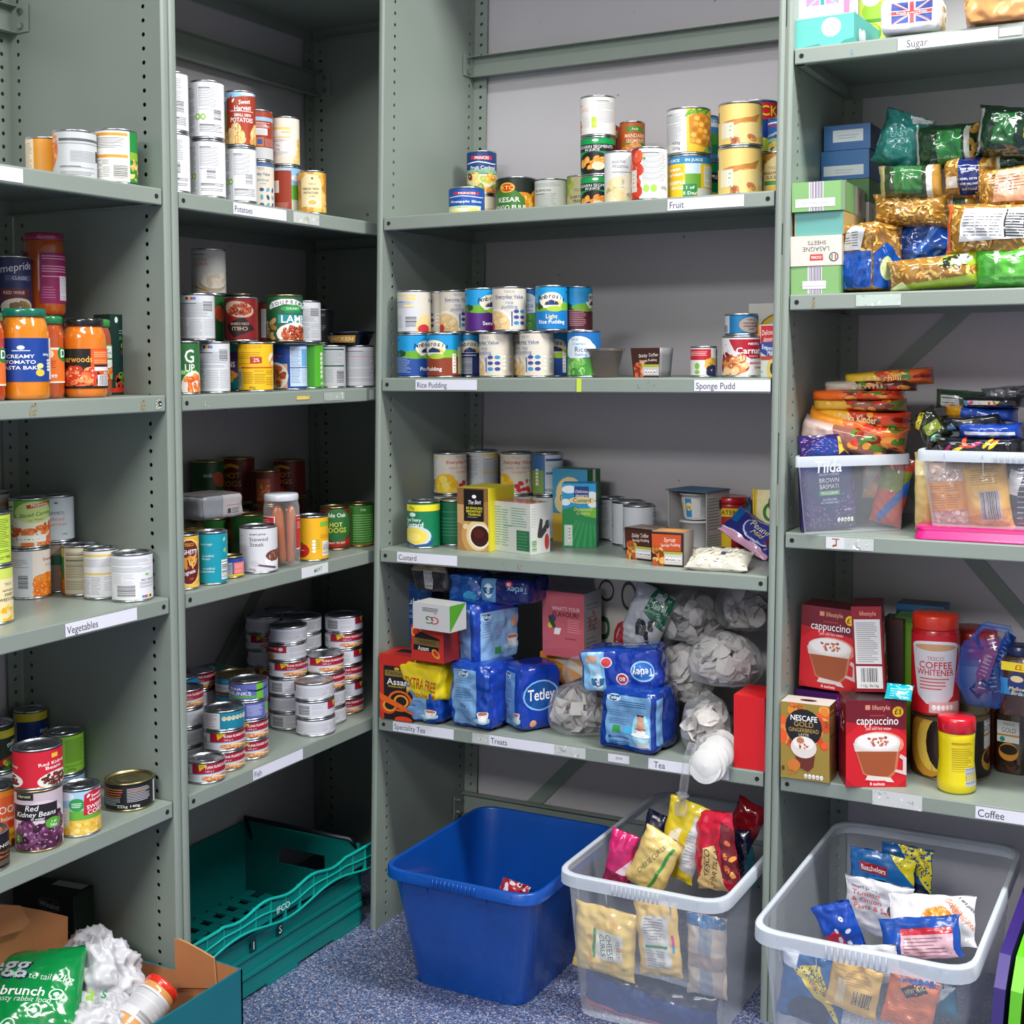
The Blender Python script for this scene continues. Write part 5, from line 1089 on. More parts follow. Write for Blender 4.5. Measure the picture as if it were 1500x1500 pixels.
tin('C', 1, 0, 0, 0, d_yribs(), 'upper ribbed yellow pear tin', FR, on=c, h=.0865, ribs=True)
tin('C', 1, 1113, 1162, 0, d_tpine(), 'pineapple slices tin with gift-tag label, by the upright', FR, vt=217, h=.094)
tin('C', 1, 831, 873, 0, d_pears(), 'olive quartered pears tin beside the green stack', FR, vt=257, h=.105)
c = tin('C', 1, 895, 932, 0, d_ornb(), 'tin with orange halves behind the white ribbed one', FR, d=.14, h=.115)
c = tin('C', 1, 872, 911, 0, A('d8d4cc'), 'plain tin under the peeping red and white one', FR, d=.22, h=.117)
tin('C', 1, 872, 914, 0, d_redcan(), 'red and white tin peeping behind the white stack top', FR, on=c, h=.089)
c = tin('C', 1, 908, 944, 0, A('c9c4ba').small(-50, 20, 50, 90, 'a09a90', 5), 'grey tin below the brown mandarin segments', FR, d=.24, h=.118)
tin('C', 1, 0, 0, 0, d_mandb(), 'brown-orange mandarin segments tin high at the back', FR, on=c, h=.088)
c = tin('C', 1, 1015, 1053, 0, d_greenap(), 'green and black tin wedged between pineapple and pears', FR, vt=230, h=.095)
tin('C', 1, 0, 0, 0, d_bluegr(), 'blue and green tin above the wedged one', FR, on=c, h=.095)
c = tin('C', 1, 1078, 1142, 0, A('1a3f8c'), 'big blue back tin under the multipack tin', FR, vt=225, h=.108)
tin('C', 1, 0, 0, 0, d_pack(), 'big red and blue multipack tin lettered PACK', FR, on=c, h=.112)
c = tin('C', 1, 1124, 1164, 0, A('2a6ab8'), 'blue tin hidden above the gift-tag label tin', FR, vt=222, h=.094)
tin('C', 1, 0, 0, 0, d_princ2(), 'light blue pineapple tin half behind the upright', FR, on=c, h=.080)
# ---------------------------------------------------------------- rice pudding shelf
RP = 'pudding tins on the rice pudding shelf'
def amb(c2, mid='', low='', cx=0, seed=0, side=None):
    a = A('1595cf'); a.r(-64, 0, 64, 50, c2); a.e(cx-30, 52, 40, 10, '6aa82c'); a.e(cx+34, 54, 40, 10, '7ab83a'); a.blobs(-60, 52, -20, 60, 10, ('2a5a34', '1f4a2a'), 7); 
    a.e(cx, 68, 30, 20, 'f2ead4'); a.e(cx+4, 58, 22, 10, 'f0c84a'); a.p([(cx-16, 56), (cx-14, 64), (cx, 70), (cx+16, 64), (cx+18, 56)], '22386a'); a.r(cx-20, 50, cx+22, 57, 'f6f4ee'); a.e(cx+8, 48, 20, 7, 'a8c83a')
    for i, ch in enumerate('Ambrosia'): a.t(ch, cx-31+i*9, 72+7*math.sin((i+.6)/8*math.pi)+0, 12.5 if i == 0 else 11, '14284a', 1, 20-i*5, it=.1)
    for x in (-46, 48): a.p([(x-9, 92), (x, 88), (x+9, 94), (x, 85)], '123a6a')
    if mid: a.t(mid, cx, 30, 10, 'f7e9b8', 1)
    if low: a.t(low, cx, 17, 9, 'ffffff', 1, fit=70)
    if side == 'info': a.small(-56, 8, -4, 48, '9ab0dc', 4, 1.4); a.r(-60, 10, -54, 46, 'c9d4e8')
    if side == 'panel': a.r(18, 6, 28, 54, 'e4e0d4'); fsa(a, 23, 50, .9); a.r(34, 4, 58, 70, 'e6e2b4'); a.small(36, 6, 56, 68, 'a8a478', 3.5)
    if side == 'bar': a.r(-64, 0, 64, 56, c2); a.bar(-44, 4, 6, 44, True, 3, 'b8bcc6', '4a5060'); a.small(-40, 48, 40, 54, 'e0e4ee', 6, 2); a.small(12, 8, 50, 48, '5a6a9a', 5)
    return a
def d_ev(name='rice', x=0, w2='pudding', fruit=True, tc='3a6ab0', seed=0):
    a = A('d6cfbf'); a.t('TESCO', x, 92, 5.5, '5a7aa8', 0); a.t('Everyday Value', x, 80, 8, '2a4a8a', 1, fit=72); a.r(x-34, 74, x+34, 74.8, '6a8ab8'); a.t(name, x, 66, 8, tc, 0); a.t(w2, x, 56, 8, tc, 0); a.r(x-22, 50, x+22, 50.8, '8aa0c0')
    a.e(x-34, 14, 42, 38, 'ece6da'); a.e(x-36, 12, 38, 34, 'e6c48a'); a.blobs(x-64, 2, x-8, 38, 16, ('e8c890', 'dcb878', 'f0d8a8'), 8, 3, .7, 'f7e8c8', (x-36, 12, 36, 30)); a.e(x-50, 8, 12, 10, 'c8303a')
    for i in range(6): a.e(x+16+(i % 2)*16, 44-(i//2)*14, 6.5, 4.5, ('3a3f8a', '2a8ac0', '33458f')[i % 3], 0)
    a.r(x+4, 8, x+7, 44, '3a5a9a'); fsa(a, x+48, 44, 1, ('7ac143', 'e8b03a', 'e8903a', 'c8d84a')); a.small(x+60, 6, x+76, 92, '9a9c98', 4, 1.4); return a
def d_evc(x=20):
    a = A('d9d4c6'); a.r(-60, 0, 8, 100, 'd3d5dc'); a.r(-56, 88, 4, 94, 'e8d28a'); a.r(-20, 78, 4, 86, 'e8d28a'); info(a, -56, 4, 58, 78, '8f95a0'); a.r(-26, 62, 2, 68, 'ecd894'); a.bar(-22, 10, 6, 40, True, 5, 'd3d5dc'); a.small(-56, 8, -26, 42, '8f95a0', 4); a.t('Ev', 44, 80, 8, '2a4a8a', 1); a.e(32, 8, 30, 36, 'e8cf94'); a.e(24, 6, 16, 12, 'c8303a'); return a
def d_tescorice(full=1):
    a = A('1a6ab0'); a.r(-64, 0, 64, 40, '4f9a3a'); a.blobs(-60, 0, 60, 36, 26, ('6ab04a', '3f8a34', '8ac86a'), 14, 4, .7, 'b8e09a'); a.e(-14, 66, 36, 26, 'dce9ee'); a.e(-30, 58, 22, 18, 'dce9ee'); a.e(6, 60, 24, 18, 'dce9ee'); a.t('TESCO', -24, 84, 5, '4a6a9a', 0); a.t('Creamed', -14, 74, 6, '2f8ac0', 0, it=.3); a.t('Rice', -8, 61, 12, '1f3f7a', 0); a.t('Pudding', -8, 49, 6, '4a6a9a', 0); return a
def d_maroon():
    a = amb('4f1c28', '', '', 50); a.small(-30, 6, 24, 48, 'b8848c', 4.5, 1.8); a.r(-64, 4, -40, 40, 'b8bcc4'); a.r(-30, 66, 30, 90, '2a8ac0'); return a
Z2 = HT['C'][2]; ZU = Z2+.0985
row1 = [('C1', 583, 631, amb('1f4a96', '', 'Pudding', 34, side='info'), 'blue custard pudding tin at the row start, bottom row', .006),
 ('C2', 626, 676, amb('8a3a1e', '', 'Pudding', -26, side='panel'), 'brown and blue rice pudding tin, bottom row', .006),
 ('C4', 703, 752, d_ev(x=-30), 'cream value rice pudding tin, bottom row beside barcode tin', .006),
 ('C6', 762, 811, d_ev(x=-30), 'cream value rice pudding tin, bottom row, further from the start', .006),
 ('C8', 832, 880, d_tescorice(), 'blue and green creamed rice tin ending the bottom row', .006),
 ('C3', 668, 709, amb('182a66', side='bar'), 'dark blue tin showing a barcode, bottom row', .035),
 ('C5', 745, 786, d_ev(x=-8), 'cream tin wedged between two bottom-row value tins', .05),
 ('C7', 792, 836, amb('1f4a96', side='panel'), 'blue tin with pale panel wedged before the creamed rice', .045)]
for n_, u0, u1, ar, lb, dd in row1: tin('C', 2, u0, u1, 66, ar, lb, RP, d=dd, h=.0975, r=None)
row2 = [(583, 631, d_evc(), 'cream and white tin above the first blue one', .008),
 (682, 729, amb('4f1f78', '', 'Semolina', 26), 'purple semolina tin in the upper row', .012),
 (722, 771, d_ev(), 'cream value rice pudding tin facing front, upper row', .006),
 (785, 831, amb('0f7ac0', 'Light', 'Rice Pudding', 0), 'bright blue light rice pudding tin, upper row', .012),
 (828, 868, d_maroon(), 'maroon and sky-blue tin ending the upper row', .045),
 (620, 665, d_ev('g', -50, ''), 'cream value tin second in the upper row', .03),
 (645, 686, d_ev(x=10), 'cream value tin squeezed before the purple semolina', .062),
 (758, 797, d_tescorice(), 'blue and green tin squeezed before the light rice', .05)]
for u0, u1, ar, lb, dd in row2: tin('C', 2, u0, u1, 65, ar, lb, RP, d=dd, z=ZU, h=.0965)
def d_redwhite():
    a = A('dcdad8'); a.r(-64, 56, 22, 96, 'b8202c'); a.small(-50, 72, 14, 90, 'e8b0b0', 6, 2.5); a.blobs(0, 30, 40, 60, 12, ('e8b84a', 'd9a03a'), 11); a.blobs(6, 4, 40, 34, 10, ('22264a', '34386a'), 11); a.e(-20, 34, 8, 12, '7ab04a'); a.e(-20, 12, 8, 8, '7ab04a'); a.bar(40, 6, 64, 70, True, 5, 'd8d4dc'); a.r(44, 70, 64, 96, '4a3a6a'); return a
def d_carn():
    a = A('dcd8d6'); a.blobs(-58, 50, 0, 90, 12, ('c8bcc8',), 4); a.p([(-26, 96), (62, 96), (62, 46), (20, 44), (-14, 66)], 'a8182c'); a.t('NESTLE', 28, 84, 6, 'ffffff', 1); a.t('Carnation', 30, 66, 16, 'ffffff', 1, fit=82); a.t('topping', 26, 52, 5, 'f0c8cc', 1); a.e(-20, 22, 36, 20, '9a1828'); a.blobs(-48, 10, 8, 46, 20, ('d98a4a', 'f0c890', 'b8602c'), 11, 3, .8, 'f7e2c0'); a.blobs(-50, 42, -20, 58, 6, ('7a1a1e', 'a8402c'), 8); a.t('extra thick', 42, 34, 8, 'a8182c', 1, fit=52); a.t('cream', 42, 22, 8, 'a8182c', 1); return a
def d_evap():
    a = Art(240, 60, '0f6a9a'); a.r(-64, 0, -30, 60, 'b8c0c8'); a.bar(-58, 2, -36, 30, True, 4, 'b8c0c8'); a.r(-56, 40, -36, 44, 'e0c86a'); a.e(24, 28, 30, 27, '9a8a80'); a.t('TESCO', 24, 45, 5, '3a3a5a', 0); a.t('reduced fat', 24, 35, 6, '2a2a3a', 1); a.t('evaporated', 24, 25, 6, '2a2a3a', 1); a.t('milk', 24, 14, 6, '2a2a3a', 1); return a
c = tin('C', 2, 1058, 1114, 57, d_carn(), 'red and white squat cream topping tin', RP, d=.008, h=.082)
tin('C', 2, 0, 0, 0, d_evap(), 'small blue evaporated milk tin on the cream topping tin', RP, on=c, h=.043, r=.0325)
tin('C', 2, 1012, 1050, 42, d_redwhite(), 'small red and white tin beside the cream topping tin', RP, d=.03, h=.063)
# ---------------------------------------------------------------- custard shelf tins
CU = 'tins on the custard shelf'
def d_cust():
    a = A('0f7a50'); a.r(-64, 82, 64, 97, 'f0e02c'); a.t('79p', -30, 89, 8, '3a3a1a', 0); a.e(-28, 74, 9, 5, 'd8f0e0'); a.t('Real Dairy', -28, 62, 7, 'ffffff', 1); a.t('Custard', -26, 51, 11, 'ffffff', 1); a.e(-22, 24, 40, 24, 'c8d8e8'); a.e(-26, 24, 36, 20, 'efd85a'); a.p([(-60, 6), (-20, 0), (20, 4), (26, 20), (10, 8), (-20, 4), (-50, 12)], '2f4f9a'); a.e(-26, 22, 20, 10, 'f4e27a'); return a
def d_cust2():
    a = A('0f6644'); a.small(-40, 20, 20, 90, '3a8a68', 8, 2); a.bar(20, 4, 50, 36, True, 2, 'b8bcc0', '6a6e74'); return a
def d_evcust(x=20):
    a = A('d8d0c2'); a.r(-64, 0, -32+x*.2, 100, 'd0d2da'); a.r(-62, 88, -34, 94, 'e8c85a'); a.r(-62, 56, -36, 62, 'e8c85a'); a.small(-62, 40, -36, 86, '9a9ca4', 4.5); a.bar(-60, 6, -36, 36, True, 3, 'd0d2da'); a.t('TESCO', x+4, 92, 5, 'b88a8a', 0); a.t('Everyday Value', x+8, 80, 8.5, 'c8283a', 1, fit=78); a.t('ready to serve', x+8, 66, 7.5, 'd87a7a', 0, fit=66); a.t('custard', x+10, 55, 7.5, 'd87a7a', 0); a.e(x-34, 20, 30, 30, 'f0c02c'); a.blobs(x-56, 4, x-10, 44, 12, ('f2cc3a', 'e8b01e', 'f7de6a'), 12, 3, .8); a.blobs(x+4, 4, x+40, 38, 8, ('c8283a',), 7, 4, .8); fsa(a, x+36, 50, .8); return a
def d_yinfo():
    a = A('cdd0d6'); info(a, -56, -4, 30, 92, '9a9ca4'); a.r(2, 90, 56, 96, 'e8c85a'); a.r(30, 80, 56, 88, 'e8c85a'); a.r(2, 44, 56, 49, 'e8c85a'); info(a, 2, 56, 6, 84, '8a8d96'); a.r(40, 56, 54, 62, 'e8c85a'); return a
def d_bluegreen():
    a = A('3a6aa0'); a.r(-64, 0, -10, 60, '7a9a4a'); a.r(-6, 0, 64, 100, 'c3ccd6'); a.r(-4, 84, 60, 90, '2a4a8a'); a.r(-4, 50, 60, 55, '2a4a8a'); a.small(-2, 20, 58, 80, '8a9ab0', 5); a.t('400g', 4, 10, 8, '2a3a5a', 0); fsa(a, -28, 60, 1); return a
def d_plainw():
    a = A('c9ccd2'); a.small(36, 20, 60, 90, '8a8d96', 7, 2.4); a.t('BB', 20, 30, 8, '6a6d74', 1); a.r(-60, 40, -46, 50, 'b8a87a'); a.small(-60, 56, -44, 66, '5a7aa0', 6, 2); return a
hh = .104
tin('C', 3, 597, 645, 0, d_cust(), 'green real dairy custard tin with yellow price band', CU, vb=804, h=.1055)
tin('C', 3, 641, 689, 0, d_cust2(), 'dark green tin beside the priced custard tin', CU, vb=800, h=.1045)

for (u0, u1, vv, ar, l1, l2) in ((637, 684, 785, d_evcust(20), 'white tin under the first cream custard tin', 'cream value custard tin, first in the upper row'),
  (683, 730, 784, d_yinfo(), 'tin under the white and yellow printed one', 'white and yellow printed tin in the upper custard row'),
  (735, 782, 790, d_evcust(-6), 'tin with yellow stripe under the second cream custard', 'cream value custard tin next to the blue-green one'),
  (781, 825, 790, d_bluegreen(), 'grey tin standing behind the printed tea box', 'blue-green and white tin ending the upper custard row')):
    c = tin('C', 3, u0, u1, 0, d_yinfo() if 'stripe' in l1 else A('c4c6cc'), l1, CU, vb=vv, h=hh)
    tin('C', 3, 0, 0, 0, ar, l2, CU, on=c, h=hh-.004)
tin('C', 3, 897, 946, 0, d_plainw(), 'plain white tin in front of two others', CU, vb=800.5, h=.1)
tin('C', 3, 879, 915, 0, d_yinfo(), 'grey tin with yellow stripes behind the custard carton', CU, vb=790, h=.1)
tin('C', 3, 914, 959, 0, d_plainw(), 'plain white tin at the back near the pudding pot', CU, vb=787, h=.1)
# ---------------------------------------------------------------- boxed and bagged goods
def corner(c, k, z):
    """(u,v): seen point lying on level z; (u,None,q): under column u, q metres behind the open face"""
    if isinstance(c, Vector): return Vector((c.x, c.y, z))
    return on_z(c[0], c[1], z) if c[1] is not None else at_d(k, c[0], c[2], z)
def pk(name, k, z, cl, cr, d, h, faces, label, cat, group=None, hp=None, lift_=0, qmin=0.0, **kw):
    """a pack whose front bottom edge runs from cl to cr"""
    A_, B_ = corner(cl, k, z), corner(cr, k, z)
    e = Vector((B_.x-A_.x, B_.y-A_.y)); w = e.length; rz = math.atan2(e.y, e.x)
    n = Vector((-e.y, e.x))/w; mid = (A_+B_)/2
    if hp: h = hp*project((mid.x, mid.y, z))[2]/F_PX*1000
    P = Vector((mid.x+n.x*d/2000, mid.y+n.y*d/2000, z+lift_+.0004))
    o = pack(name, P, rz, w*1000, d, h, faces, label, cat, group=group, **kw); o['hgt'] = h/1000
    LOG.append((k, label[:30], 'w', round(w*1000), 'd', d, 'h', round(h), 'rz', round(math.degrees(rz))))
    return o
def F(W, H, bg=None): return Art(W, H, bg)
# ---- jars and carton of bay A
zA = HT['A'][2]
def L_(fn, r, h, z0, hl):
    """label for a jar: fn draws on a 240 x 100 sheet"""
    return fn
def jarx(u0, u1, vb, h, sauce, lidc, draw, label, z0=.028, hl=.07, z=None, vt=None, d=None, gap=None, neck=.82, shoulder=.78, name='sauce_jar', wrap=None):
    P, r, _ = put('A', z or zA, u0, u1, 0, vb, vt, d, None, h)
    o = jar(P+Vector((0, 0, .0003)), r, h, sauce, lidc, None, label, neck=neck, shoulder=shoulder, name=name); o['rad'] = r; o['hgt'] = h
    if draw:
        a = draw(); m = MB(); R0 = r+.0008
        a.emit(m, lambda x, y, L: ((R0+L/1000)*math.cos(x/240*2*math.pi-math.pi/2), (R0+L/1000)*math.sin(x/240*2*math.pi-math.pi/2), z0+y/a.H*hl), gx=3.0, lift=.018)
        m.build('paper_label', M['paper'], o, smooth=True); KEEP.append(a)
    return o
def d_creamy():
    a = A(None and '', 100) if 0 else Art(240, 100); a.r(-60, 0, 60, 100, '123f94'); a.r(46, 4, 60, 100, 'e4e4e0'); a.e(-6, 78, 6, 5, 'dfe6f4'); a.r(-20, 70, 8, 72, 'dfe6f4'); a.t('CREAMY', -8, 58, 8, 'ffffff', 1); a.t('TOMATO', -8, 45, 8, 'ffffff', 1); a.t('PASTA BAKE', -8, 32, 8, 'ffffff', 1, fit=64); a.t('500g', 36, 62, 5, 'ffffff'); fsa(a, 42, 48, .8, ('d94a3a', 'f2a33a', '7ac143', '7ac143')); a.e(24, 20, 8, 8, 'e8c84a'); a.e(24, 36, 6, 6, 'e8e08a'); return a
def d_dolm():
    a = Art(240, 100); a.r(-60, 0, 60, 100, 'e8762c'); a.r(-60, 94, 60, 100, 'f2ead8'); a.r(-60, 0, 60, 5, 'f2ead8'); a.e(46, 84, 24, 24, '1f7a3a'); a.t('D', 42, 84, 22, 'ffffff'); a.e(0, 82, 12, 12, 'f0e2b0'); a.small(-20, 40, 20, 66, 'a83a1a', 6, 2); fsa(a, 0, 20, .9, ('7ac143', '7ac143', 'f2a33a'), False); return a
def d_sharw():
    a = Art(240, 100); a.r(-60, 0, 58, 100, 'e0541c'); a.r(-60, 50, 10, 100, '1a1416'); a.t('Sharwoods', -18, 74, 15, 'e8b04a', 1, fit=62); a.r(14, 62, 54, 96, 'ee6a24'); a.small(16, 64, 52, 94, 'f7b890', 5, 1.6); a.e(-8, 30, 38, 26, '3a1a12', -8); a.blobs(-40, 8, 26, 52, 34, ('d9402a', 'e8703a', 'c83a20', 'f0a060'), 10, 4, .8, 'f9d0a0', (-8, 30, 34, 24)); a.r(-60, 0, 58, 6, '1a1416'); a.r(16, 44, 54, 60, 'e8e4e0'); a.r(16, 54, 54, 60, '2a1a1a'); a.bar(22, 6, 50, 34, False, 4); a.t('420g', 42, 39, 5, 'ffffff'); return a
def d_bolo():
    a = Art(240, 100); a.r(-60, 0, 60, 100, 'e2e6e0'); a.r(-60, 56, 60, 62, '4f8a3a'); a.r(-60, 96, 60, 100, '6aa03a'); a.t('TESCO', 22, 86, 6, '5a6a5a', 0); a.t('BOLOGNESE', 24, 76, 6, '5a6a5a', 0, fit=50); a.t('SAUCE', 24, 67, 6, '5a6a5a', 0); a.small(-10, 34, 54, 50, 'a0a8a0', 5); a.blobs(-30, 0, 60, 26, 14, ('8ac03a', 'e0562c', 'c8321e'), 13, 3, .8, 'd9f0a0'); return a
def d_mag():
    a = Art(240, 100); a.r(-70, 0, -34, 100, '8c1a58'); a.r(-8, 0, 66, 100, '8c1a58'); a.small(-66, 30, -38, 92, 'd99ac0', 5, 1.8); a.small(-4, 50, 60, 96, 'd99ac0', 5, 1.8); a.bar(-66, 4, -34, 34, True, 4, 'c8ccd8', '5a5a6a'); a.r(30, 6, 62, 54, 'd9d2da'); a.small(32, 8, 60, 52, '9a94a0', 4); a.small(-4, 10, 22, 34, 'd99ac0', 5); return a
jarx(1, 75, None, .150, 'e0861c', '0f6a56', d_creamy, 'creamy tomato pasta bake jar with dark blue label', .030, .071, d=.003)
jarx(93, 158, None, .137, 'e07a1e', '1a1a1c', d_sharw, 'orange sauce jar with black lid and curry picture', .016, .068, neck=.80, d=.006)
jarx(52, 95, None, .140, 'b8501e', '1c7a4a', d_dolm, 'sauce jar with green lid and orange label behind the blue-labelled jar', .026, .060, d=.055)
jarx(-44, 9, None, .142, 'b8401c', '1c7a4a', d_dolm, 'sauce jar with teal lid cut off by the picture edge', .024, .060, d=.02)
jarx(119, 165, None, .138, 'a8421a', '2f8a3a', d_bolo, 'bolognese jar with green lid and white label', .030, .062, d=.06)
b1 = jarx(40, 98, None, .146, 'b0521e', '2a6a3a', None, 'plain back row sauce jar under the magenta-lidded one', d=.17)
b2 = jarx(-6, 46, None, .146, 'a8421a', '2a6a3a', None, 'plain back row sauce jar under the navy tin', d=.2)
P = Vector(b1.location)+Vector((0, 0, .1465)); o = jar(P, .036, .150, 'b85216', '9a1a50', None, 'tall orange jar with magenta lid standing on other jars', neck=.88, shoulder=.82)
a = d_mag(); m = MB(); a.emit(m, lambda x, y, L: ((.0367+L/1000)*math.cos(x/240*2*math.pi-math.pi/2), (.0367+L/1000)*math.sin(x/240*2*math.pi-math.pi/2), .022+y*.00092), gx=3.0, lift=.018); m.build('paper_label', M['paper'], o, smooth=True)
def d_navy():
    a = A('141c4a'); a.t('Homepride', 0, 82, 14, 'c9cede', 0, 8, it=.15, fit=92); a.r(-10, 58, 46, 68, '3a3f66'); a.t('CLASSIC', 18, 63, 6, 'a8aecb', 1); a.r(-20, 20, 40, 44, '4a1c24'); a.t('RED WINE', 6, 36, 6, 'c8a0a0', 1); a.e(14, 10, 34, 16, 'b8b0a0'); return a.blobs(-10, 2, 40, 16, 10, ('6a4a2a', '8a6a3a'), 9)
o = empty('food_can', Vector(b2.location)+Vector((0, 0, .1465)), face_cam(b2.location)); tag(o, 'navy cooking sauce tin standing on a jar at the back', 'can')
mk('can_body', can_body(.0345, .104, False, 'tin'), o); mk('paper_label', scaled_label(d_navy(), .0345, .104, 'paper', False), o)
jarx(-52, 3, None, .2, '3a1010', '1a1a1c', None, 'dark bottle at the picture edge behind the jars', d=.11, name='sauce_bottle')
a = F(60, 130, '0e2f2a'); a.e(-14, 121, 4, 5, 'd9e2dc'); a.t('Bologna', 6, 92, 6, '5fa05a', 0, it=.3); a.t('Chilli', 6, 80, 7, 'd9d23a', 0, it=.3); a.t('Garlic', 6, 69, 6, 'c84a2a', 0, it=.3); a.t('Fuga', 8, 60, 6, '9ab83a', 0, it=.3); a.small(-8, 96, 24, 106, 'b8c8c0', 4); a.small(0, 46, 20, 54, 'b8c8c0', 3.5); a.r(-30, 4, 30, 11, 'c8321e'); a.blobs(-26, 12, 28, 36, 12, ('c8281e', 'd9483a', '6a8a2a'), 8, 3, .8, 'f0a090')
pk('sauce_carton', 'A', zA, (163, None, .105), (198, None, .105), 40, 0, {'front': a, 'top': F(60, 50, '143a34')}, 'dark green tomato sauce carton at the row end', 'carton', hp=117, base='0e2f2a')
# ---- pudding shelf packs
z = HT['C'][2]
def taper(w, d, h, k=.68, bot=True):
    def f(p):
        t = 1-(1-k)*(1-p[2]/h); return (p[0]*t, p[1]*t, p[2])
    return f
def pot(name, P, r0, r1, h, mat, label, cat='pot', inner=None, lid=None, n=36):
    o = empty(name, P, face_cam(P)); tag(o, label, cat)
    m = MB(); m.lathe([(r0, 0), (r0+.001, .001), (r1, h-.004), (r1+.004, h-.003), (r1+.004, h), (r1, h), (r1-.0015, h-.006), (r0-.001, .003)], n); m.build('pot_body', mat, o, smooth=True)
    if inner: m = MB(); m.lathe([(r0-.0015, .0035), (r0-.0010, .004), (r0+(r1-r0)*.62-.0015, h*.66), (.001, h*.67)], n); m.build('pudding', inner, o, smooth=True)
    if lid: m = MB(); m.lathe([(r1+.0045, h+.0002), (r1+.0048, h+.0012), (r1+.003, h+.0018), (.001, h+.0018)], n); m.build('foil_lid', lid, o, smooth=True)
    return o
M['pudd'] = plain('dark_sponge', '4a3a3a', .5); M['smoke'] = clear_plastic('smoky_pot', '8a7c74', .42, .15)[0]; M['whitepot'] = plain('white_plastic_pot', 'd8d8da', .35, coat=.3); M['foil'] = M['foil']; M['foilm'] = plain('pot_foil', '7a6a5e', .3, .6, bump=.4)
P = at_d('C', 886, .045, z); pot('pudding_pot', P+Vector((0, 0, .0004)), .0255, .0385, .058, M['smoke'], 'smoky plastic pudding pot beside the creamed rice', inner=M['pudd'], lid=M['foilm'])
a = F(64, 64, '3a1c16'); a.t('Sticky Toffee', 6, 48, 7, 'f0e6dc', 0, 4, it=.2, fit=44); a.t('Sponge Pudding', 6, 37, 5, 'f0e6dc', 0, 4, fit=40); a.blobs(-30, 2, -6, 30, 14, ('c8603a', 'e09a6a', '8a2a1a'), 8, 3); a.r(-10, 22, 32, 28, 'a8b03a'); a.r(-8, 4, 32, 22, 'c8c2c4'); fsa(a, 0, 12, .8, ('c83a4a', 'c83a4a', '7ac143', 'c83a4a'), False)
o = pk('pudding_pot', 'C', z, (924, None, .05), (967, None, .045), 62, 0, {'front': a, 'right': None}, 'sticky toffee sponge pudding in a brown sleeve, alone mid shelf', 'pudding', hp=43, base='2f1a18', body_cols={'right': '8a8a8e', 'left': '8a8a8e', 'top': 'c9c2b8'}, warp=taper(64, 62, 62, .86), g=40)
P = at_d('C', 969, .085, z); pot('pudding_pot', P+Vector((.0, .0, .0004)), .026, .0335, .062, M['smoke'], 'clear pot half out of the brown sponge sleeve', inner=None) if 0 else None
a = F(80, 110, 'd9e4dc'); a.r(-40, 72, -28, 110, 'e8a04a'); a.r(-40, 40, -28, 72, 'e8a04a'); a.r(-26, 70, 40, 108, 'c8202c'); a.t('Delicious', 0, 94, 11, 'f7f0e0', 0, 3, it=.2, fit=48); a.t('desserts', 4, 80, 10, 'f7f0e0', 0, 3, it=.2, fit=44); a.e(4, 58, 38, 15, '1d4a9a', -8); a.t('Evaporated', 6, 61, 9, 'ffffff', 1, -6, fit=58); a.t('Milk', 8, 50, 9, 'ffffff', 1, -6); a.r(-26, 36, 40, 44, 'c8402a'); a.e(14, 16, 20, 22, 'e8d06a'); a.e(14, 18, 8, 12, '2a2a30'); a.small(-34, 8, -16, 14, '8aa090')
pk('milk_carton', 'C', z, (1109, None, .05), (1142, None, .05), 45, 0, {'front': a}, 'evaporated milk carton against the upright', 'carton', hp=77, base='d9e4dc')
a = F(90, 160, 'b9b8b2'); a.e(40, 96, 62, 44, '7a6218'); a.e(40, 96, 58, 40, 'c8a42a'); a.e(40, 96, 46, 30, 'b9b8b2'); a.blobs(10, 74, 45, 112, 14, ('8a7a2a', '6a6220'), 7, 3, .6)
pk('pudding_box', 'C', z, (1097, None, .13), (1149, None, .13), 60, 0, {'front': a}, 'grey box with yellow arc behind the milk carton', 'box', hp=107, base='a9a8a2')
# ---- custard shelf packs
z = HT['C'][3]
a = F(75, 137, 'a87a4a'); a.p([(-37.5, 90), (37.5, 110), (37.5, 137), (-37.5, 137)], '8a6238'); a.p([(-37.5, 60), (-10, 52), (-20, 100), (-37.5, 100)], 'c49a68'); a.e(6, 30, 34, 44, 'c89a5a', 10); a.e(10, 34, 27, 34, 'e6cf9a'); a.e(14, 32, 25, 27, 'f2ead6'); a.e(14, 32, 21, 23, '3a120e'); a.e(12, 38, 12, 10, '551c14'); a.e(-18, 52, 7, 6, 'e6cf9a'); a.r(-22, 64, 24, 134, '120f10'); a.t('The Best', 2, 106, 9, 'ffffff', 0, 4, it=.2, fit=30); a.e(2, 118, 5, 4, 'ffffff'); a.t('80 ENGLISH', 2, 93, 5, 'e8e03a', 1); a.t('BREAKFAST', 2, 86, 5, 'e8e03a', 1); a.t('TEABAGS', 2, 79, 5, 'e8e03a', 1); a.small(-14, 72, 16, 75, 'c8c8c8', 3); a.r(34.5, 0, 37.5, 137, 'e8d82c')
s_ = F(100, 137, 'e3d420')
pk('tea_box', 'C', z, (670.5, 805), (718, 808.5), 108, 0, {'front': a, 'right': s_, 'top': F(75, 108, 'e3d420')}, 'breakfast tea box with yellow sides and cup picture', 'box', hp=92, base='e3d420')
a = F(100, 100, 'c6cbc6'); a.r(-20, 52, 4, 54, '3a8a5a'); a.small(-44, 10, -6, 92, '6aa084', 5, 1.6, cols=2); a.small(0, 50, 44, 92, '6aa084', 5, 1.6); a.r(14, 6, 48, 46, '1d6a40'); a.small(16, 8, 46, 44, '5a9a7a', 6, 1)
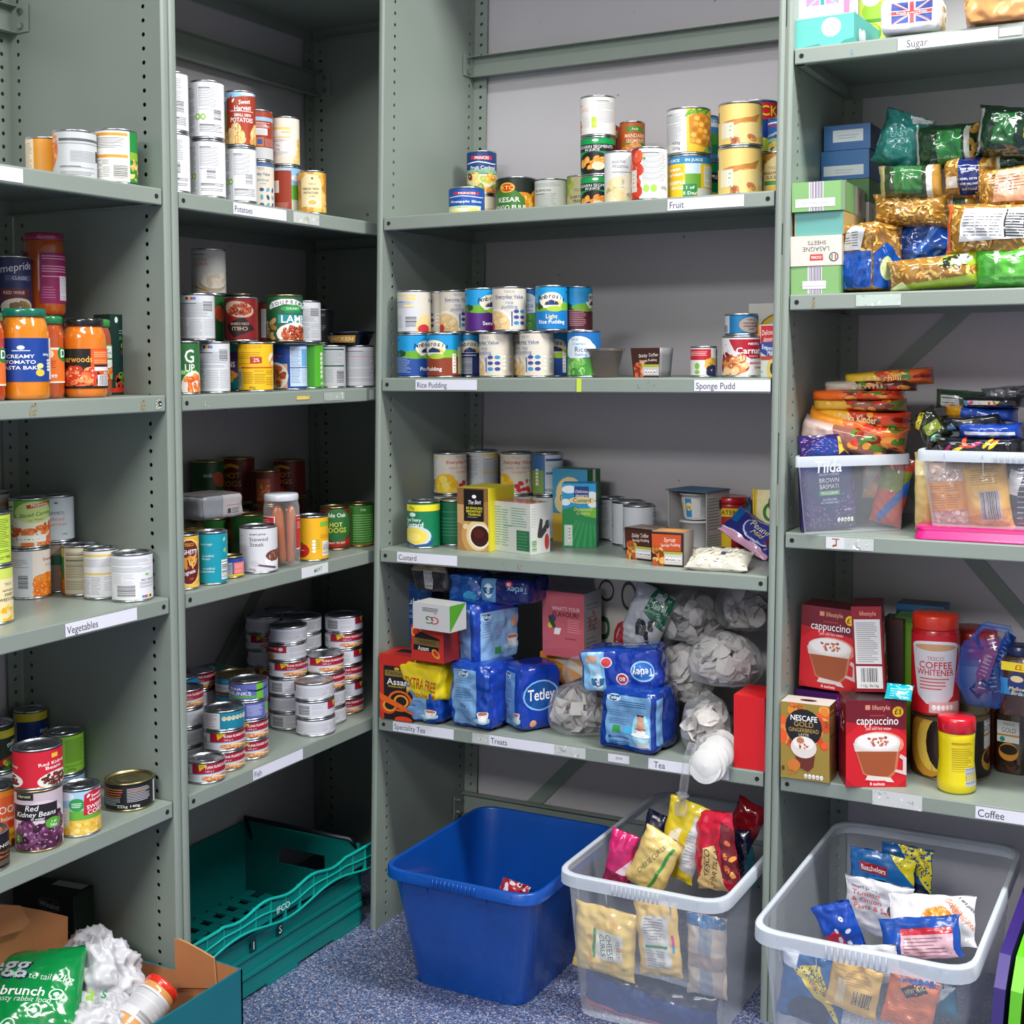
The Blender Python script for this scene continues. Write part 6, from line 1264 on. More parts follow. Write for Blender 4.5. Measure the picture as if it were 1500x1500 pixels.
b_ = F(60, 100, 'd2d2ce'); b_.small(-26, 50, -12, 92, '6aa084', 5); b_.bar(-26, 4, -10, 30, True, 3, 'c9e0c0', '2a6a44'); b_.p([(-8, 40), (0, 70), (8, 66), (6, 48), (18, 60), (20, 44), (4, 30), (-8, 32)], '3c3a3e'); b_.e(22, 56, 7, 9, '3c3a3e'); b_.e(20, 22, 7, 16, 'b83a3a'); b_.t('TEA', 27, 60, 5, '8ab09a', 1, -90)
pk('tea_box', 'C', z, (722, 806), (777, 813.5), 62, 0, {'front': a, 'right': b_, 'top': F(80, 62, 'b8686a')}, 'white shrink-wrapped tea box with pink top', 'box', hp=74, base='d0d0cc', mat='film')
def custard_carton():
    a = F(70, 130, '1f9ad0'); a.e(-20, 118, 16, 8, 'f0f6fa'); a.e(26, 104, 14, 10, 'f0f6fa'); a.e(-28, 92, 10, 7, 'f0f6fa'); a.e(28, 88, 10, 7, 'f0f6fa'); a.p([(-35, 76), (-10, 84), (35, 70), (35, 0), (-35, 0)], '1c8a4a'); a.p([(0, 78), (35, 82), (35, 60), (10, 64)], '7ac03a')
    for i in range(6): a.p([(-6+i*7, 56-i*2), (-3+i*7, 56-i*2), (-30+i*14, 0), (-36+i*14, 0)], '2fa05a')
    a.r(-10, 100, 20, 124, '16387e'); a.t('Delicious', 5, 114, 6, 'ffffff', 0, it=.2, fit=26); a.t('desserts', 5, 106, 6, 'ffffff', 0, it=.2, fit=26); a.e(6, 96, 28, 7, 'f2dc9a'); a.t('Custard', 6, 96, 8, '2a2a2a', 1); a.t('Deliciously', 8, 78, 6, 'f2e8a0', 0, it=.3); a.t('Creamy', 8, 70, 6, 'f2e8a0', 0, it=.3); a.r(-31, 4, -14, 46, 'cfe0d4'); fsa(a, -20, 40, .75, ('7ac143', '7ac143', 'e8903a', 'e8b03a', '7ac143')); return a
b_ = F(50, 130, '1a6a9a'); b_.p([(-25, 50), (25, 60), (25, 0), (-25, 0)], '14507a'); b_.bar(4, 6, 22, 36, True, 2, 'a8c4d4'); b_.small(-18, 60, 18, 110, '7ab0d0', 5)
pk('custard_carton', 'C', z, (824, 802), (873.5, 802.5), 52, 0, {'front': custard_carton(), 'right': b_, 'top': F(70, 50, '2a8ac0')}, 'blue and green creamy custard carton in front', 'carton', hp=94, base='1a6a9a')
a = F(90, 130, '4a9ac0'); a.e(0, 86, 36, 30, 'ead7a0'); a.e(-16, 70, 24, 20, 'ead7a0'); a.t('TESCO', 2, 98, 6, '6a5a2a', 0); a.t('CUSTARD', 4, 78, 11, '2a5a2a', 1, fit=60); a.t('ready to serve', 2, 88, 5, '6a5a2a', 0); a.r(-45, 0, 45, 50, 'e0b84a')
b_ = F(50, 130, '1d6a34'); b_.r(-4, 60, 6, 130, 'd9e0d0'); b_.p([(-25, 70), (25, 96), (25, 80), (-25, 54)], '3f9a3a')
pk('custard_carton', 'C', z, (810, None, .27), (861, None, .25), 50, 0, {'front': a, 'right': b_, 'top': F(90, 50, '2a7a5a')}, 'blue custard carton with cream cloud behind the other', 'carton', hp=108, base='2a6a4a')
def sponge(c, t1, seed):
    a = F(72, 66, '2e1a16'); a.r(-36, 30, 30, 62, c); a.t(t1, 4, 52, 8, 'f6ece0', 0, 3, it=.2, fit=44); a.t('Sponge Pudding', 6, 42, 5.5, 'f6ece0', 0, 3, fit=44); a.blobs(-34, 2, -10, 32, 12, ('d98a3c', 'e8b060', 'b8501e'), 9, seed, .8); a.r(-10, 24, 34, 29, 'a8b03a'); a.r(-8, 4, 34, 24, 'd0cccc'); fsa(a, -2, 14, .85, ('c83a4a', 'e8903a', '7ac143', 'c83a4a', 'c83a4a'), False); return a
pk('pudding_pot', 'C', z, (915.5, 818), (956, 823), 58, 0, {'front': sponge('4a2018', 'Sticky Toffee', 2), 'top': F(70, 58, '8a7466')}, 'sticky toffee sponge pudding in brown sleeve, second of the pair', 'pudding', hp=46, base='4a3a36', warp=taper(72, 58, 60, .95), g=60)
pk('pudding_pot', 'C', z, (955, 828.5), (1002, 831.5), 60, 0, {'front': sponge('c84f1a', 'Syrup', 5), 'top': F(70, 58, 'b98a5e').e(0, 30, 22, 14, 'e8a04a'), 'right': F(58, 66, 'a8a098')}, 'syrup sponge pudding in orange sleeve at the shelf front', 'pudding', hp=50, base='8a8078', warp=taper(72, 60, 66, .95), g=60)
# twin custard pots in an open sleeve
o = empty('custard_pot_pack', on_z(1012, 806, z)+Vector((0, .05, .0004)), math.radians(-14)); tag(o, 'white pot pack in a torn open cardboard sleeve', 'pot pack')
m = MB(); PW = plain('grey_sleeve_board', 'b4b1b0', .6)
def sl(a, b): m.box(a, b)
sl((-.052, -.045, 0), (-.050, .045, .128)); sl((.050, -.045, 0), (.052, .045, .128)); sl((-.052, -.045, .128), (.052, .045, .130)); sl((-.052, -.045, 0), (.052, .045, .0015)); m.build('cardboard_sleeve', PW, o)
m = MB(); m.box((-.055, -.052, .1302), (.056, .046, .1315)); m.build('torn_flap', plain('blue_flap', '3a6a96', .5), o)
for i, zz in enumerate((.002, .064)):
    m = MB(); m.lathe([(.026, zz), (.0265, zz+.001), (.035, zz+.055), (.039, zz+.056), (.039, zz+.058), (.001, zz+.0585)], 30, c=(-.006, 0)); p_ = m.build('pot', M['whitepot'], o, smooth=True)
a = F(100, 50, 'd8d8da'); a.r(-14, 2, 14, 48, '3a8ac0'); a.r(-40, 6, -20, 44, 'e6dfb0'); a.small(-38, 8, -22, 42, '6a6a60', 5); a.e(2, 28, 14, 10, 'f0dc8a'); a.t('CUSTARD', 0, 26, 7, '2a3a6a', 1, fit=24)
m = MB(); a.emit(m, lambda x, y, L: (-.006+(.0285+y*.000125+L/1000)*math.cos(x/180*3.2-math.pi/2), (.0285+y*.000125+L/1000)*math.sin(x/180*3.2-math.pi/2), .068+y*.00092), gx=4); m.build('pot_print', M['paper'], o)
a = F(90, 130); a.small(-40, 50, 10, 124, '7a7a80', 7, 2); a.r(4, 92, 24, 116, '3a3a40'); a.small(-40, 10, 36, 44, '7a7a80', 6, 1.6)
m = MB(); a.emit(m, lambda x, y, L: (.0522+L/1000, x/1000, y/1000*.95), gx=400); m.build('sleeve_print', M['paper'], o)
# tub, boxes and bags at the end of the custard shelf
P, r, _ = put('C', z, 1048, 1094, 0, 786, None, None, None, .11)
o = empty('gravy_tub', P+Vector((0, 0, .0003)), face_cam(P)); tag(o, 'red and yellow catering tub with red lid', 'tub')
m = MB(); m.lathe([(r*.94, 0), (r, .003), (r, .098), (r*.97, .1)], 36); m.build('tub_body', plain('red_tub', 'a31a22', .3, coat=.3), o, smooth=True)
a = A('a31a22'); a.r(-64, 74, 64, 94, 'd9b81e'); a.t('CATER PACK', 10, 84, 11, '3a2010', 1, fit=90); a.r(-64, 0, 0, 36, 'd9b81e'); mk('paper_label', scaled_label(a, r, .1, 'paper', False), o)
m = MB(); m.lathe([(r+.002, .1), (r+.003, .101), (r+.003, .112), (r, .115), (r*.8, .114), (.001, .114)], 36); m.build('tub_lid', plain('red_lid', 'b01820', .25, coat=.4), o, smooth=True)
a = F(50, 60, 'b8202c'); a.p([(-25, 0), (25, 0), (-25, 60)], 'e8a82c'); pk('gravy_box', 'C', z, (1078, 800), (1100, 804), 45, 75, {'front': a, 'right': F(45, 60, '1d3f7a')}, 'small red, yellow and blue box beside the tub', 'box', base='8a1a22')
a = F(60, 150, 'e6d9a8'); a.r(-30, 0, -16, 150, 'e8c22c'); a.e(14, 100, 16, 22, '2a7a3a'); a.e(14, 100, 9, 14, 'e6d9a8'); a.e(14, 120, 5, 14, '4a4a3a'); a.e(14, 60, 18, 14, '2a7a3a'); a.e(16, 30, 14, 30, '8a7a6a'); a.t('Cooking', 12, 24, 7, '4a3a2a', 1); a.t('WINE', 12, 12, 8, '4a3a2a', 1)
pk('cooking_sauce_pouch', 'C', z, (1098, 812), (1140, 816), 30, 0, {'front': a}, 'cream and yellow pouch standing against the upright', 'pouch', hp=96, base='e6d9a8', mat='film', warp=warp_pillow(60, 30, 150, 1.5, 2, sx=.02), g=8)
def film_bag(name, P, w, h, d, faces, label, cat='bag', rz=0, rx=0, ry=0, base='cccccc', seed=1, amp=2.5, en=3, g=8, mat='film', group=None, sx=.06, cr=1.0):
    return pack(name, P, rz, w, d, h, faces, label, cat, base=base, mat=mat, warp=warp_pillow(w, d, h, amp, seed, en, sx, cr=cr), g=g, rx=rx, ry=ry, group=group)
a = F(130, 80, 'cfcbbb'); a.blobs(-60, 4, 60, 76, 90, ('ddd8c6', 'c8c2ae', 'e6e2d4'), 5, 4, .5); a.r(6, 30, 16, 40, '3a4a6a')
P = on_z(1048, 838, z); film_bag('rice_bag', P+Vector((0, -.0, .006)), 130, 75, 38, {'front': a, 'top': F(130, 38, 'd0ccbc')}, 'clear bag of white rice lying at the shelf front', rz=.1, rx=math.radians(-70), base='d0ccbc', seed=4, amp=3, mat='foil')
a = F(150, 90, '2a2f7a'); a.r(-75, 0, 75, 14, 'd8a0c0'); a.r(-75, 14, 75, 17, 'e8d8f0'); a.e(20, 50, 52, 32, 'c8c8e8', 0); a.e(20, 50, 48, 28, '3a3f8a'); a.t('Penne', 10, 60, 16, 'e8dca8', 0, 0, it=.3); a.t('Mild', 14, 42, 14, 'e8dca8', 0, 0, it=.3); a.e(60, 50, 14, 22, '6a1a2a'); a.r(-75, 40, -50, 90, '1a5a9a')
P = on_z(1083, 820, z)+Vector((.0, .01, .03)); film_bag('snack_bag', P, 130, 80, 26, {'front': a}, 'purple and blue shiny snack bag sliding off the shelf end', rz=-.15, rx=math.radians(-52), ry=math.radians(28), base='2a3a8a', seed=8, amp=3, mat='foil')
a = F(120, 90, '1a6aa0'); a.e(10, 40, 40, 26, '9a1a4a', 20); a.t('Rice', 14, 42, 14, 'e8d0e0', 0, 20, it=.2); a.r(-60, 0, -20, 30, 'a8d8ec')
P = on_z(1066, 806, z)+Vector((.0, .03, .045)); film_bag('snack_bag', P, 100, 75, 24, {'front': a}, 'light blue and crimson shiny bag behind the purple one', rz=.1, rx=math.radians(-45), ry=math.radians(-20), base='2a7ab0', seed=5, amp=3, mat='foil')
# ---------------------------------------------------------------- tea shelf
z = HT['C'][4]
def stdface(a, H): return a
a = F(100, 200, '1a1316'); a.r(-50, 0, -38, 200, 'c8321e'); a.r(-50, 165, 50, 200, 'c22a20'); a.r(-34, 88, 50, 166, '141012'); a.r(-34, 134, 50, 152, '8a7438'); a.t('TWININGS', 8, 143, 11, '1a1412', 0, fit=76); a.t('Assam', 8, 118, 19, 'f4f2ee', 1, fit=72); a.t('STRONG & MALTY', 0, 103, 5, 'e8c82c', 1, fit=50); a.e(2, 158, 8, 5, 'd9a02c')
for i, (x, y, r_, c_) in enumerate(((10, 60, 36, 'e8651c'), (10, 60, 29, '1a1316'), (14, 60, 22, 'f2a02c'), (14, 60, 16, '1a1316'), (-26, 40, 26, 'd8401e'), (-22, 42, 20, 'e8a02c'), (-20, 44, 15, '1a1316'))): a.e(x, y, r_, r_*.9, c_)
a.p([(-50, 60), (50, 20), (50, 34), (-50, 80)], 'e8651c'); a.e(20, 4, 26, 10, 'd8401e')
bx1 = pk('tea_box', 'C', z, (557, 1052), (606, 1058.5), 78, 0, {'front': a, 'right': F(78, 200, '8a1c18'), 'top': F(100, 78, 'b8261c').r(-24, 30, 30, 60, '1a1412')}, 'tall black and red Assam tea box by the upright', 'box', hp=96, base='8a1c18')
zT = z+bx1['hgt']+.001
a = F(110, 180, '12407c'); 
for x in (-34, 0, 34):
    for y in range(-10, 190, 60): a.e(x, y+20, 19, 32, '2f62a0', 0, 16); a.e(x, y+20, 17.5, 30, '12407c', 0, 16)
a.e(-34, 156, 12, 10, '1a1a20'); a.t('taste', -34, 156, 6, 'd9dce4', 1); a.t('pukka', 6, 122, 20, 'e8ecf4', 0, fit=74); a.t('night time', 4, 92, 11, '8aa8cc', 0, fit=70); a.small(-30, 70, 36, 84, '9ab4d4', 5, 1.6); a.small(-46, 2, 20, 8, '9ab4d4', 4)
o = pk('tea_box', 'C', zT, (574, None, .125), (628, None, .125), 50, 135, {'front': a}, 'dark blue night time tea box leaning behind a white box', 'box', base='0e3468', ry=math.radians(5), lift_=.005)
a = F(100, 74, 'c83228'); a.e(-34, 60, 18, 12, 'e8a03a'); a.e(-34, 60, 12, 8, 'c83228'); a.p([(-44, 22), (34, 20), (38, 50), (-20, 62), (-40, 52)], '191314'); a.p([(-42, 34), (36, 32), (37, 46), (-41, 48)], '7a6430'); a.t('TWININGS', -2, 40, 8, '1a1412', 0, fit=64); a.t('Assam', -12, 27, 9, 'f2f0ec', 1); a.e(26, 18, 14, 8, 'e8a03a', -30); a.e(26, 19, 9, 5, 'c83228', -30)
b_ = F(70, 74, '8e201c'); b_.t('TWININGS', 4, 37, 8, '5a3a20', 0, -90)
o3 = pk('tea_box', 'C', zT, (603, 966), (650, 973), 58, 0, {'front': a, 'right': b_, 'top': F(100, 58, 'b8261c')}, 'small red Assam tea box lying under a white one', 'box', hp=52, base='a02a22')
a = F(100, 62, 'c9cbcb'); a.small(-24, 44, 22, 54, '4a4a4c', 3.4, 1.6); a.t('PG', 4, 24, 17, '1d6a3a', 0, 180, sx=1.3); a.p([(4, 14), (22, 14), (22, 34), (4, 34)], 'c9cbcb'); a.t('G', 10, 24, 17, 'b8242c', 0, 180, sx=1.3); a.t('tips', 12, 40, 4, '5a5a5a', 0, 180)
b_ = F(60, 62, 'bfc2bf'); b_.p([(-30, 0), (-30, 62), (30, 62), (-10, 20)], '4f9a2a')
o4 = pk('tea_box', 'C', zT+o3['hgt']+.001, (605, 920), (659, 928), 56, 0, {'front': a, 'right': b_, 'top': F(100, 56, 'b9bbb9')}, 'white tea box standing upside down on the red one', 'box', hp=39, base='bfc2c0')
zB = zT+o3['hgt']+o4['hgt']+.004
def fb(name, k, u0, u1, v0, v1, q, d, faces, label, cat='bag', rz=0, rx=0, ry=0, base='cccccc', seed=1, amp=2.5, en=3, g=8, mat='film', sx=.06, cr=1.0, brick=False, zmin=None, group=None, rnd=7):
    """soft pack whose seen front fills u0..u1, v0..v1 when its middle is q metres behind the open face of bay k"""
    on = (lambda u, v: on_y(u, v, q)) if k in 'CD' else (lambda u, v: on_x(u, v, XB-q))
    Cc = on((u0+u1)/2, (v0+v1)/2); Zd = project(Cc)[2]; w_, h_ = (u1-u0)*Zd/F_PX*1000, (v1-v0)*Zd/F_PX*1000
    R_ = Matrix.Rotation(rz, 3, 'Z') @ Matrix.Rotation(ry, 3, 'Y') @ Matrix.Rotation(rx, 3, 'X')
    off = R_ @ Vector((0, 0, h_/2000)); P = Cc-off
    if zmin is not None: P.z = max(P.z, zmin)
    wp = warp_brick(w_, d, h_, amp, rnd, seed) if brick else warp_pillow(w_, d, h_, amp, seed, en, sx, cr=cr)
    o = pack(name, P, rz, w_, d, h_, faces, label, cat, base=base, mat=mat, warp=wp, g=g, rx=rx, ry=ry, group=group); o['hgt'] = h_/1000; return o
def tet(a, x, y, k=1, rot=0, big=0):
    a.e(x, y, 14*k, 9*k, 'c8e4f4', rot); a.p([(x-12*k, y+6*k), (x+12*k, y+6*k), (x+8*k, y-5*k), (x, y-8*k), (x-8*k, y-5*k)], '0f5a8a'); a.t('Tetley', x, y, 7*k, 'ffffff', 1, rot, fit=20*k); return a
def cup(a, x, y, k):
    a.e(x, y-14*k, 22*k, 6*k, 'a8d4dc'); a.p([(x-14*k, y), (x-9*k, y-16*k), (x+9*k, y-16*k), (x+14*k, y)], 'eceff2'); a.e(x, y, 14*k, 4.5*k, 'f4f4f4'); a.e(x, y, 12*k, 3.4*k, 'c87a52'); return a
def tetfront(panel=(-40, 18), cupx=30, table=True):
    a = F(100, 130, '1444a4'); x0, x1 = panel; a.r(x0, 6, x1, 116, '76a3d0'); tet(a, (x0+x1)/2, 108, .9); a.small(x0+8, 86, x1-8, 96, '5a7ea8', 4, 1.3); 
    if table: a.small(x0+8, 56, x1-10, 82, '4a6e98', 4.5, 1.2, cols=2)
    a.t('250g', (x0+x1)/2-4, 46, 6, '2f4f80', 0); a.small(x0+8, 12, x1-12, 38, '5a7ea8', 4, 1.3)
    return cup(a, cupx, 34, 1.0)
def tetside():
    a = F(100, 130, '1238a0'); a.e(0, 70, 44, 30, '8ac4ec'); a.e(0, 70, 40, 27, '0f4f9a'); a.t('Tetley', 0, 72, 22, 'ffffff', 1, fit=64); a.e(38, 46, 12, 12, 'c8323a'); a.t('80', 38, 46, 9, 'ffffff', 1); a.e(-20, 16, 8, 8, 'e0a070'); return a
TT = 'blue foil packs of tea bags'
a = tetfront((-34, 22), 32, True)
fb('tea_pack', 'C', 589, 672, 1000, 1074, .045, 95, {'front': a}, 'blue tea pack with yellow extra free wrap, at the front', 'tea', base='1444a4', seed=3, amp=6, brick=True, zmin=z+.001, group=TT, rz=-.12)
a = F(100, 60, 'e8d01c'); a.t('100% EXTRA FREE', -2, 26, 17, 'b8481c', 1, -4, fit=88); a.t('80 tea bags for the price of 40', 0, 9, 8, 'b8481c', 1, -4, fit=80)
o = fb('yellow_wrap', 'C', 585, 676, 962, 1018, .045, 106, {'front': a, 'top': F(100, 60, 'e8d01c').t('100% EXTRA', 26, 20, 12, 'c86a1c', 1, 30)}, None, base='e8d01c', seed=6, amp=6, brick=True, rz=-.12, rnd=6)
par = bpy.data.objects['tea_pack']; o.parent = par; bpy.context.view_layer.update(); o.matrix_parent_inverse = par.matrix_world.inverted()
for kk in ('category', 'hgt'): 
    if kk in o: del o[kk]
fb('tea_pack', 'C', 673, 749, 977, 1075, .06, 125, {'front': tetfront((-38, 18), 34), 'right': F(125, 130, '1238a0')}, 'blue tea pack in the bottom row, between yellow-topped one and its twin', 'tea', base='1340a0', seed=11, amp=6, brick=True, zmin=z+.001, group=TT, rz=-.10)
fb('tea_pack', 'C', 750, 806, 982, 1078, .085, 105, {'front': tetfront((-44, 26), 34), 'right': tetside(), 'top': F(100, 100, '1a2f8a')}, 'blue tea pack turned to show its cup and side, bottom row', 'tea', base='1340a0', seed=15, amp=3, brick=True, zmin=z+.001, group=TT, rz=-.55)
a = tetfront((-30, 34), -38); b_ = F(130, 130, '1238a0'); b_.r(-52, 8, 62, 110, '8ab4dc'); tet(b_, -34, 100, 1); b_.small(-46, 60, 20, 88, '5a7ea8', 5); cup(b_, 44, 50, 1.2); b_.r(-10, 20, 8, 34, '3a9a4a'); b_.e(50, 82, 9, 12, 'd9a080')
o = fb('tea_pack', 'C', 673, 742, 880, 972, .085, 130, {'front': a, 'right': b_}, 'big blue tea pack stacked on two others', 'tea', base='1340a0', seed=21, amp=5, brick=True, zmin=zT-.012, group=TT, rz=-.35)
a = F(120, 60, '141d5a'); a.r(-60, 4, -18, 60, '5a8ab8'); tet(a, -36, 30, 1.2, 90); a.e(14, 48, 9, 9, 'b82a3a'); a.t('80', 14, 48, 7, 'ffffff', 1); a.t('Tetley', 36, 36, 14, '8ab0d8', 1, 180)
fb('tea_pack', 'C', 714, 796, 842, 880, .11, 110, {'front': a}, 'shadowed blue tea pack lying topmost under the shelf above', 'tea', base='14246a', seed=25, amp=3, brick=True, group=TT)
a = F(60, 60, '1a4f9a'); a.e(10, 20, 12, 10, '3a9ac8'); fb('foil_pouch', 'C', 664, 720, 838, 884, .09, 70, {'front': a}, 'crumpled blue foil pouch between black bag and blue pack', 'pouch', base='12408a', seed=31, amp=7, brick=True, mat='foil')
a = F(100, 60, '26282c'); a.bar(-14, 6, 10, 52, True, 3, 'a9adb4', '4a4e56'); a.r(-50, 46, 50, 60, '8a7a68'); fb('coffee_pouch', 'C', 609, 669, 834, 874, .07, 60, {'front': a, 'top': F(100, 60, '9a8672')}, 'charcoal pouch with barcode and tan top on white tea box', 'pouch', base='2a2b30', seed=33, amp=4, brick=True, zmin=zB, mat='film')
# middle
z2_ = z+.128
a = F(100, 110, '141f4c'); a.p([(-50, 110), (50, 110), (50, 84), (0, 60), (-50, 96)], 'd9902a'); a.p([(-20, 100), (50, 76), (50, 90), (0, 108)], 'ddd2b8'); a.p([(-50, 94), (-44, 96), (50, 30), (50, 24)], 'd9704a'); a.t("IT'S", 28, 30, 12, 'e8e4dc', 0); a.t('EVERY', 30, 14, 12, 'e8e4dc', 0)
b_ = F(60, 110, 'c88a2a'); b_.p([(-30, 110), (30, 110), (30, 70), (-30, 40)], 'e0a83a'); b_.r(-30, 0, 30, 40, '16244f')
o5 = pk('tea_box', 'C', z, (792, None, .17), (862, None, .15), 120, 0, {'front': a, 'right': b_, 'top': F(100, 120, 'd99a2c')}, 'navy and orange striped gift box under the pink one', 'box', hp=96, base='141f4c')
a = F(90, 140, 'c8606a'); a.t("WHAT'S YOUR", 6, 104, 8, 'f4dcd8', 0, fit=60); a.t('FLAVOUR?', 6, 92, 10, '3a1c22', 1, fit=58); a.e(-22, 82, 7, 8, '5a2a6a'); a.e(-28, 66, 5, 6, 'e8c84a'); a.e(-24, 74, 5, 15, '1d4a2a', 25); a.p([(-20, 48), (-18, 62), (-4, 62), (-8, 48)], 'f2ecec'); a.small(10, 56, 40, 84, 'e09aa0', 5, 1.4); a.small(4, 40, 38, 44, '7a3038', 5, 1.6)
b_ = F(70, 140, 'a8a4a6'); b_.small(-24, 20, 24, 120, '7a787c', 9, 3); b_.blobs(-20, 60, 16, 100, 6, ('a84a5a',), 7)
o6 = pk('tea_box', 'C', z+o5['hgt']+.001, (795, None, .14), (856, None, .13), 75, 0, {'front': a, 'right': b_}, 'pink shrink-wrapped tea box asking about flavour', 'box', hp=96, base='b0a8a8', mat='film')
a = F(90, 150, 'c9c4bc'); a.e(-20, 134, 16, 12, '3a3a3c'); a.e(-20, 134, 13, 9, 'c9c4bc'); a.e(26, 130, 16, 16, '3a3a3c'); a.e(26, 130, 12, 12, 'c9c4bc'); a.t('P', -26, 84, 44, '1d5a34', 0, sx=.8); a.t('G', 10, 80, 44, 'b8242c', 0, sx=.8); a.t('tips', 22, 90, 12, '3a3a3a', 0); a.t('ORIGINAL', 0, 36, 10, '1d5a34', 1, fit=60)
pk('tea_box', 'C', z, (872, None, .24), (936, None, .24), 70, 0, {'front': a}, 'big white tea box with green and red letters behind the pink one', 'box', hp=206, base='b9b4ac')
a = F(110, 150, 'b9bcc0'); a.p([(0, 150), (55, 150), (55, 70), (-10, 100)], '1d6a44'); a.t('PURE', 26, 120, 12, 'c9d8cc', 1, 180); a.t('Ground', 18, 104, 8, 'c9d8cc', 0, 180); a.r(10, 134, 34, 146, 'd8dce0'); a.blobs(-10, 44, 30, 90, 14, ('3a3a3c', '55565a', '2a2a2c'), 9, 4, .7); a.p([(-55, 0), (-30, 0), (-40, 40), (-55, 44)], 'b8242c')
fb('coffee_pouch', 'C', 914, 980, 858, 958, .15, 50, {'front': a}, 'grey and green ground coffee pouch leaning over', 'pouch', base='a9acb0', seed=41, amp=4, ry=math.radians(22), mat='foil')
# big pack and the one lying on it
a = F(100, 130, '0f3a90'); a.r(-38, 12, 42, 118, '74a6d2'); a.e(24, 50, 16, 34, 'a8dcf0'); tet(a, -24, 112, 1, 0); a.small(-14, 94, 36, 108, '2a4a7a', 4.4, 1.4); a.small(-32, 56, 6, 88, '5a7ea8', 4.4, 1.4); a.r(-26, 40, -12, 54, '3a9a4a'); a.r(-6, 40, 8, 54, '4ab0e0'); a.e(24, 40, 17, 4, 'e8eef4'); a.p([(14, 52), (18, 40), (30, 40), (34, 52)], 'f4f4f4'); a.e(24, 52, 10, 3, 'c87a52'); a.e(24, 62, 7, 9, 'd9a888'); a.e(24, 74, 6, 6, 'd9a888'); a.r(18, 78, 30, 82, '3a2a5a'); a.r(18, 16, 40, 28, 'd0d4d4'); a.small(-32, 14, 8, 34, '3a5a8a', 5, 2); a.r(-32, 28, -28, 33, '2a3a7a'); a.r(-32, 20, -28, 25, '3ab0e0')
o7 = fb('tea_pack', 'C', 892, 984, 1020, 1112, .055, 120, {'front': a, 'right': F(120, 130, '0f2f80').r(-56, 20, -30, 116, '6a9ac8')}, 'big blue tea pack with reading figure picture, at the front', 'tea', base='0f3a90', seed=51, amp=5, brick=True, zmin=z+.001, group=TT, rz=-.06)
a = F(130, 70, '1238a0'); a.r(-65, 0, -24, 70, '7ab0d8'); a.r(-50, 0, -30, 70, '9ac8e4'); a.e(-20, 50, 9, 9, 'e0e4ec'); a.e(-20, 50, 7.5, 7.5, 'c8323a'); a.e(4, 22, 10, 10, 'e8ecf2'); a.e(4, 22, 8, 8, 'c8323a'); a.t('80', 4, 22, 7, 'ffffff', 1, 180); a.e(38, 34, 20, 17, '9ad0f0'); a.e(38, 34, 18, 14, '1a6ac0'); a.t('Tetley', 38, 32, 12, 'ffffff', 1, 180, fit=34); a.e(-44, 56, 10, 6, 'e0a888'); tet(a, -36, 18, 1, 90)
fb('tea_pack', 'C', 855, 978, 962, 1024, .075, 90, {'front': a, 'top': F(130, 90, '1a4ab0').t('Tetley', 10, 40, 18, 'e8f0f8', 1, 180)}, 'blue tea pack lying upside down across the big one', 'tea', base='1238a0', seed=55, amp=5, brick=True, rz=.12, ry=math.radians(-6), zmin=z+.115, group=TT, mat='foil')
# red carton at the end
pk('red_carton', 'C', z, (1075, 1124), (1120.5, 1130.5), 90, 0, {'front': F(60, 100, 'd0141c'), 'top': F(60, 90, 'd8141c').r(-30, 2, 30, 3, '8a0a10')}, 'plain bright red carton against the upright', 'box', hp=108, base='c8141c')
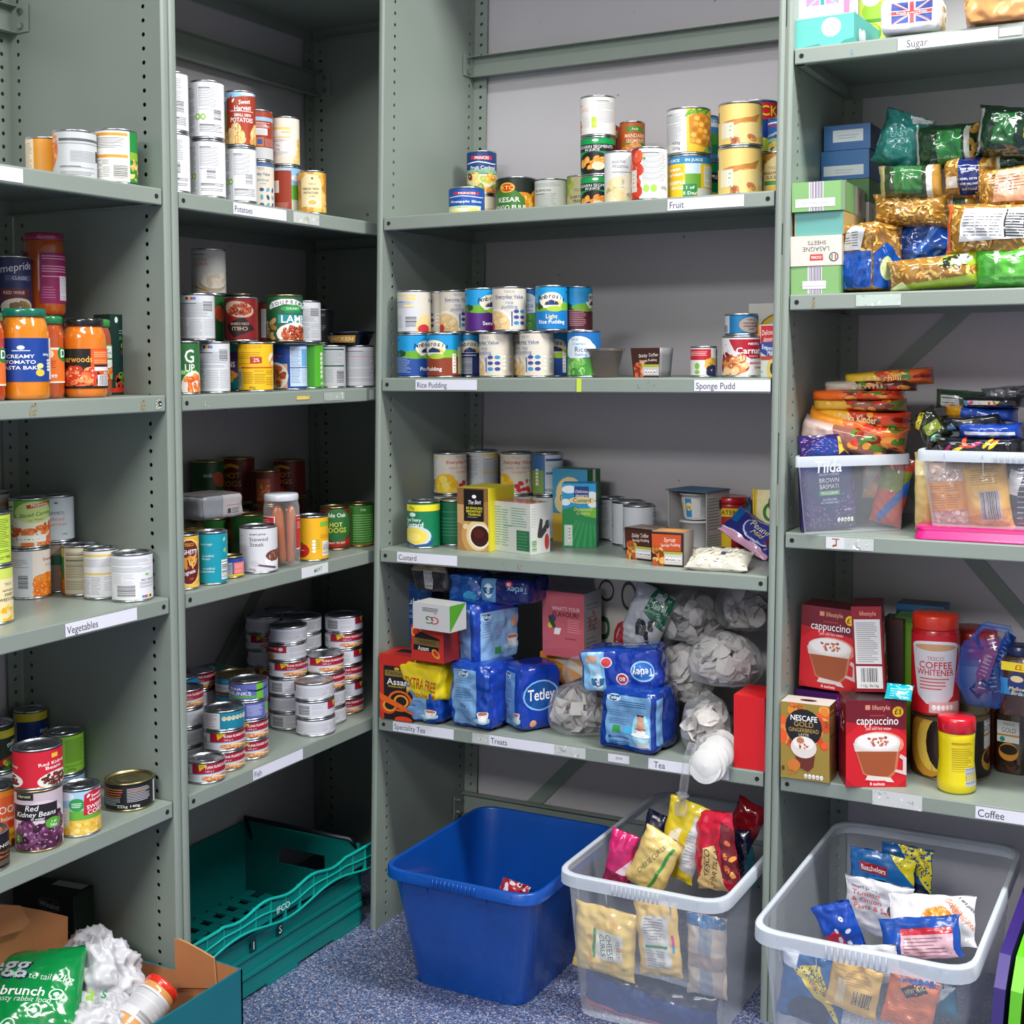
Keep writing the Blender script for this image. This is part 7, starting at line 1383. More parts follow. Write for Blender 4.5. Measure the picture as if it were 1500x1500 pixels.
# clear bags of loose tea bags: crumpled film around heaps of paper discs
PW2 = plain('teabag_paper', 'c6c2be', .8, bump=.4, bscale=30); 
def clear_bag(name, Cc, rx_, ry_, rz_, label, seed=1, n=46, disc=.019, tail=None, square=False, tint=None, lower=.0):
    rr = random.Random(seed); o = empty(name, Cc); tag(o, label, 'bag')
    m = MB(); N, K = 30, 18; keys = {}
    def surf(i, j, k=1.0):
        th, ph = 2*math.pi*(i % N)/N, math.pi*j/K; d = Vector((math.cos(th)*math.sin(ph), math.sin(th)*math.sin(ph), math.cos(ph)))
        w_ = 1+.10*noise.noise(d*1.6+Vector((seed, 0, 0)))+.10*abs(noise.noise(d*4.2+Vector((0, seed, 0))))+.05*abs(noise.noise(d*9+Vector((0, 0, seed))))
        z_ = d.z*w_
        if z_ < -.72: z_ = -.72
        if d.z > .75: w_ *= 1-.5*(d.z-.75)/.25
        return (d.x*w_*rx_*k, d.y*w_*ry_*k, z_*rz_*k)
    for j in range(K):
        for i in range(N):
            q = [(i, j), (i+1, j), (i+1, j+1), (i, j+1)]
            m.poly([surf(*t) for t in q], keys=[(t[0] % N, t[1]) if 0 < t[1] < K else (0, t[1]) for t in q])
    m.build('clear_film', M['poly'], o, smooth=True)
    m = MB()
    for _ in range(n):
        while True:
            v = Vector((rr.uniform(-1, 1), rr.uniform(-1, 1), rr.uniform(-.72, .75-lower)))
            if v.length < .93 and v.length > .35: break
        nrm = (v+Vector((rr.uniform(-.7, .7), rr.uniform(-.7, .7), rr.uniform(-.7, .7)))).normalized()
        t1 = nrm.cross(Vector((0, 0, 1)));  t1 = t1.normalized() if t1.length > .05 else Vector((1, 0, 0)); t2 = nrm.cross(t1)
        c = Vector((v.x*rx_*.86, v.y*ry_*.86, v.z*rz_*.86)); k = 4 if square else 10
        ring = []; ph = rr.uniform(0, 6)
        for q in range(k):
            a_ = ph+2*math.pi*q/k; ring.append(c+(t1*math.cos(a_)+t2*math.sin(a_))*disc*(1+rr.uniform(-.08, .08))+nrm*rr.uniform(-.004, .004))
        top = c+nrm*.006; bot = c-nrm*.005
        for q in range(k):
            p, s2 = ring[q], ring[(q+1) % k]; mp_ = (p+s2)/2
            m.poly([p, s2, top]); m.poly([s2, p, bot])
    tb = m.build('tea_bags', PW2, o); tb['kind'] = 'stuff'
    if tail:
        m = MB(); m.lathe([(.004, 0), (.014, -.012), (.018, -.03), (.012, -.052), (.010, -.05), (.002, -.054)], 14, c=(0, 0)); t_ = m.build('knotted_end', M['poly'], o, smooth=True); t_.location = tail[0]; t_.rotation_euler = tail[1]
    return o
cbag = lambda u, v, q: on_y(u, v, q)
clear_bag('clear_bag', Vector((*cbag(850, 1040, .10).xy, z+.046)), .075, .062, .062, 'clear bag of paper tea bags between blue packs', 3, 60, .021, square=True)
clear_bag('clear_bag', Vector((*cbag(862, 985, .15).xy, z+.118)), .056, .05, .045, 'nearly empty clear bag rising behind the lying blue pack', 5, 6, .015, lower=.5)
clear_bag('clear_bag', Vector((*cbag(1035, 1075, .075).xy, z+.052)), .05, .048, .070, 'clear bag of round tea bags beside the red carton', 7, 60, .022)
clear_bag('clear_bag', cbag(1062, 968, .12), .078, .06, .062, 'clear bag of round tea bags, biggest, above the red carton', 9, 90, .022)
clear_bag('clear_bag', cbag(1010, 905, .20), .075, .06, .06, 'shadowed clear bag of tea bags behind the pouch', 13, 60, .022)
clear_bag('clear_bag', cbag(1095, 890, .24), .07, .06, .06, 'shadowed clear bag of tea bags high by the upright', 17, 50, .022)
clear_bag('clear_bag', Vector((*cbag(1000, 990, .17).xy, z+.13)), .07, .055, .065, 'clear bag of tea bags behind the big blue pack', 19, 70, .022)
# small bag of stacked round tea bags hanging over the lip
Cc = on_y(1044, 1108, -.012); o = empty('clear_bag', Cc); tag(o, 'small knotted clear bag of stacked discs drooping over the lip', 'bag')
m = MB()
for i in range(9):
    c_ = Vector((-.004*math.sin(i*1.7), .05-.0105*i, .006*math.cos(i*2.1)-.001*i)); t1 = Vector((1, 0, .05*i-.2)).normalized(); nrm = Vector((0, -1, .18)); t2 = nrm.cross(t1).normalized()
    ring = [c_+(t1*math.cos(a_*math.pi/9)+t2*math.sin(a_*math.pi/9))*.034 for a_ in range(18)]
    for q in range(18): m.poly([ring[q], ring[(q+1) % 18], c_+nrm.normalized()*.005]); m.poly([ring[(q+1) % 18], ring[q], c_-nrm.normalized()*.005])
tb = m.build('tea_bags', plain('round_teabag_paper', 'dcdcda', .75, bump=.3, bscale=40), o); tb['kind'] = 'stuff'
m = MB(); N, K = 26, 14
def sf(i, j):
    th, ph = 2*math.pi*(i % N)/N, math.pi*j/K; d = Vector((math.cos(th)*math.sin(ph), math.sin(th)*math.sin(ph), math.cos(ph))); w_ = 1+.12*abs(noise.noise(d*4+Vector((5, 0, 0))))+.06*abs(noise.noise(d*9))
    return (d.x*w_*.041, d.y*w_*.052, d.z*w_*.041)
for j in range(K):
    for i in range(N):
        q = [(i, j), (i+1, j), (i+1, j+1), (i, j+1)]; m.poly([sf(*t) for t in q], keys=[(t[0] % N, t[1]) if 0 < t[1] < K else (0, t[1]) for t in q])
m.build('clear_film', M['poly'], o, smooth=True)
m = MB(); m.tube([(-.030, -.03, .03), (-.040, -.035, 0), (-.046, -.032, -.04), (-.050, -.03, -.062), (-.054, -.03, -.085)], .009, 8); m.tube([(-.052, -.03, -.075), (-.056, -.03, -.095), (-.056, -.03, -.115)], .014, 8); m.build('knotted_end', M['poly'], o, smooth=True)
# ---------------------------------------------------------------- sugar shelf (bay D)
def uj(a, x, y, w_, h_, c1, c2):
    """a union flag printed small, in the two given colours"""
    a.r(x-w_, y-h_, x+w_, y+h_, c1)
    for s1 in (-1, 1):
        a.p([(x-w_, y-s1*h_), (x-w_+7, y-s1*h_), (x+w_, y+s1*h_), (x+w_-7, y+s1*h_)], 'f4f2f2')
    for s1 in (-1, 1):
        a.p([(x-w_, y-s1*h_), (x-w_+3, y-s1*h_), (x+w_, y+s1*h_), (x+w_-3, y+s1*h_)], c2)
    a.r(x-7, y-h_, x+7, y+h_, 'f4f2f2'); a.r(x-w_, y-5, x+w_, y+5, 'f4f2f2'); a.r(x-4, y-h_, x+4, y+h_, c2); a.r(x-w_, y-3.4, x+w_, y+3.4, c2); a.t('Proudly grown in Britain', x, y, 4, 'f4f2f2', 1, fit=w_*1.8); return a
zD = HT['D'][1]
a = F(120, 60, '63bdb4'); a.e(14, 36, 20, 19, 'eef2f2'); a.small(2, 26, 26, 46, '9ab8c0', 5, 1.4); a.p([(-60, 0), (-12, 6), (-4, 0)], '3f9a90'); a.p([(30, 0), (40, 7), (60, 10), (60, 0)], '3f9a90'); a.r(-60, 57, 60, 60, '8fd6ce')
b_ = F(120, 60, '4aa398'); b_.e(-30, 20, 9, 16, 'dfe8e8', 10); b_.e(-18, 22, 9, 16, 'dfe8e8', -10); b_.r(-26, 6, -22, 12, 'c83a4a')
k1 = pk('sweetener_box', 'D', zD, (1165, None, .012), (1251, None, .006), 170, 0, {'front': a, 'right': b_}, 'turquoise box with round white sticker on the sugar shelf', 'box', hp=44, base='4aa398')
a = F(100, 140, 'e3e1e6'); uj(a, 6, 56, 34, 24, 'd888b4', '1f9a94'); a.r(-50, 100, 50, 140, 'd888b4')
b_ = F(60, 140, 'e8dce6'); b_.p([(-30, 0), (-10, 0), (-4, 60), (-12, 140), (-30, 140)], 'c87ab0'); b_.t('Sugar', -18, 70, 10, '4a2a5a', 1, 90); b_.blobs(-6, 10, 26, 130, 20, ('a8d4d0', 'd8a0c8'), 7, 3, .3); b_.p([(10, 140), (30, 140), (30, 60)], 'd05a9a')
pk('sugar_box', 'D', zD+k1['hgt']+.001, (1166, None, .03), (1236, None, .03), 110, 0, {'front': a, 'right': b_}, 'white sugar box with pink and teal flag on the turquoise box', 'box', hp=86, base='e3e1e6')
a = F(60, 160, 'b8cc5a'); a.e(0, 60, 26, 22, '5a9a1c'); a.e(0, 66, 20, 14, 'c9d82c'); a.e(6, 110, 28, 24, '8ab82c'); a.e(-10, 20, 18, 18, 'd9d84a'); a.e(14, 14, 14, 12, '6aa02c'); a.r(-30, 84, 30, 92, '3f8a1c'); a.e(0, 140, 24, 20, 'dfe8d0')
pk('sugar_pouch', 'D', zD, (1258, None, .17), (1294, None, .17), 50, 0, {'front': a}, 'lime patterned packet behind the turquoise box', 'packet', hp=104, base='b8cc5a')
a = F(112, 78, 'e9e9ee'); uj(a, 4, 40, 38, 22, '2a4496', 'd9424a')
fb('sugar_bag', 'D', 1297, 1382, 3, 56, .055, 115, {'front': a, 'right': F(115, 78, 'dfdcd4').blobs(-40, 8, 10, 60, 10, ('c8a84a', '8a7a4a', 'e8c22c'), 9, 3)}, 'white paper sugar bag with red and blue flag', 'bag', base='e6e6ea', seed=61, amp=3, brick=True, mat='paper', zmin=zD+.001, rz=.06)
a = F(110, 80, 'd99a5e'); a.blobs(-20, 50, 50, 80, 5, ('e6e0dc',), 20, 3, .5); a.small(-40, 10, 20, 16, 'c88850', 5, 1)
fb('sugar_bag', 'D', 1418, 1520, -30, 39, .04, 100, {'front': a, 'top': F(110, 100, 'dfd8d2')}, 'brown sugar bag with crumpled top at the picture edge', 'bag', base='d9985a', seed=63, amp=6, brick=True, mat='film', zmin=zD+.001, rz=.1)
# ---------------------------------------------------------------- pasta shelf
zD = HT['D'][2]
def d_strip(flip=0):
    a = F(98, 56, '7fae6c'); a.r(-16, 0, 12, 56, 'cdd0d4')
    for i, x in enumerate((-13, -10, -7.5, -4, -1, 2, 5, 8)): a.r(x, 0, x+(1.6 if i % 2 else .9), 56, ('5a5a6a', '7a6a9a', 'a83a4a', '5a5a62')[i % 4])
    a.r(-42, 8, 34, 24, 'e3e4e4') if not flip else a.r(-26, 10, 20, 26, 'e3e4e4'); a.small(-30, 12, 24, 18, 'a8aaac', 4, 1.2); a.r(46, 0, 49, 56, '6a9a5a'); return a
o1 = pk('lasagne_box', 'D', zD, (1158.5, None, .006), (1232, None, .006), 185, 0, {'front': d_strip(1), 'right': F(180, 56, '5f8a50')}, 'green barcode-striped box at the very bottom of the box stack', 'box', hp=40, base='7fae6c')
a = F(98, 58, 'd8d0c6'); a.t('LASAGNE', 0, 32, 8.5, '3a342e', 0, 180, fit=52); a.t('SHEETS', 2, 44, 7.5, '3a342e', 0, 180, fit=40); a.p([(-12, 10), (14, 10), (13, 22), (-11, 22)], 'c83a3a'); a.t('CUCINA', 1, 16, 5, 'ffffff', 1, 180, fit=20); a.e(34, 16, 9, 9, '2c2c2e'); a.e(34, 16, 7, 7, 'd8d0c6'); a.r(29.5, 11, 32, 21, '2f8a4a'); a.r(36, 11, 38.5, 21, 'c8322c')
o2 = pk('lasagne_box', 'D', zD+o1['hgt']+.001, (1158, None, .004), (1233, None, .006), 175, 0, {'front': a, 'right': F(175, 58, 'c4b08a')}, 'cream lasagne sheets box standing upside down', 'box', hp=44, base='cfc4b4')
a = F(96, 46, '62a39c'); a.r(-48, 0, -46, 46, 'b89a6a')
o3 = pk('lasagne_box', 'D', zD+o2['hgt']+o1['hgt']+.002, (1164, None, .012), (1235, None, .012), 160, 0, {'front': a, 'right': F(160, 46, 'b39a64').small(0, 10, 60, 30, '8a7444', 8, 2)}, 'teal-ended kraft box second from the stack top', 'box', hp=34, base='b39a64')
b_ = F(185, 56, '6f9a60'); b_.r(-92, 0, -80, 56, 'a8a8b0'); b_.r(8, 0, 92, 56, 'c9c0b4'); b_.t('LASAGNE', 60, 30, 14, '5a4a4a', 0, 90, fit=46); b_.r(40, 10, 50, 46, 'b83a3a')
o4 = pk('lasagne_box', 'D', zD+o3['hgt']+o2['hgt']+o1['hgt']+.003, (1160, None, .004), (1235, None, .006), 185, 0, {'front': d_strip(), 'right': b_, 'top': F(98, 180, '83b070')}, 'green barcode-striped box on top of the front stack', 'box', hp=43, base='7fae6c')
zb = zD
for i, (hh_, c_, lb) in enumerate(((64, 'c9c0b4', 'lowest plain box hidden behind the lasagne boxes'), (64, '7fae6c', 'middle plain box hidden behind the lasagne boxes'), (60, 'c9c0b4', 'cream box just under the green back box'), (46, '2f6a24', ''), (58, '0d62a4', ''), (50, '0d5fa0', ''))):
    a = F(98, hh_, c_); b_ = F(150, hh_, c_)
    if i == 3: a.r(-8, 0, -2, hh_, 'b82a4a'); a.r(-1, 0, 3, hh_, 'd9dcd8'); lb = 'green box with red stripe below the two blue ones'
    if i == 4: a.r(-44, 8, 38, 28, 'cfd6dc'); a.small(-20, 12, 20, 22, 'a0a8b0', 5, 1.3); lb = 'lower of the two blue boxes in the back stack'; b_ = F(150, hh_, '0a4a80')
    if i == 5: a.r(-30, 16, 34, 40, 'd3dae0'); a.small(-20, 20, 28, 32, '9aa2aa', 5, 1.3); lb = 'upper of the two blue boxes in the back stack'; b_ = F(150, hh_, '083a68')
    if i < 3: b_.t('LASAGNE', -40, hh_/2, 10, '5a4a4a', 0, 90, fit=40)
    pk('pasta_box', 'D', zb, (1203+(4 if i == 5 else 0), None, .2), (1273+(2 if i == 5 else 0), None, .2), 130, hh_, {'front': a, 'right': b_, 'top': F(98, 140, c_)}, lb, 'box', base=c_); zb += hh_/1000+.001
def pasta(W=100, H=60, n=60, size=6, cols=('c8963e', 'dcb25c', 'a87a2c', 'e6c478'), bg='9a6e2a', asp=.35, seed=2):
    a = F(W, H, bg); a.blobs(-W/2, 0, W/2, H, n, cols, size, seed, asp, 'f2dca0'); return a
PB = 'bags of dried pasta'
def shell(a, x0, x1, y0, y1, col, txt=None, tc='d9e2da'):
    a.r(x0, y0, x1, y1, col); return a
M['filmp'] = attr_mat('pasta_film', .12, coat=.8, bump=.5, bscale=30)
def pb(*a_, **k_): k_.setdefault('mat', 'filmp'); k_.setdefault('group', PB); k_.setdefault('g', 7); return fb('pasta_bag', 'D', *a_, **k_)
a = pasta(70, 110, 90, 7); a.r(-35, 0, 35, 64, '0c49a0'); a.r(-22, 0, -14, 60, '4a7ac8'); a.p([(-22, 66), (14, 66), (24, 100), (-2, 110)], 'd8dadc'); a.small(-14, 70, 12, 96, '5a5c60', 4, 1.2, cols=2)
b_ = pasta(60, 110, 60, 7); b_.p([(-30, 0), (20, 0), (24, 40), (-4, 80), (-30, 60)], '0c49a0'); b_.e(-6, 36, 12, 20, 'c9d8a0')
pb(1243, 1307, 330, 427, .07, 110, {'front': a, 'right': b_, 'top': pasta(70, 110, 60, 7)}, 'upright pasta tube bag with blue base and white panel', 'bag', base='c8963e', seed=71, amp=5, brick=True, zmin=zD+.001, rz=-.35)
a = F(80, 60, '0f3c86'); a.p([(-40, 10), (40, 40), (40, 46), (-40, 16)], '3a62a8')
pb(1310, 1398, 322, 398, .12, 60, {'front': a}, 'plain dark blue pasta bag wedged under the clear ones', 'bag', base='0f3c86', seed=72, amp=5, ry=math.radians(-28))
a = pasta(110, 60, 130, 4.5); a.p([(-36, 16), (54, 22), (55, 56), (-32, 54)], 'dcdedf'); a.small(-30, 22, 20, 50, '55575c', 3.4, 1, cols=3); a.small(24, 24, 50, 50, '3a3c40', 3, 1.4); a.r(22, 22, 24, 54, '2a2a2c'); a.r(-55, 0, -48, 60, 'e0602c'); a.t('500g', 48, 40, 5, '3a3a3a', 0, 90)
pb(1388, 1512, 300, 378, .055, 75, {'front': a}, 'long striped twist pasta bag with big white panel', 'bag', base='a8762e', seed=73, amp=4, sx=.03, ry=math.radians(3))
a = pasta(120, 44, 80, 6); a.p([(-60, 0), (60, 0), (60, 14), (-60, 8)], '9ab82c'); a.p([(10, 30), (60, 26), (60, 44), (20, 44)], '8fb62c'); a.blobs(10, 30, 50, 40, 14, ('1f2a1c', 'e8ece0'), 5); a.p([(-60, 6), (-30, 2), (-40, 14)], 'd8e0a0')
pb(1300, 1436, 376, 424, .04, 60, {'front': a}, 'yellow and lime long pasta bag lying in front', 'bag', base='a8b43a', seed=74, amp=3, zmin=zD+.0, ry=math.radians(-5))
a = F(70, 50, '3f9a2c'); a.r(-10, 6, 24, 40, '57b03e'); a.t('Simply sauce', 8, 12, 4.5, '2a6a1c', 0); a.blobs(-20, 36, 30, 48, 4, ('d8f0d0',), 8, 3, .3)
pb(1428, 1516, 364, 422, .045, 60, {'front': a}, 'bright green bag at the front by the picture edge', 'bag', base='3a9428', seed=75, amp=4, zmin=zD+.0)
a = pasta(100, 60, 120, 5, seed=5)
pb(1278, 1392, 286, 334, .11, 80, {'front': a}, 'clear brown pasta bag lying across the blue one', 'bag', base='9a6e2a', seed=76, amp=4, ry=math.radians(4))
a = pasta(90, 60, 90, 5, seed=6); a.p([(-20, 14), (45, 10), (45, 56), (-8, 56)], 'd8a084'); a.small(-14, 24, 40, 54, '8a5a48', 4, 1.2)
pb(1432, 1516, 246, 312, .09, 70, {'front': a}, 'pasta twists bag with peach coloured label', 'bag', base='a8762e', seed=77, amp=4, ry=math.radians(-5))
a = F(90, 54, '2a3a22'); a.r(-45, 0, -34, 54, 'a89a6a'); a.r(-20, 10, 20, 50, '2f6a34'); a.r(26, 0, 34, 54, 'c8ccc4'); a.r(34, 0, 45, 54, 'a8803a'); a.t('Pasta', 0, 44, 6, '8aa88a', 0)
pb(1287, 1382, 242, 296, .10, 75, {'front': a}, 'dark green pasta bag with clear ends, third row up', 'bag', base='22402a', seed=78, amp=4)
a = pasta(80, 60, 60, 7, seed=8); a.r(-12, 4, 20, 58, '14235e'); a.t('easy open?', 4, 40, 4, 'd9def0', 1); a.t('open, serve', 4, 26, 4, 'd9def0', 1); a.t('what you need', 4, 19, 4, 'd9def0', 1, fit=28); a.t('and reseal', 4, 12, 4, 'd9def0', 1); a.r(-34, 14, -14, 30, 'ddd8cc'); a.r(22, 14, 38, 30, 'ddd8cc')
pb(1382, 1458, 230, 292, .11, 80, {'front': a}, 'pasta bag with navy easy open label', 'bag', base='a88a4a', seed=79, amp=4)
a = F(70, 50, '1d3a26'); a.r(-35, 4, -20, 40, 'c9ccc4'); a.r(-20, 0, 8, 50, '1f4a2c'); a.r(8, 0, 35, 50, 'a8803a')
pb(1388, 1436, 284, 318, .13, 60, {'front': a}, 'small green and tan end of a bag under the navy-labelled one', 'bag', base='3a4a2a', seed=80, amp=3)
a = F(70, 80, '2a7a74'); a.p([(-14, 10), (24, 20), (14, 64), (-22, 50)], '2f948a'); a.t('EASY', -2, 48, 8, '9ad4cc', 0, 20); a.t('COOK', 0, 38, 8, '9ad4cc', 0, 20); a.small(-8, 22, 14, 32, '9ad4cc', 3); a.p([(10, 66), (35, 74), (35, 80), (0, 80)], 'b8c4c2')
pb(1285, 1360, 168, 248, .14, 70, {'front': a, 'top': F(70, 70, '9aa8a6')}, 'teal easy cook bag with clear twisted top', 'bag', base='3a6a66', seed=81, amp=7, ry=math.radians(20))
a = F(100, 60, '1a3a22'); a.r(-50, 0, -42, 60, 'c9ccc4'); a.r(-12, 4, 26, 50, '2a7a38'); a.t('Smart price', 6, 14, 5, '8ac08a', 0); a.r(30, 4, 38, 56, 'b8bcb0'); a.blobs(38, 0, 50, 60, 14, ('b88a3a', 'd0a44e'), 6)
pb(1340, 1436, 184, 248, .12, 80, {'front': a}, 'dark green penne bag, second row from the pile top', 'bag', base='1c3422', seed=82, amp=5)
a = F(100, 70, '16301e'); a.r(-50, 0, -42, 66, 'a8aaa4'); a.r(-20, 16, 16, 60, '1f5a2c'); a.p([(4, 50), (20, 50), (14, 38)], 'dfe6e2'); a.blobs(30, 30, 50, 70, 10, ('b88a3a',), 6)
pb(1432, 1520, 158, 232, .09, 80, {'front': a}, 'darkest green bag topping the pasta pile', 'bag', base='15281a', seed=83, amp=6, ry=math.radians(8))
a = F(70, 50, '163a20'); a.r(-35, 0, -22, 50, 'b88e40'); a.r(-22, 6, -16, 46, 'c9ccc4')
pb(1450, 1516, 212, 262, .13, 70, {'front': a}, 'green bag squeezed under the darkest one', 'bag', base='1a3822', seed=84, amp=4)
# ---------------------------------------------------------------- plastic boxes of rice and packets
def tub(name, corners_b, corners_t, zb_, zt_, label, mat='tub', rim='tubrim', cat='box', rimw=.012, rimh=.014, ribs=True, feet=0, rr=.02, colour=None):
    """open box: bottom and top outlines are (x,y) quads, anticlockwise from the front-left corner; rounded corners"""
    o = empty(name, ((corners_b[0][0]+corners_b[2][0])/2, (corners_b[0][1]+corners_b[2][1])/2, zb_)); tag(o, label, cat); O_ = Vector(o.location)
    def rounded(q, r, k=5):
        out = []
        for i in range(4):
            p, a_, b_ = Vector(q[i]), Vector(q[i-1]), Vector(q[(i+1) % 4]); da, db = (a_-p).normalized(), (b_-p).normalized(); p0, p1 = p+da*r, p+db*r
            for j in range(k+1):
                t = j/k; out.append(p0*(1-t)**2+p*2*t*(1-t)+p1*t*t)
        return out
    def ring(q, z_): return [(p.x-O_.x, p.y-O_.y, z_-O_.z) for p in q]
    def lerp(t): return [((1-t)*Vector(b_)+t*Vector(c_)) for b_, c_ in zip(corners_b, corners_t)]
    m = MB(); rows = [ring(rounded([Vector(p) for p in corners_b], rr), zb_)] ; N = len(rows[0])
    for t in [i/8 for i in range(9)]: rows.append(ring(rounded(lerp(t), rr), zb_+.001+(zt_-zb_-.002)*t))
    for i in range(len(rows)-1):
        for k in range(N):
            j = (k+1) % N; m.poly([rows[i][k], rows[i][j], rows[i+1][j], rows[i+1][k]], keys=[(i, k), (i, j), (i+1, j), (i+1, k)])
    c0 = Vector(rows[0][0])
    m.poly(rows[0][::-1], keys=[(0, k) for k in range(N)][::-1]); m.build('box_body', M[mat], o, smooth=True)
    smooth_angle(o.children[0], 50) if o.children else None
    m = MB(); cen = sum((Vector(p) for p in corners_t), Vector((0, 0)))/4
    def off(q, d): return [p+(p-cen).normalized()*d for p in q]
    q0 = rounded([Vector(p) for p in corners_t], rr)
    prof = [(0, zt_-.003), (0, zt_+.0), (.002, zt_+.002), (rimw*.8, zt_+.002), (rimw, zt_), (rimw+.001, zt_-rimh), (rimw-.001, zt_-rimh), (rimw-.002, zt_-.003)]
    rw = [ring(off(q0, d), z_) for d, z_ in prof]
    for i in range(len(rw)):
        i2 = (i+1) % len(rw)
        for k in range(N):
            j = (k+1) % N; m.poly([rw[i][k], rw[i][j], rw[i2][j], rw[i2][k]], keys=[(i, k), (i, j), (i2, j), (i2, k)])
    r_ = m.build('rim', M[rim], o, smooth=True); smooth_angle(r_, 50)
    if ribs:      # grip ribs in the middle of the front rim, stiffening webs under it
        A_, B_ = Vector(corners_t[0]), Vector(corners_t[1]); n = (B_-A_).normalized(); nn = Vector((n.y, -n.x))
        m = MB()
        for t in range(11):
            c_ = A_+(B_-A_)*(.36+.028*t)+nn*(rimw+.0008)
            for dz in (0,): m.tube([(c_.x-O_.x, c_.y-O_.y, zt_-.001-O_.z), (c_.x-O_.x+nn.x*.001, c_.y-O_.y+nn.y*.001, zt_-rimh+.001-O_.z)], .0016, 5)
        m.build('grip_ribs', M[rim], o, smooth=True)
        for t in (.12, .30, .70, .88):
            m = MB(); c_ = A_+(B_-A_)*t; e = [(c_.x-O_.x, c_.y-O_.y, zt_-.003-O_.z), (c_.x+nn.x*rimw-O_.x, c_.y+nn.y*rimw-O_.y, zt_-.003-O_.z), (c_.x-O_.x, c_.y-O_.y, zt_-rimh*2.2-O_.z)]
            e2 = [(x+n.x*.0012, y+n.y*.0012, z_) for x, y, z_ in e]; m.poly(e); m.poly(e2[::-1]); m.poly([e[1], e2[1], e2[2], e[2]]); m.build('rim_web', M[rim], o)
    return o
zR = HT['D'][3]
c0 = on_z(1178, 784, zR); c1 = on_z(1327, 777, zR); ang = math.atan2(c1.y-c0.y, c1.x-c0.x); e = Vector((math.cos(ang), math.sin(ang))); n = Vector((-e.y, e.x)); wb = math.hypot(c1.x-c0.x, c1.y-c0.y); db_ = .30
cb = [Vector((c0.x, c0.y))+n*.005, Vector((c1.x, c1.y))+n*.005, Vector((c1.x, c1.y))+n*db_, Vector((c0.x, c0.y))+n*db_]
ct = [cb[0]-e*.018-n*.006, cb[1]+e*.006-n*.006, cb[2]+e*.006, cb[3]-e*.018]
ct[3].x = max(ct[3].x, .945); cb[3].x = max(cb[3].x, .95)
tub('clear_box', cb, ct, zR+.001, zR+.147, 'clear plastic box holding the purple basmati pouch', rimw=.008, rimh=.018, ribs=False)
a = F(130, 190, '2a1a5a'); a.e(0, 150, 50, 34, '1a3a8a'); a.p([(-56, 120), (-44, 160), (0, 150), (44, 160), (56, 120), (46, 70), (0, 24), (-46, 70)], '17285f')
rr_ = random.Random(4); P_ = []
for i in range(520):
    x, y = rr_.uniform(-62, 62), rr_.uniform(6, 186); t = abs(x)/60
    inside = y > 24+abs(x)*1.5 and y < 160-abs(abs(x)-30)*.3 and abs(x) < 50
    if inside: continue
    a_ = math.atan2(y-90, x)+1.2; l_ = 2.6; c_, s_ = math.cos(a_)*l_, math.sin(a_)*l_
    P_.append([(x-c_, y-s_-.4), (x+c_, y+s_-.4), (x+c_, y+s_+.5), (x-c_, y-s_+.5)])
a.add(P_[::2], '9a5ab4'); a.add(P_[1::2], 'b8a0d8'); a.p([(26, 150), (50, 150), (50, 186), (26, 186)], 'e0b83a'); a.p([(26, 150), (38, 158), (50, 150), (50, 148), (26, 148)], '2a1a5a'); a.t('CLASSICS', 38, 174, 5, '3a2a1a', 1, fit=22)
a.t('Tilda', -2, 128, 24, 'ffffff', 1, it=.2, fit=70); a.t('GENUINE GOODNESS', 0, 112, 4, 'c9cfe8', 0, fit=50); a.t('BROWN', 0, 100, 9, 'e8ecf6', 0); a.t('BASMATI', 0, 88, 9, 'e8ecf6', 0, fit=48); a.r(-26, 70, 26, 80, '2f8a4a'); a.t('WHOLEGRAIN', 0, 75, 6, 'e8f2e8', 1, fit=44); a.t('GLUTEN FREE', 0, 62, 4, 'c9cfe8', 0); a.t('NO ADDED SALT', 0, 56, 4, 'c9cfe8', 0); fsa(a, 22, 20, .9, ('9aa8d0', 'a8c83a', 'a8c83a', 'a8c83a', 'a8c83a'), False); a.t('serves 2', 42, 40, 4, 'c9cfe8')
pk('rice_pouch', 'D', zR+.003, cb[0]+e*.010+n*.020, cb[0]+e*.124+n*.018, 22, 0, {'front': a}, 'purple and blue brown basmati rice pouch standing in the clear box', 'pouch', hp=140, base='24174e', mat='film', warp=warp_pillow(130, 30, 190, 1.6, 3, 5, .03), g=8, ry=math.radians(-2))
PKT = 'food packets on the rice shelf'
def flatpk(u0, u1, v0, v1, q, arts, label, d=22, ry=0, rz=0, base='d8642c', seed=1, mat='foil', rx=0, nm='food_packet', sx=.04, amp=2.5, en=3): return fb(nm, 'D', u0, u1, v0, v1, q, d, arts, label, 'packet', rz=rz, ry=math.radians(ry), rx=math.radians(rx), base=base, seed=seed, mat=mat, g=7, group=PKT, amp=amp, sx=sx, en=en)
flatpk(1284, 1330, 668, 770, .135, {'front': F(60, 120, 'c8402c').r(-30, 60, 30, 100, '7a8a2a').p([(-10, 0), (30, 60), (30, 90), (-20, 10)], '1d5ab0')}, 'red, green and blue packets end showing inside the first clear box', base='b8482c', seed=91, ry=14)
flatpk(1262, 1300, 655, 730, .16, {'front': F(60, 100, 'e0a070').p([(-30, 0), (20, 60), (30, 100), (-10, 100)], 'd8d0c0')}, 'pale orange packet behind the basmati pouch', base='e0a070', seed=92)
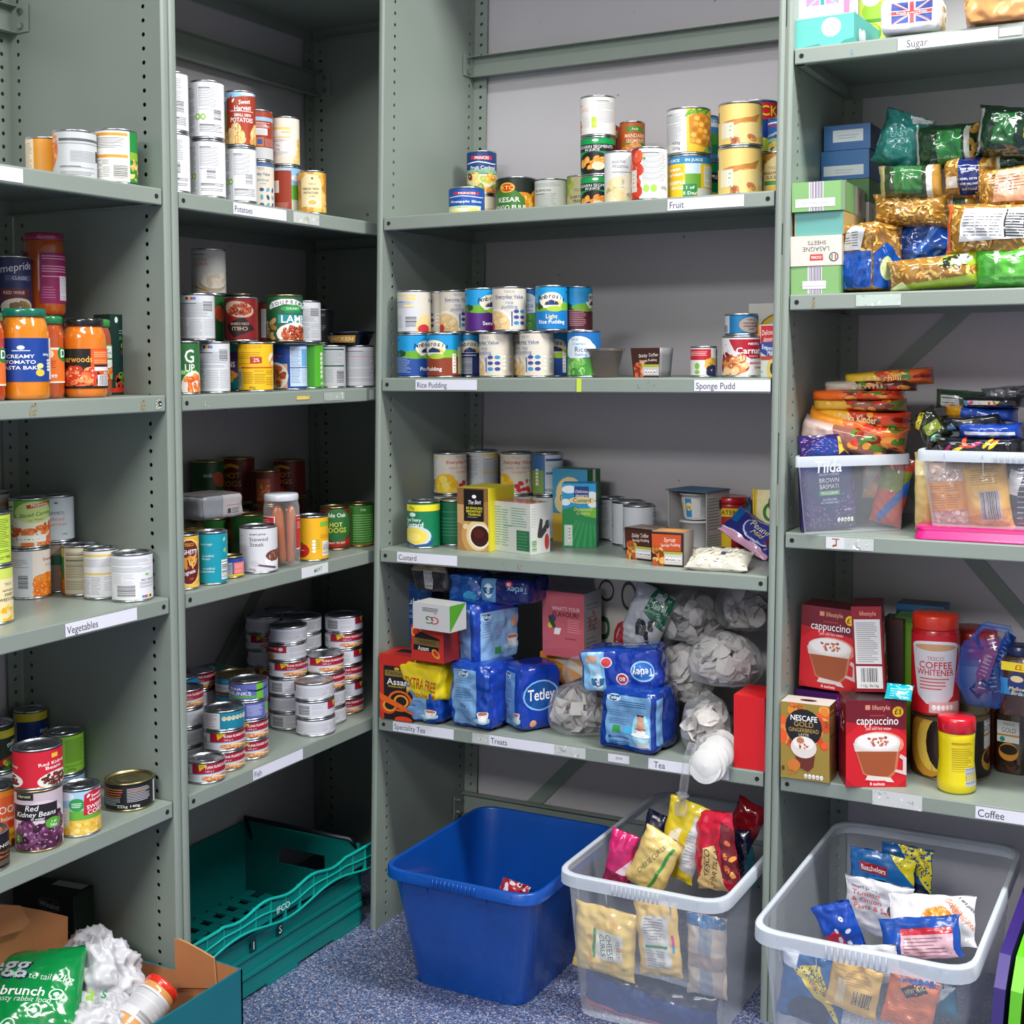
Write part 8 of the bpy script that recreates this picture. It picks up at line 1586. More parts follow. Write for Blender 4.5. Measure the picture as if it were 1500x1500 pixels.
def flame(c1, c2, txt=None, tc='f2d8a0', H=50, sd=1, w_=140):
    a = F(w_, H, c1); a.p([(-w_/2, 0), (w_*.1, 0), (-w_*.1, H), (-w_/2, H)], c2); a.blobs(0, 0, w_/2, H, 16, ('c8321e', '7a1a10', '4a7a2a', 'e89a3a'), 9, sd, .7); 
    if txt: a.t(txt, 6, H/2, H*.4, tc, 1, fit=60)
    return a
xs = [ (1172, 1306, 620, 660, .11, 12, flame('8a5a52', 'c9b0a8', None, sd=2), 'reddish grey packet edge-on just above the basmati pouch', '9a5a4a'),
 (1180, 1332, 610, 646, .13, 12, flame('e0702c', 'f09a2c', None, sd=3), 'orange packet with yellow edge, second from the pile foot', 'e0782c'),
 (1194, 1336, 598, 624, .14, 4, flame('c8401e', 'e8b02c', 'Tikka Kinder', sd=4), 'yellow to red packet, third from the pile foot', 'c8501e'),
 (1190, 1330, 583, 602, .14, 0, flame('8a5038', 'd8a83a', None, sd=5), 'brown and mustard packet in the middle of the pile', '8a5038'),
 (1188, 1326, 570, 587, .14, -1, flame('d8501e', 'e8681e', None, sd=6), 'bright orange packet above the brown one', 'd8501e'),
 (1206, 1344, 556, 574, .15, -2, flame('4a2018', 'b8b0a0', 'Chilli', 'c8a080', sd=7), 'dark packet with pale edge near the pile top', '3a1a14'),
 (1236, 1368, 542, 566, .17, -4, flame('c85a1e', 'd8b02c', 'Hot chilli', 'e8c070', sd=8), 'yellow and brown packet on top of the pile', 'a84a1e')]
for i, (u0, u1, v0, v1, q, ry_, ar, lb, bs) in enumerate(xs):
    flatpk(u0, u1, v0, v1, q, {'front': ar, 'top': F(140, 100, bs)}, lb, d=110, ry=ry_, base=bs, seed=100+i, mat='film', nm='sauce_packet', rz=-.12, en=5)
# second clear box on a pink lid
LID = plain('pink_plastic', 'd8147e', .28, coat=.4)
M['pink'] = LID
cl = on_z(1323, 798, zR); cr_ = .9383+.8
o = tub('box_lid', [(cl.x, .004), (cr_-.2, .004), (cr_-.2, .33), (cl.x, .33)], [(cl.x+.004, .010), (cr_-.2, .010), (cr_-.2, .325), (cl.x+.004, .325)], zR+.001, zR+.022, 'bright pink plastic lid under the second clear box', mat='pink', rim='pink', cat='lid', rimw=.002, rimh=.004, ribs=False)
m = MB(); q = [(cl.x+.004, .010), (cr_-.2, .010), (cr_-.2, .325), (cl.x+.004, .325)]; m.extrude([(x-o.location.x, y-o.location.y) for x, y in q], .019, .0225); m.build('lid_top', LID, o)
zL = zR+.0245
tub('clear_box', [(1.205, .022), (1.55, .022), (1.55, .31), (1.205, .31)], [(1.188, .012), (1.56, .012), (1.56, .325), (1.188, .325)], zL, zL+.138, 'clear plastic box of grain bags standing on the pink lid', rimw=.008, rimh=.018, ribs=True)
a = F(70, 120, 'd9b8a8'); a.blobs(-34, 0, 34, 120, 150, ('dcc4b8', 'c8a898', 'e6d4ca'), 4.2, 3, .9); a.r(-35, 40, 35, 88, 'd8903c'); a.small(-28, 44, 20, 84, '9a5a2a', 4, 1.1, cols=2)
flatpk(1362, 1426, 676, 780, .085, {'front': a}, 'bag of pale dried beans with orange label in the second clear box', d=55, base='d0b0a0', seed=120, ry=-6, nm='bean_bag', mat='film')
a = F(70, 120, 'dcae4c'); a.p([(-35, 30), (35, 40), (35, 0), (-35, 0)], 'c8904a'); a.bar(-10, 20, 22, 72, False, 3, 'b8b4b8'); a.small(-20, 84, 26, 112, 'a8803a', 4, 1.2)
flatpk(1414, 1480, 678, 778, .075, {'front': a}, 'yellow grain bag with a tall barcode in the second clear box', d=55, base='d8a848', seed=121, ry=-8, nm='grain_bag', mat='film')
a = F(50, 120, 'c8b070'); a.r(-25, 86, 25, 110, 'e0d09a'); flatpk(1340, 1370, 662, 778, .10, {'front': a}, 'tan packet at the near end of the second clear box', d=50, base='b8a068', seed=122, nm='grain_bag', mat='film')
a = F(60, 110, '20242c'); a.small(-10, 10, 20, 100, '8a90a0', 8, 2); a.p([(-30, 60), (-10, 56), (0, 90), (-20, 96)], 'c8ccd0'); flatpk(1474, 1530, 672, 780, .09, {'front': a}, 'black packet inside the second clear box by the picture edge', d=50, base='20242c', seed=123)
ys = [ (1372, 1500, 640, 668, .06, 0, '14161c', F(140, 40, '14161c').blobs(-50, 16, 30, 34, 8, ('d8502c', 'e8c22c', 'b82a6a'), 12, 2, .3).t('10 PACKS NOODLES', 20, 8, 6, 'b8bac8', 0), 'black and red glossy packet hanging over the box rim'),
 (1404, 1496, 620, 644, .08, 0, '1a3f9a', F(140, 40, '1a3f9a').r(-50, 14, 60, 22, 'c8d0e0'), 'royal blue glossy packet with white wave'),
 (1380, 1472, 606, 632, .11, -4, '191b20', F(140, 40, '191b20').p([(-70, 0), (-30, 8), (-40, 24)], '6a9ac0'), 'black glossy packet under the yellow-cornered one'),
 (1384, 1490, 594, 616, .13, 4, '1f4aa8', F(140, 40, '1f4aa8').p([(-70, 0), (-36, 0), (-30, 40), (-70, 40)], 'c8901e'), 'blue packet with mustard corner in the glossy pile'),
 (1410, 1500, 580, 598, .12, 0, '1c1e24', F(140, 30, '1c1e24').r(-60, 10, 10, 20, 'e0d8c0').blobs(-60, 12, -40, 18, 4, ('3ab0d8', 'd83a8a'), 6).blobs(-10, 12, 20, 18, 6, ('e8c22c', '2a9a4a', 'd83a2c'), 4), 'black packet with a multicoloured strip near the top'),
 (1372, 1450, 572, 600, .15, 4, '24402a', F(140, 40, '24402a').r(-50, 6, 0, 30, 'a8aaa8').small(-48, 8, -4, 28, '3a3a3a', 5, 2), 'dark green packet with white barcode in the glossy pile'),
 (1440, 1512, 566, 590, .17, -5, '54565c', F(140, 40, '5a5c62').blobs(-60, 0, 60, 40, 10, ('8a8c92', '3a3c42'), 16, 3, .3), 'grey silvery packet topping the glossy pile')]
for i, (u0, u1, v0, v1, q, ry_, bs, ar, lb) in enumerate(ys):
    flatpk(u0, u1, v0, v1, q, {'front': ar, 'top': F(140, 100, bs)}, lb, d=90, ry=ry_, base=bs, seed=130+i, mat='foil', nm='noodle_packet', en=4, amp=4)
a = F(60, 100, '1e2418'); a.p([(-30, 70), (0, 100), (10, 90), (-20, 60)], 'c8b83a'); a.r(-10, 30, 24, 60, '7a8a2a'); a.t('POT', 6, 46, 9, 'd8dcb0', 1, 50); a.e(0, 16, 12, 10, '8ac0a8')
flatpk(1342, 1384, 600, 652, .08, {'front': a}, 'black and green packet tilted between the two piles', d=40, base='1e2418', seed=140, ry=-35, nm='noodle_packet', amp=5)
# ---------------------------------------------------------------- coffee shelf
zC = HT['D'][4]
def cappu():
    a = F(100, 146, 'b8161f'); a.e(0, 50, 62, 60, 'd21c28'); a.p([(-50, 110), (50, 96), (50, 146), (-50, 146)], '6e1422'); a.r(-18, 130, -10, 138, 'd88a70'); a.t('lifestyle', 8, 134, 8, 'e8a888', 0, fit=30); a.e(36, 127, 9, 9, 'f0c020'); a.t('£1', 36, 127, 9, '1a1a1a', 1); a.t('cappuccino', 2, 112, 13.5, 'ffffff', 0, fit=70); a.t('just add hot water', 4, 99, 5.5, 'f4dcd8', 0, fit=42); a.t('sweetened', 2, 121, 4, 'd84a4a', 0)
    a.e(6, 72, 40, 22, 'e88a70'); a.p([(-38, 74), (-22, 22), (-6, 14), (22, 14), (34, 26), (40, 74)], 'c87850'); a.p([(-32, 60), (-20, 24), (-6, 18), (20, 18), (30, 28), (34, 60)], 'a4542e'); a.p([(-38, 74), (-35, 60), (36, 60), (40, 74)], 'dccfc8'); a.e(2, 76, 38, 16, 'e9e2de'); a.e(2, 77, 34, 13, 'f4f0ee'); a.blobs(-14, 70, 20, 84, 26, ('c86a4a', 'd88a6a', 'a84a30'), 2.4, 3, .8); a.p([(40, 56), (50, 50), (50, 20), (30, 26), (32, 30), (44, 28), (44, 46), (38, 50)], 'dcc8c4'); a.p([(-18, 12), (30, 8), (24, 16), (-14, 20)], 'e6dad6'); a.r(-12, 0, 16, 11, 'd8202c'); a.t('8 sachets', 2, 5.5, 4.6, 'ffffff', 1); return a
sd_ = F(70, 146, '7a121c'); sd_.blobs(-20, 90, 20, 120, 5, ('d8c0b8',), 8, 3, .3); sd_.r(-30, 20, 30, 60, '8f1620')
kc = pk('cappuccino_box', 'D', zC, (1239, 1153), (1327.5, 1153), 70, 0, {'front': cappu(), 'left': sd_, 'top': F(100, 70, '3a1218').r(-40, 10, 40, 60, '1a0c10')}, 'red cappuccino box with yellow price disc standing in front', 'box', hp=128, base='8a121c')
a = F(90, 140, '9c8438'); a.blobs(-45, 60, 45, 134, 40, ('e8602a', 'e88a2a', 'd84a1e', 'f0a24a'), 10, 4, .8); a.e(-2, 96, 34, 34, '17181c'); a.t('NESCAFE', -2, 113, 10, 'ffffff', 1, fit=50); a.t('GOLD', -2, 102, 9, 'c8a04a', 0); a.t('GINGERBREAD', -2, 91, 7, 'c8a04a', 0, fit=56); a.t('LATTE', -2, 83, 4.5, 'e8d8b0', 0); a.p([(-20, 60), (-14, 24), (6, 16), (16, 26), (20, 60)], '6a2c1c'); a.e(-2, 60, 24, 20, 'e6dcd4'); a.e(-2, 68, 20, 12, 'f4f0ea'); a.e(-8, 72, 7, 6, 'c87a4a'); a.blobs(-14, 58, 8, 66, 5, ('c8683a',), 3); a.e(-20, 26, 12, 11, 'd07a30'); a.blobs(-32, 10, -14, 20, 5, ('d07a30',), 3); fsa(a, 2, 8, .8, ('e8e4dc', 'e8e4dc', 'e8e4dc', 'e8e4dc', 'e8e4dc'), False); a.t('8', -40, 18, 8, '2a2418', 1)
b_ = F(50, 140, '7a4a24'); b_.small(-18, 20, 18, 130, 'c89a6a', 5, 1.8); b_.r(-25, 0, 25, 30, '8a7434')
pk('latte_box', 'D', zC, (1143.5, 1138), (1215, 1148), 52, 0, {'front': a, 'right': b_, 'top': F(90, 52, 'c8c0b8').e(0, 26, 16, 8, '1a1a1c')}, 'gold and orange gingerbread latte box by the upright', 'box', hp=113, base='8f7a3a')
a = F(90, 60, '3c1254'); a.t('TESCO', 22, 34, 10, 'e8e0ee', 1); a.t('CAFE STYLE', 22, 20, 7, 'c0a8d0', 0, fit=40); a.r(34, 30, 44, 54, '8a2a8a'); a.t('8', 39, 46, 8, 'e8e0ee', 1)
kp = pk('latte_box', 'D', zC, (1165, None, .085), (1238, None, .07), 70, 0, {'front': (lambda A0: (A0.r(-45, 84, 45, 130, '45175e'), A0.t('TESCO', 18, 112, 10, 'e8e0ee', 1), A0.t('CAFE STYLE', 20, 98, 7, 'c0a8d0', 0, fit=40), A0.r(30, 104, 42, 126, '8a2a8a'), A0)[-1])(F(90, 130, '2c1040'))}, 'dark purple carton behind the gingerbread latte box', 'box', hp=112, base='2c1040')
pk('cappuccino_box', 'D', zC+kp['hgt']+.002, (1170, None, .085), (1253, None, .085), 72, 0, {'front': cappu(), 'top': F(100, 72, '4a1018')}, 'red cappuccino box standing on the dark purple carton', 'box', hp=121, base='8a121c', ry=math.radians(2.5), lift_=.003)
a = F(46, 146, '8a1422'); a.t('lifestyle', 2, 134, 7, 'e8a888', 0, fit=26); a.r(-20, 48, 20, 124, 'dcdad8'); a.small(-17, 52, 17, 120, '77757a', 3.3, 1); a.r(-20, 6, 20, 44, 'e6e4e2'); a.bar(-15, 16, 16, 42, False, 3, 'e6e4e2'); a.t('112g (8x14g)', 0, 11, 4.5, '3a3a3a', 0, fit=30)
hz = zC+kc['hgt']+.001
B0 = on_z(1251, 1016, hz); 
kk = pk('cappuccino_box', 'D', hz, (1253, 1014), (1297, 1017), 92, 0, {'front': a, 'right': cappu(), 'top': F(60, 100, '4a1018')}, 'opened cappuccino box turned edge-on, on the front one', 'box', hp=126, base='8a121c', ry=math.radians(-3), lift_=.002)
P, r, h = put('D', zC, 1333, 1449, 106, vb=1146)
o = empty('coffee_tin', P+Vector((0, 0, .0003)), face_cam(P)); tag(o, 'big gold and black coffee tin behind the yellow jar', 'tin')
mk('can_body', can_body(r, .128, False, 'gold'), o)
a = A('1a1210'); a.e(-28, 50, 34, 60, '5a3216'); a.e(-22, 52, 26, 52, 'c8902c'); a.e(-16, 54, 20, 44, 'e0c050'); a.e(-4, 56, 20, 46, '1a1210'); a.e(-6, 54, 10, 30, '3a2010'); a.r(38, 46, 64, 98, 'd8d8d8'); a.t('TESCO', 50, 90, 5, '3a3a3a', 0); a.t('GOLD', 50, 78, 9, '3a3a3a', 0); a.r(38, 66, 64, 70, 'b88a3a'); a.e(50, 28, 16, 20, 'c8902c'); a.e(50, 32, 13, 13, '1a0e0a'); a.r(-64, 92, 64, 100, '6a5638')
mk('paper_label', scaled_label(a, r, .128, 'paper', False), o)
hT = zC+.1285
P = at_b(1370, 1048, hT, .036)
o = empty('whitener_jar', P+Vector((0, 0, .0003)), face_cam(P)); tag(o, 'red coffee whitener jar standing on the big coffee tin', 'jar')
RJ = plain('red_plastic_jar', 'b01420', .25, coat=.4); RL = plain('red_orange_lid', 'cc3018', .3, coat=.3)
m = MB(); R1 = .0445; m.lathe([(R1*.9, 0), (R1, .004), (R1, .05), (R1*.985, .1), (R1, .15), (R1*.97, .160), (R1*.93, .163)], 40); m.build('jar_body', RJ, o, smooth=True)
m = MB(); m.lathe([(R1*.96, .163), (R1*.97, .164), (R1*.97, .186), (R1*.93, .190), (.001, .190)], 40); m.build('jar_lid', RL, o, smooth=True)
a = A('c01824', 130); a.p([(-44, 112), (-30, 30), (-14, 16), (16, 16), (30, 30), (42, 112)], 'cfcdd2'); a.e(0, 112, 43, 9, 'dedce0'); a.e(0, 110, 37, 6, 'c89a72'); a.p([(42, 112), (54, 112), (54, 80), (36, 60), (38, 66), (48, 82), (46, 104)], 'cfcdd2'); a.t('TESCO', 0, 92, 6, 'b85a50', 0, fit=32); a.t('COFFEE', 0, 81, 11, 'c0202c', 1, fit=62); a.t('WHITENER', 0, 69, 10, 'c0202c', 1, fit=62); a.small(-26, 38, 26, 62, 'c85a50', 5.5, 2.2); a.r(-10, 2, 46, 20, 'd8a8a8'); fsa(a, -2, 11, .8, ('e8e4e4',)*5, False)
mk('paper_label', scaled_label(a, .0443, .158, 'paper', False), o)
P, r, h = put('D', zC, 1372, 1430, 0, vb=1164, h=.13)
o = empty('milk_shake_jar', P+Vector((0, 0, .0003)), face_cam(P)); tag(o, 'yellow plastic jar with red lid in front of the big tin', 'jar')
m = MB(); m.lathe([(r*.9, 0), (r, .005), (r, .02), (r*.9, .06), (r*.93, .10), (r*.95, .112), (r*.9, .114)], 40); m.build('jar_body', plain('yellow_plastic_jar', 'e6d410', .25, coat=.4), o, smooth=True)
m = MB(); m.lathe([(r*.96, .112), (r*.98, .113), (r*.98, .134), (r*.92, .140), (.001, .141)], 40); m.build('jar_lid', plain('crimson_lid', 'c81428', .22, coat=.5), o, smooth=True)
a = Art(240, 100); a.small(-10, 30, 44, 92, 'b08a18', 4.6, 1.2); a.small(-10, 88, 44, 94, 'b84a18', 4, 1.4); a.bar(18, 4, 50, 40, True, 3, 'c8ccd8', '4a5a8a')
m = MB(); a.emit(m, lambda x, y, L: ((r*(.9+.1*abs((y-50)/50)**1.6)+.0009+L/1000)*math.cos(x/240*2*math.pi-math.pi/2), (r*(.9+.1*abs((y-50)/50)**1.6)+.0009+L/1000)*math.sin(x/240*2*math.pi-math.pi/2), .012+y*.00092), gx=3, gy=8); m.build('jar_print', M['paper'], o, smooth=True); KEEP.append(a)
def coffee_jar(P, w_, d_, h_, label, lidc='1a1512', bodyc='2a170e', art=None, rz=None):
    o = empty('coffee_jar', P, face_cam(P) if rz is None else rz); tag(o, label, 'jar')
    kb, kl = 'cj'+bodyc, 'cl'+lidc
    if kb not in M: M[kb] = plain('instant_coffee_'+bodyc, bodyc, .15, 0, 1, .4, 300, .3)
    if kl not in M: M[kl] = plain('jar_cap_'+lidc, lidc, .3, 0, .4)
    def sq(k, z_): return [(k*w_/2*math.copysign(abs(math.cos(t))**.5, math.cos(t)), k*d_/2*math.copysign(abs(math.sin(t))**.5, math.sin(t)), z_) for t in [i*math.pi/14 for i in range(28)]]
    m = MB(); rows = [sq(.92, 0), sq(1, .006), sq(1, h_*.76), sq(.9, h_*.83), sq(.76, h_*.86)]
    for i in range(4):
        for k in range(28): j = (k+1) % 28; m.poly([rows[i][k], rows[i][j], rows[i+1][j], rows[i+1][k]], keys=[(i, k), (i, j), (i+1, j), (i+1, k)])
    m.build('jar_body', M[kb], o, smooth=True)
    m = MB(); rr_ = min(w_, d_)*.42; m.lathe([(rr_, h_*.86), (rr_+.001, h_*.865), (rr_+.001, h_*.99), (rr_-.002, h_), (.001, h_)], 30); m.build('jar_lid', M[kl], o, smooth=True)
    if art:
        m = MB(); art.emit(m, lambda x, y, L: (x/1000, -d_/2-.0006-L/1000, y/1000), gx=400); m.build('paper_label', M['paper'], o); KEEP.append(art)
    return o
a = Art(50, 130); a.r(-22, 62, 20, 104, 'd6d6d4'); a.t('TESCO', 0, 98, 5, '3a3a3a', 0); a.t('GOLD', 0, 86, 9, '3a3a3a', 0, fit=28); a.r(-22, 74, 20, 78, 'b88a3a'); a.e(-12, 68, 5, 5, '2a8a7a'); a.e(0, 44, 19, 18, 'c8882c'); a.e(0, 48, 17, 10, '1a0e08'); a.blobs(-20, 8, 18, 24, 16, ('2a140a', '4a2412'), 5, 3, .7)
P = on_z(1480, 1135, zC)+Vector((.0, .03, 0)); coffee_jar(P, .066, .055, .150, 'dark gold-label coffee jar beside the big tin', art=a, rz=math.radians(-8))
P = Vector((*on_y(1424, 1000, .27).xy, zC)); 
o = empty('whitener_jar', P, face_cam(P)); tag(o, 'second red whitener jar at the back under the shelf', 'jar')
m = MB(); m.lathe([(.048, 0), (.05, .004), (.05, .232), (.046, .236)], 36); m.build('jar_body', RJ, o, smooth=True); m = MB(); m.lathe([(.047, .236), (.048, .238), (.048, .262), (.044, .266), (.001, .266)], 36); m.build('jar_lid', RL, o, smooth=True)
a = A('a01420', 200); a.p([(-50, 180), (-44, 100), (30, 100), (36, 180)], 'a8a4a6'); a.e(-6, 180, 43, 6, '8a6a52'); mk('paper_label', scaled_label(a, .0502, .232, 'paper', False), o)
for (u0, u1, q, hp_, c_, sc, lb) in ((1312, 1382, .26, 232, '16304e', '1f5a8a', 'dark blue box at the back of the coffee shelf'), (1310, 1358, .19, 228, '5a8a1a', '3f6a14', 'lime green carton behind the cappuccino boxes'), (1292, 1322, .17, 226, '3a2a28', '4a2a20', 'dark narrow carton behind the edge-on cappuccino box')):
    pk('drink_box', 'D', zC, (u0, None, q), (u1, None, q), 60, 0, {'front': F(60, 100, c_).r(-30, 96, 30, 100, sc), 'right': F(60, 100, sc)}, lb, 'box', hp=hp_-14, base=c_)
# thin blue carrier bag of sachets
M['bluefilm'] = clear_plastic('thin_blue_film', '1a6ad0', .16, .18)[0]
Cc = Vector((*on_y(1452, 990, .10).xy, hT+.012)); Cc = on_y(1452, 985, .105); o = empty('blue_carrier_bag', Cc); tag(o, 'thin blue carrier bag full of drink sachets', 'bag')
m = MB(); N, K = 30, 16
def sf2(i, j):
    th, ph = 2*math.pi*(i % N)/N, math.pi*j/K; d = Vector((math.cos(th)*math.sin(ph), math.sin(th)*math.sin(ph), math.cos(ph))); w_ = 1+.16*noise.noise(d*2+Vector((9, 0, 0)))+.10*abs(noise.noise(d*5))
    return (d.x*w_*.062, d.y*w_*.05, max(d.z*w_*.072, -.062))
for j in range(2, K):
    for i in range(N):
        q = [(i, j), (i+1, j), (i+1, j+1), (i, j+1)]; m.poly([sf2(*t) for t in q], keys=[(t[0] % N, t[1]) if 0 < t[1] < K else (0, t[1]) for t in q])
m.build('blue_film', M['bluefilm'], o, smooth=True)
for sx_ in (-1, 1): m = MB(); m.tube([(-.02+sx_*.006, -.02*sx_, .045), (-.03, -.02*sx_, .07), (-.012, -.015*sx_, .088), (.03, -.015*sx_, .084), (.036, -.02*sx_, .05)], .005, 6); m.build('handle', M['bluefilm'], o, smooth=True)
rr_ = random.Random(3)
for i in range(11):
    p = Cc+Vector((rr_.uniform(-.035, .035), rr_.uniform(-.02, .02), rr_.uniform(-.035, .03)+(.03 if i > 7 else 0))); c_ = ('6a1a24', '1a1c22', 'c8c4c0', '16307a', '8a2430', 'a89a90')[i % 6]
    a = F(26, 70, c_); a.small(-8, 10, 8, 60, 'c8b8b0', 9, 2)
    pack('drink_sachet', p-Vector((0, 0, .03)), rr_.uniform(-.8, .8), 26, 5, 62, {'front': a}, f'drink sachet inside the blue carrier bag', 'sachet', base=c_, mat='foil', warp=warp_pillow(26, 5, 62, .6, i, 5), g=13, ry=rr_.uniform(-.7, .7), rx=rr_.uniform(-.4, .2), group='sachets in the blue carrier bag')
a = F(50, 40, '16a8b8'); a.small(-16, 6, 16, 30, '8ae0e8', 6, 2); 
fb('drink_sachet', 'D', 1297, 1337, 1002, 1026, .03, 6, {'front': a}, 'turquoise sachet lying on the front cappuccino box', 'sachet', base='149aaa', seed=151, mat='foil', rx=math.radians(-35), zmin=zC+kc['hgt']+.003)
a = Art(50, 110); a.r(-25, 40, 25, 70, '2a7ab0'); a.r(-25, 84, 25, 100, 'e8d02c'); a.t('£2.', 8, 92, 9, 'c8281e', 1); a.e(4, 60, 17, 22, '1a2f6a'); a.e(4, 70, 12, 6, 'd8c090'); a.t('Mellow', 4, 52, 7, 'e8dca0', 0, it=.2); a.t('Birds', 4, 44, 7, 'e8dca0', 0, it=.2)
coffee_jar(Vector((*on_y(1494, 990, .085).xy, zC+.1515)), .060, .055, .128, 'brown coffee jar with blue label at the picture edge', '14204a', '3a2010', art=a, rz=-.2)
# ---------------------------------------------------------------- crates and boxes on the floor
M['blue'] = plain('blue_plastic_crate', '0a4aa0', .3, coat=.3, vary=.1)
def outl(x0, y0, x1, y1): return [(x0, y0), (x1, y0), (x1, y1), (x0, y1)]
o = tub('storage_crate', outl(.178, -.172, .445, .10), outl(.165, -.243, .508, .155), .001, .268, 'empty deep blue plastic crate on the floor', mat='blue', rim='blue', rimw=.011, rimh=.020, rr=.05)
m = MB()
for (x, y) in ((.20, -.15), (.42, -.15)): m.lathe([(.016, -.0), (.02, .004)], 12, c=(x-o.location.x, y-o.location.y))
m.build('foot', M['blue'], o)
fb('sweet_packet', 'C', 730, 778, 1292, 1312, .06, 14, {'front': F(60, 30, 'a8242e').blobs(-30, 0, 30, 30, 10, ('e8d8dc', '7a1420'), 7)}, 'small crumpled red and clear packet inside the blue crate', 'packet', base='c8b0b8', seed=160, mat='foil', rx=-.5, ry=.15)
o = tub('clear_box', outl(.545, -.14, .84, .28), outl(.536, -.178, .868, .335), .001, .300, 'large clear plastic box of crisp and snack bags', rimw=.015, rimh=.022, rr=.05)
SN = 'snack bags in the large clear boxes'
def ib(nm, u0, u1, v0, v1, y, faces, label, ry=0, rz=0, base='cccccc', seed=1, d=34, rx=0, mat='film'): return fb(nm, 'C', u0, u1, v0, v1, y, d, faces, label, 'packet', rz=rz, ry=math.radians(ry), rx=math.radians(rx), base=base, seed=seed, mat=mat, g=9, group=SN, amp=4)
a = F(100, 110, 'eacb74'); a.r(-10, 30, 34, 76, 'e6e8dc'); a.r(-16, 30, -11, 76, '3f9a4a'); a.t('TESCO', 26, 53, 6, '5a6a6a', 0, -80); a.t('CHEESE', 12, 53, 8, '2a4a4a', 0, -80); a.t('CURLS', 1, 53, 8, '2a4a4a', 0, -80); a.blobs(-40, 10, 44, 100, 10, ('e0b060',), 9, 3, .35)
ib('snack_bag', 836, 938, 1328, 1428, -.118, {'front': a}, 'yellow cheese curls bag pressed on the clear box front', 4, base='eacb74', seed=161)
a = F(80, 110, 'eac87a'); a.r(-24, 14, 26, 92, 'dcdcd8'); a.small(-20, 52, 20, 90, '8a8c8a', 4, 1.3); a.r(-20, 46, 22, 50, '3f9a4a'); a.small(-20, 16, 20, 44, '9a9c98', 4, 1.2, cols=2); a.r(30, 50, 34, 66, 'd84a8a'); a.r(30, 40, 34, 50, '3a9ad0')
ib('snack_bag', 930, 1000, 1320, 1430, -.112, {'front': a}, 'yellow bag showing its nutrition panel in the clear box', -5, base='eac87a', seed=162)
a = F(70, 110, 'c8bcae'); a.r(-10, 0, 14, 110, '9aa4b0'); a.r(-35, 96, 35, 110, '3a6a9a'); a.r(-35, 40, 35, 60, 'a89890')
ib('snack_bag', 1004, 1068, 1340, 1460, -.105, {'front': a}, 'tan and silver bag at the clear box corner', 0, base='b8aca0', seed=163, mat='foil')
a = F(130, 60, '1f3f80'); a.p([(-65, 50), (65, 40), (65, 60), (-65, 60)], '23304a'); a.p([(-65, 0), (65, 0), (65, 10), (-65, 14)], 'b8708a')
ib('multipack_bag', 842, 1062, 1432, 1500, -.09, {'front': a}, 'dark blue multipack bag at the bottom of the clear box', 2, base='203a70', seed=164, d=50)
a = F(80, 100, 'e8d02c'); a.p([(-40, 0), (-6, 0), (0, 70), (-20, 60)], 'eeeae0'); a.p([(8, 20), (40, 10), (40, 70), (20, 90)], 'd8dadc'); a.small(14, 24, 36, 74, '8a8c90', 4)
ib('snack_bag', 968, 1030, 1170, 1290, -.02, {'front': a}, 'yellow and silver bag sticking up tallest in the clear box', 14, base='e6d032', seed=165, mat='foil')
a = F(80, 100, 'c81e3a'); a.p([(-40, 0), (20, 0), (10, 60), (-10, 56)], 'e6c88a'); a.t('TESCO', -10, 36, 9, '4a2a1a', 0, 70); a.t('TORTILLA', 4, 30, 8, '4a2a1a', 0, 70); a.p([(16, 20), (40, 10), (40, 80), (24, 90)], '6a1420'); a.blobs(22, 20, 38, 70, 6, ('e8703a', 'f0a04a'), 5)
ib('snack_bag', 1008, 1088, 1188, 1304, -.03, {'front': a}, 'crimson and gold tortilla bag in the clear box', -8, rz=-.3, base='c81e3a', seed=166)
a = F(80, 90, 'e4c87c'); a.t('CHEESE CURLS', -4, 52, 8, '2a4a4a', 0, 60, fit=60); a.p([(10, 10), (16, 8), (30, 80), (24, 82)], '3f9a4a')
ib('snack_bag', 926, 990, 1215, 1310, -.06, {'front': a}, 'pale gold curls bag leaning behind the yellow one', 24, base='e4c87c', seed=167)
ib('snack_bag', 886, 930, 1216, 1310, -.05, {'front': F(50, 90, 'c8246a').r(-25, 0, 25, 34, '9a1c4c').p([(0, 34), (25, 34), (25, 60)], 'd8c0d0')}, 'magenta bag near the end of the clear box', 12, base='c8246a', seed=168, mat='foil')
ib('snack_bag', 938, 975, 1188, 1270, .05, {'front': F(50, 90, '141c3c').r(-14, 40, 6, 60, 'b8bcc8')}, 'navy bag standing behind the gold curls bag', 16, base='141c3c', seed=169)
ib('snack_bag', 1068, 1116, 1172, 1240, .12, {'front': F(60, 70, '8a1420')}, 'dark red bag at the back of the clear box', 24, base='8a1420', seed=170, mat='foil')
ib('snack_bag', 1050, 1108, 1216, 1300, .06, {'front': F(60, 80, '0f1c3a').p([(0, 0), (30, 0), (30, 60)], '1a5a6a')}, 'navy and teal bag behind the tortilla bag', -10, base='101a34', seed=171, mat='foil')
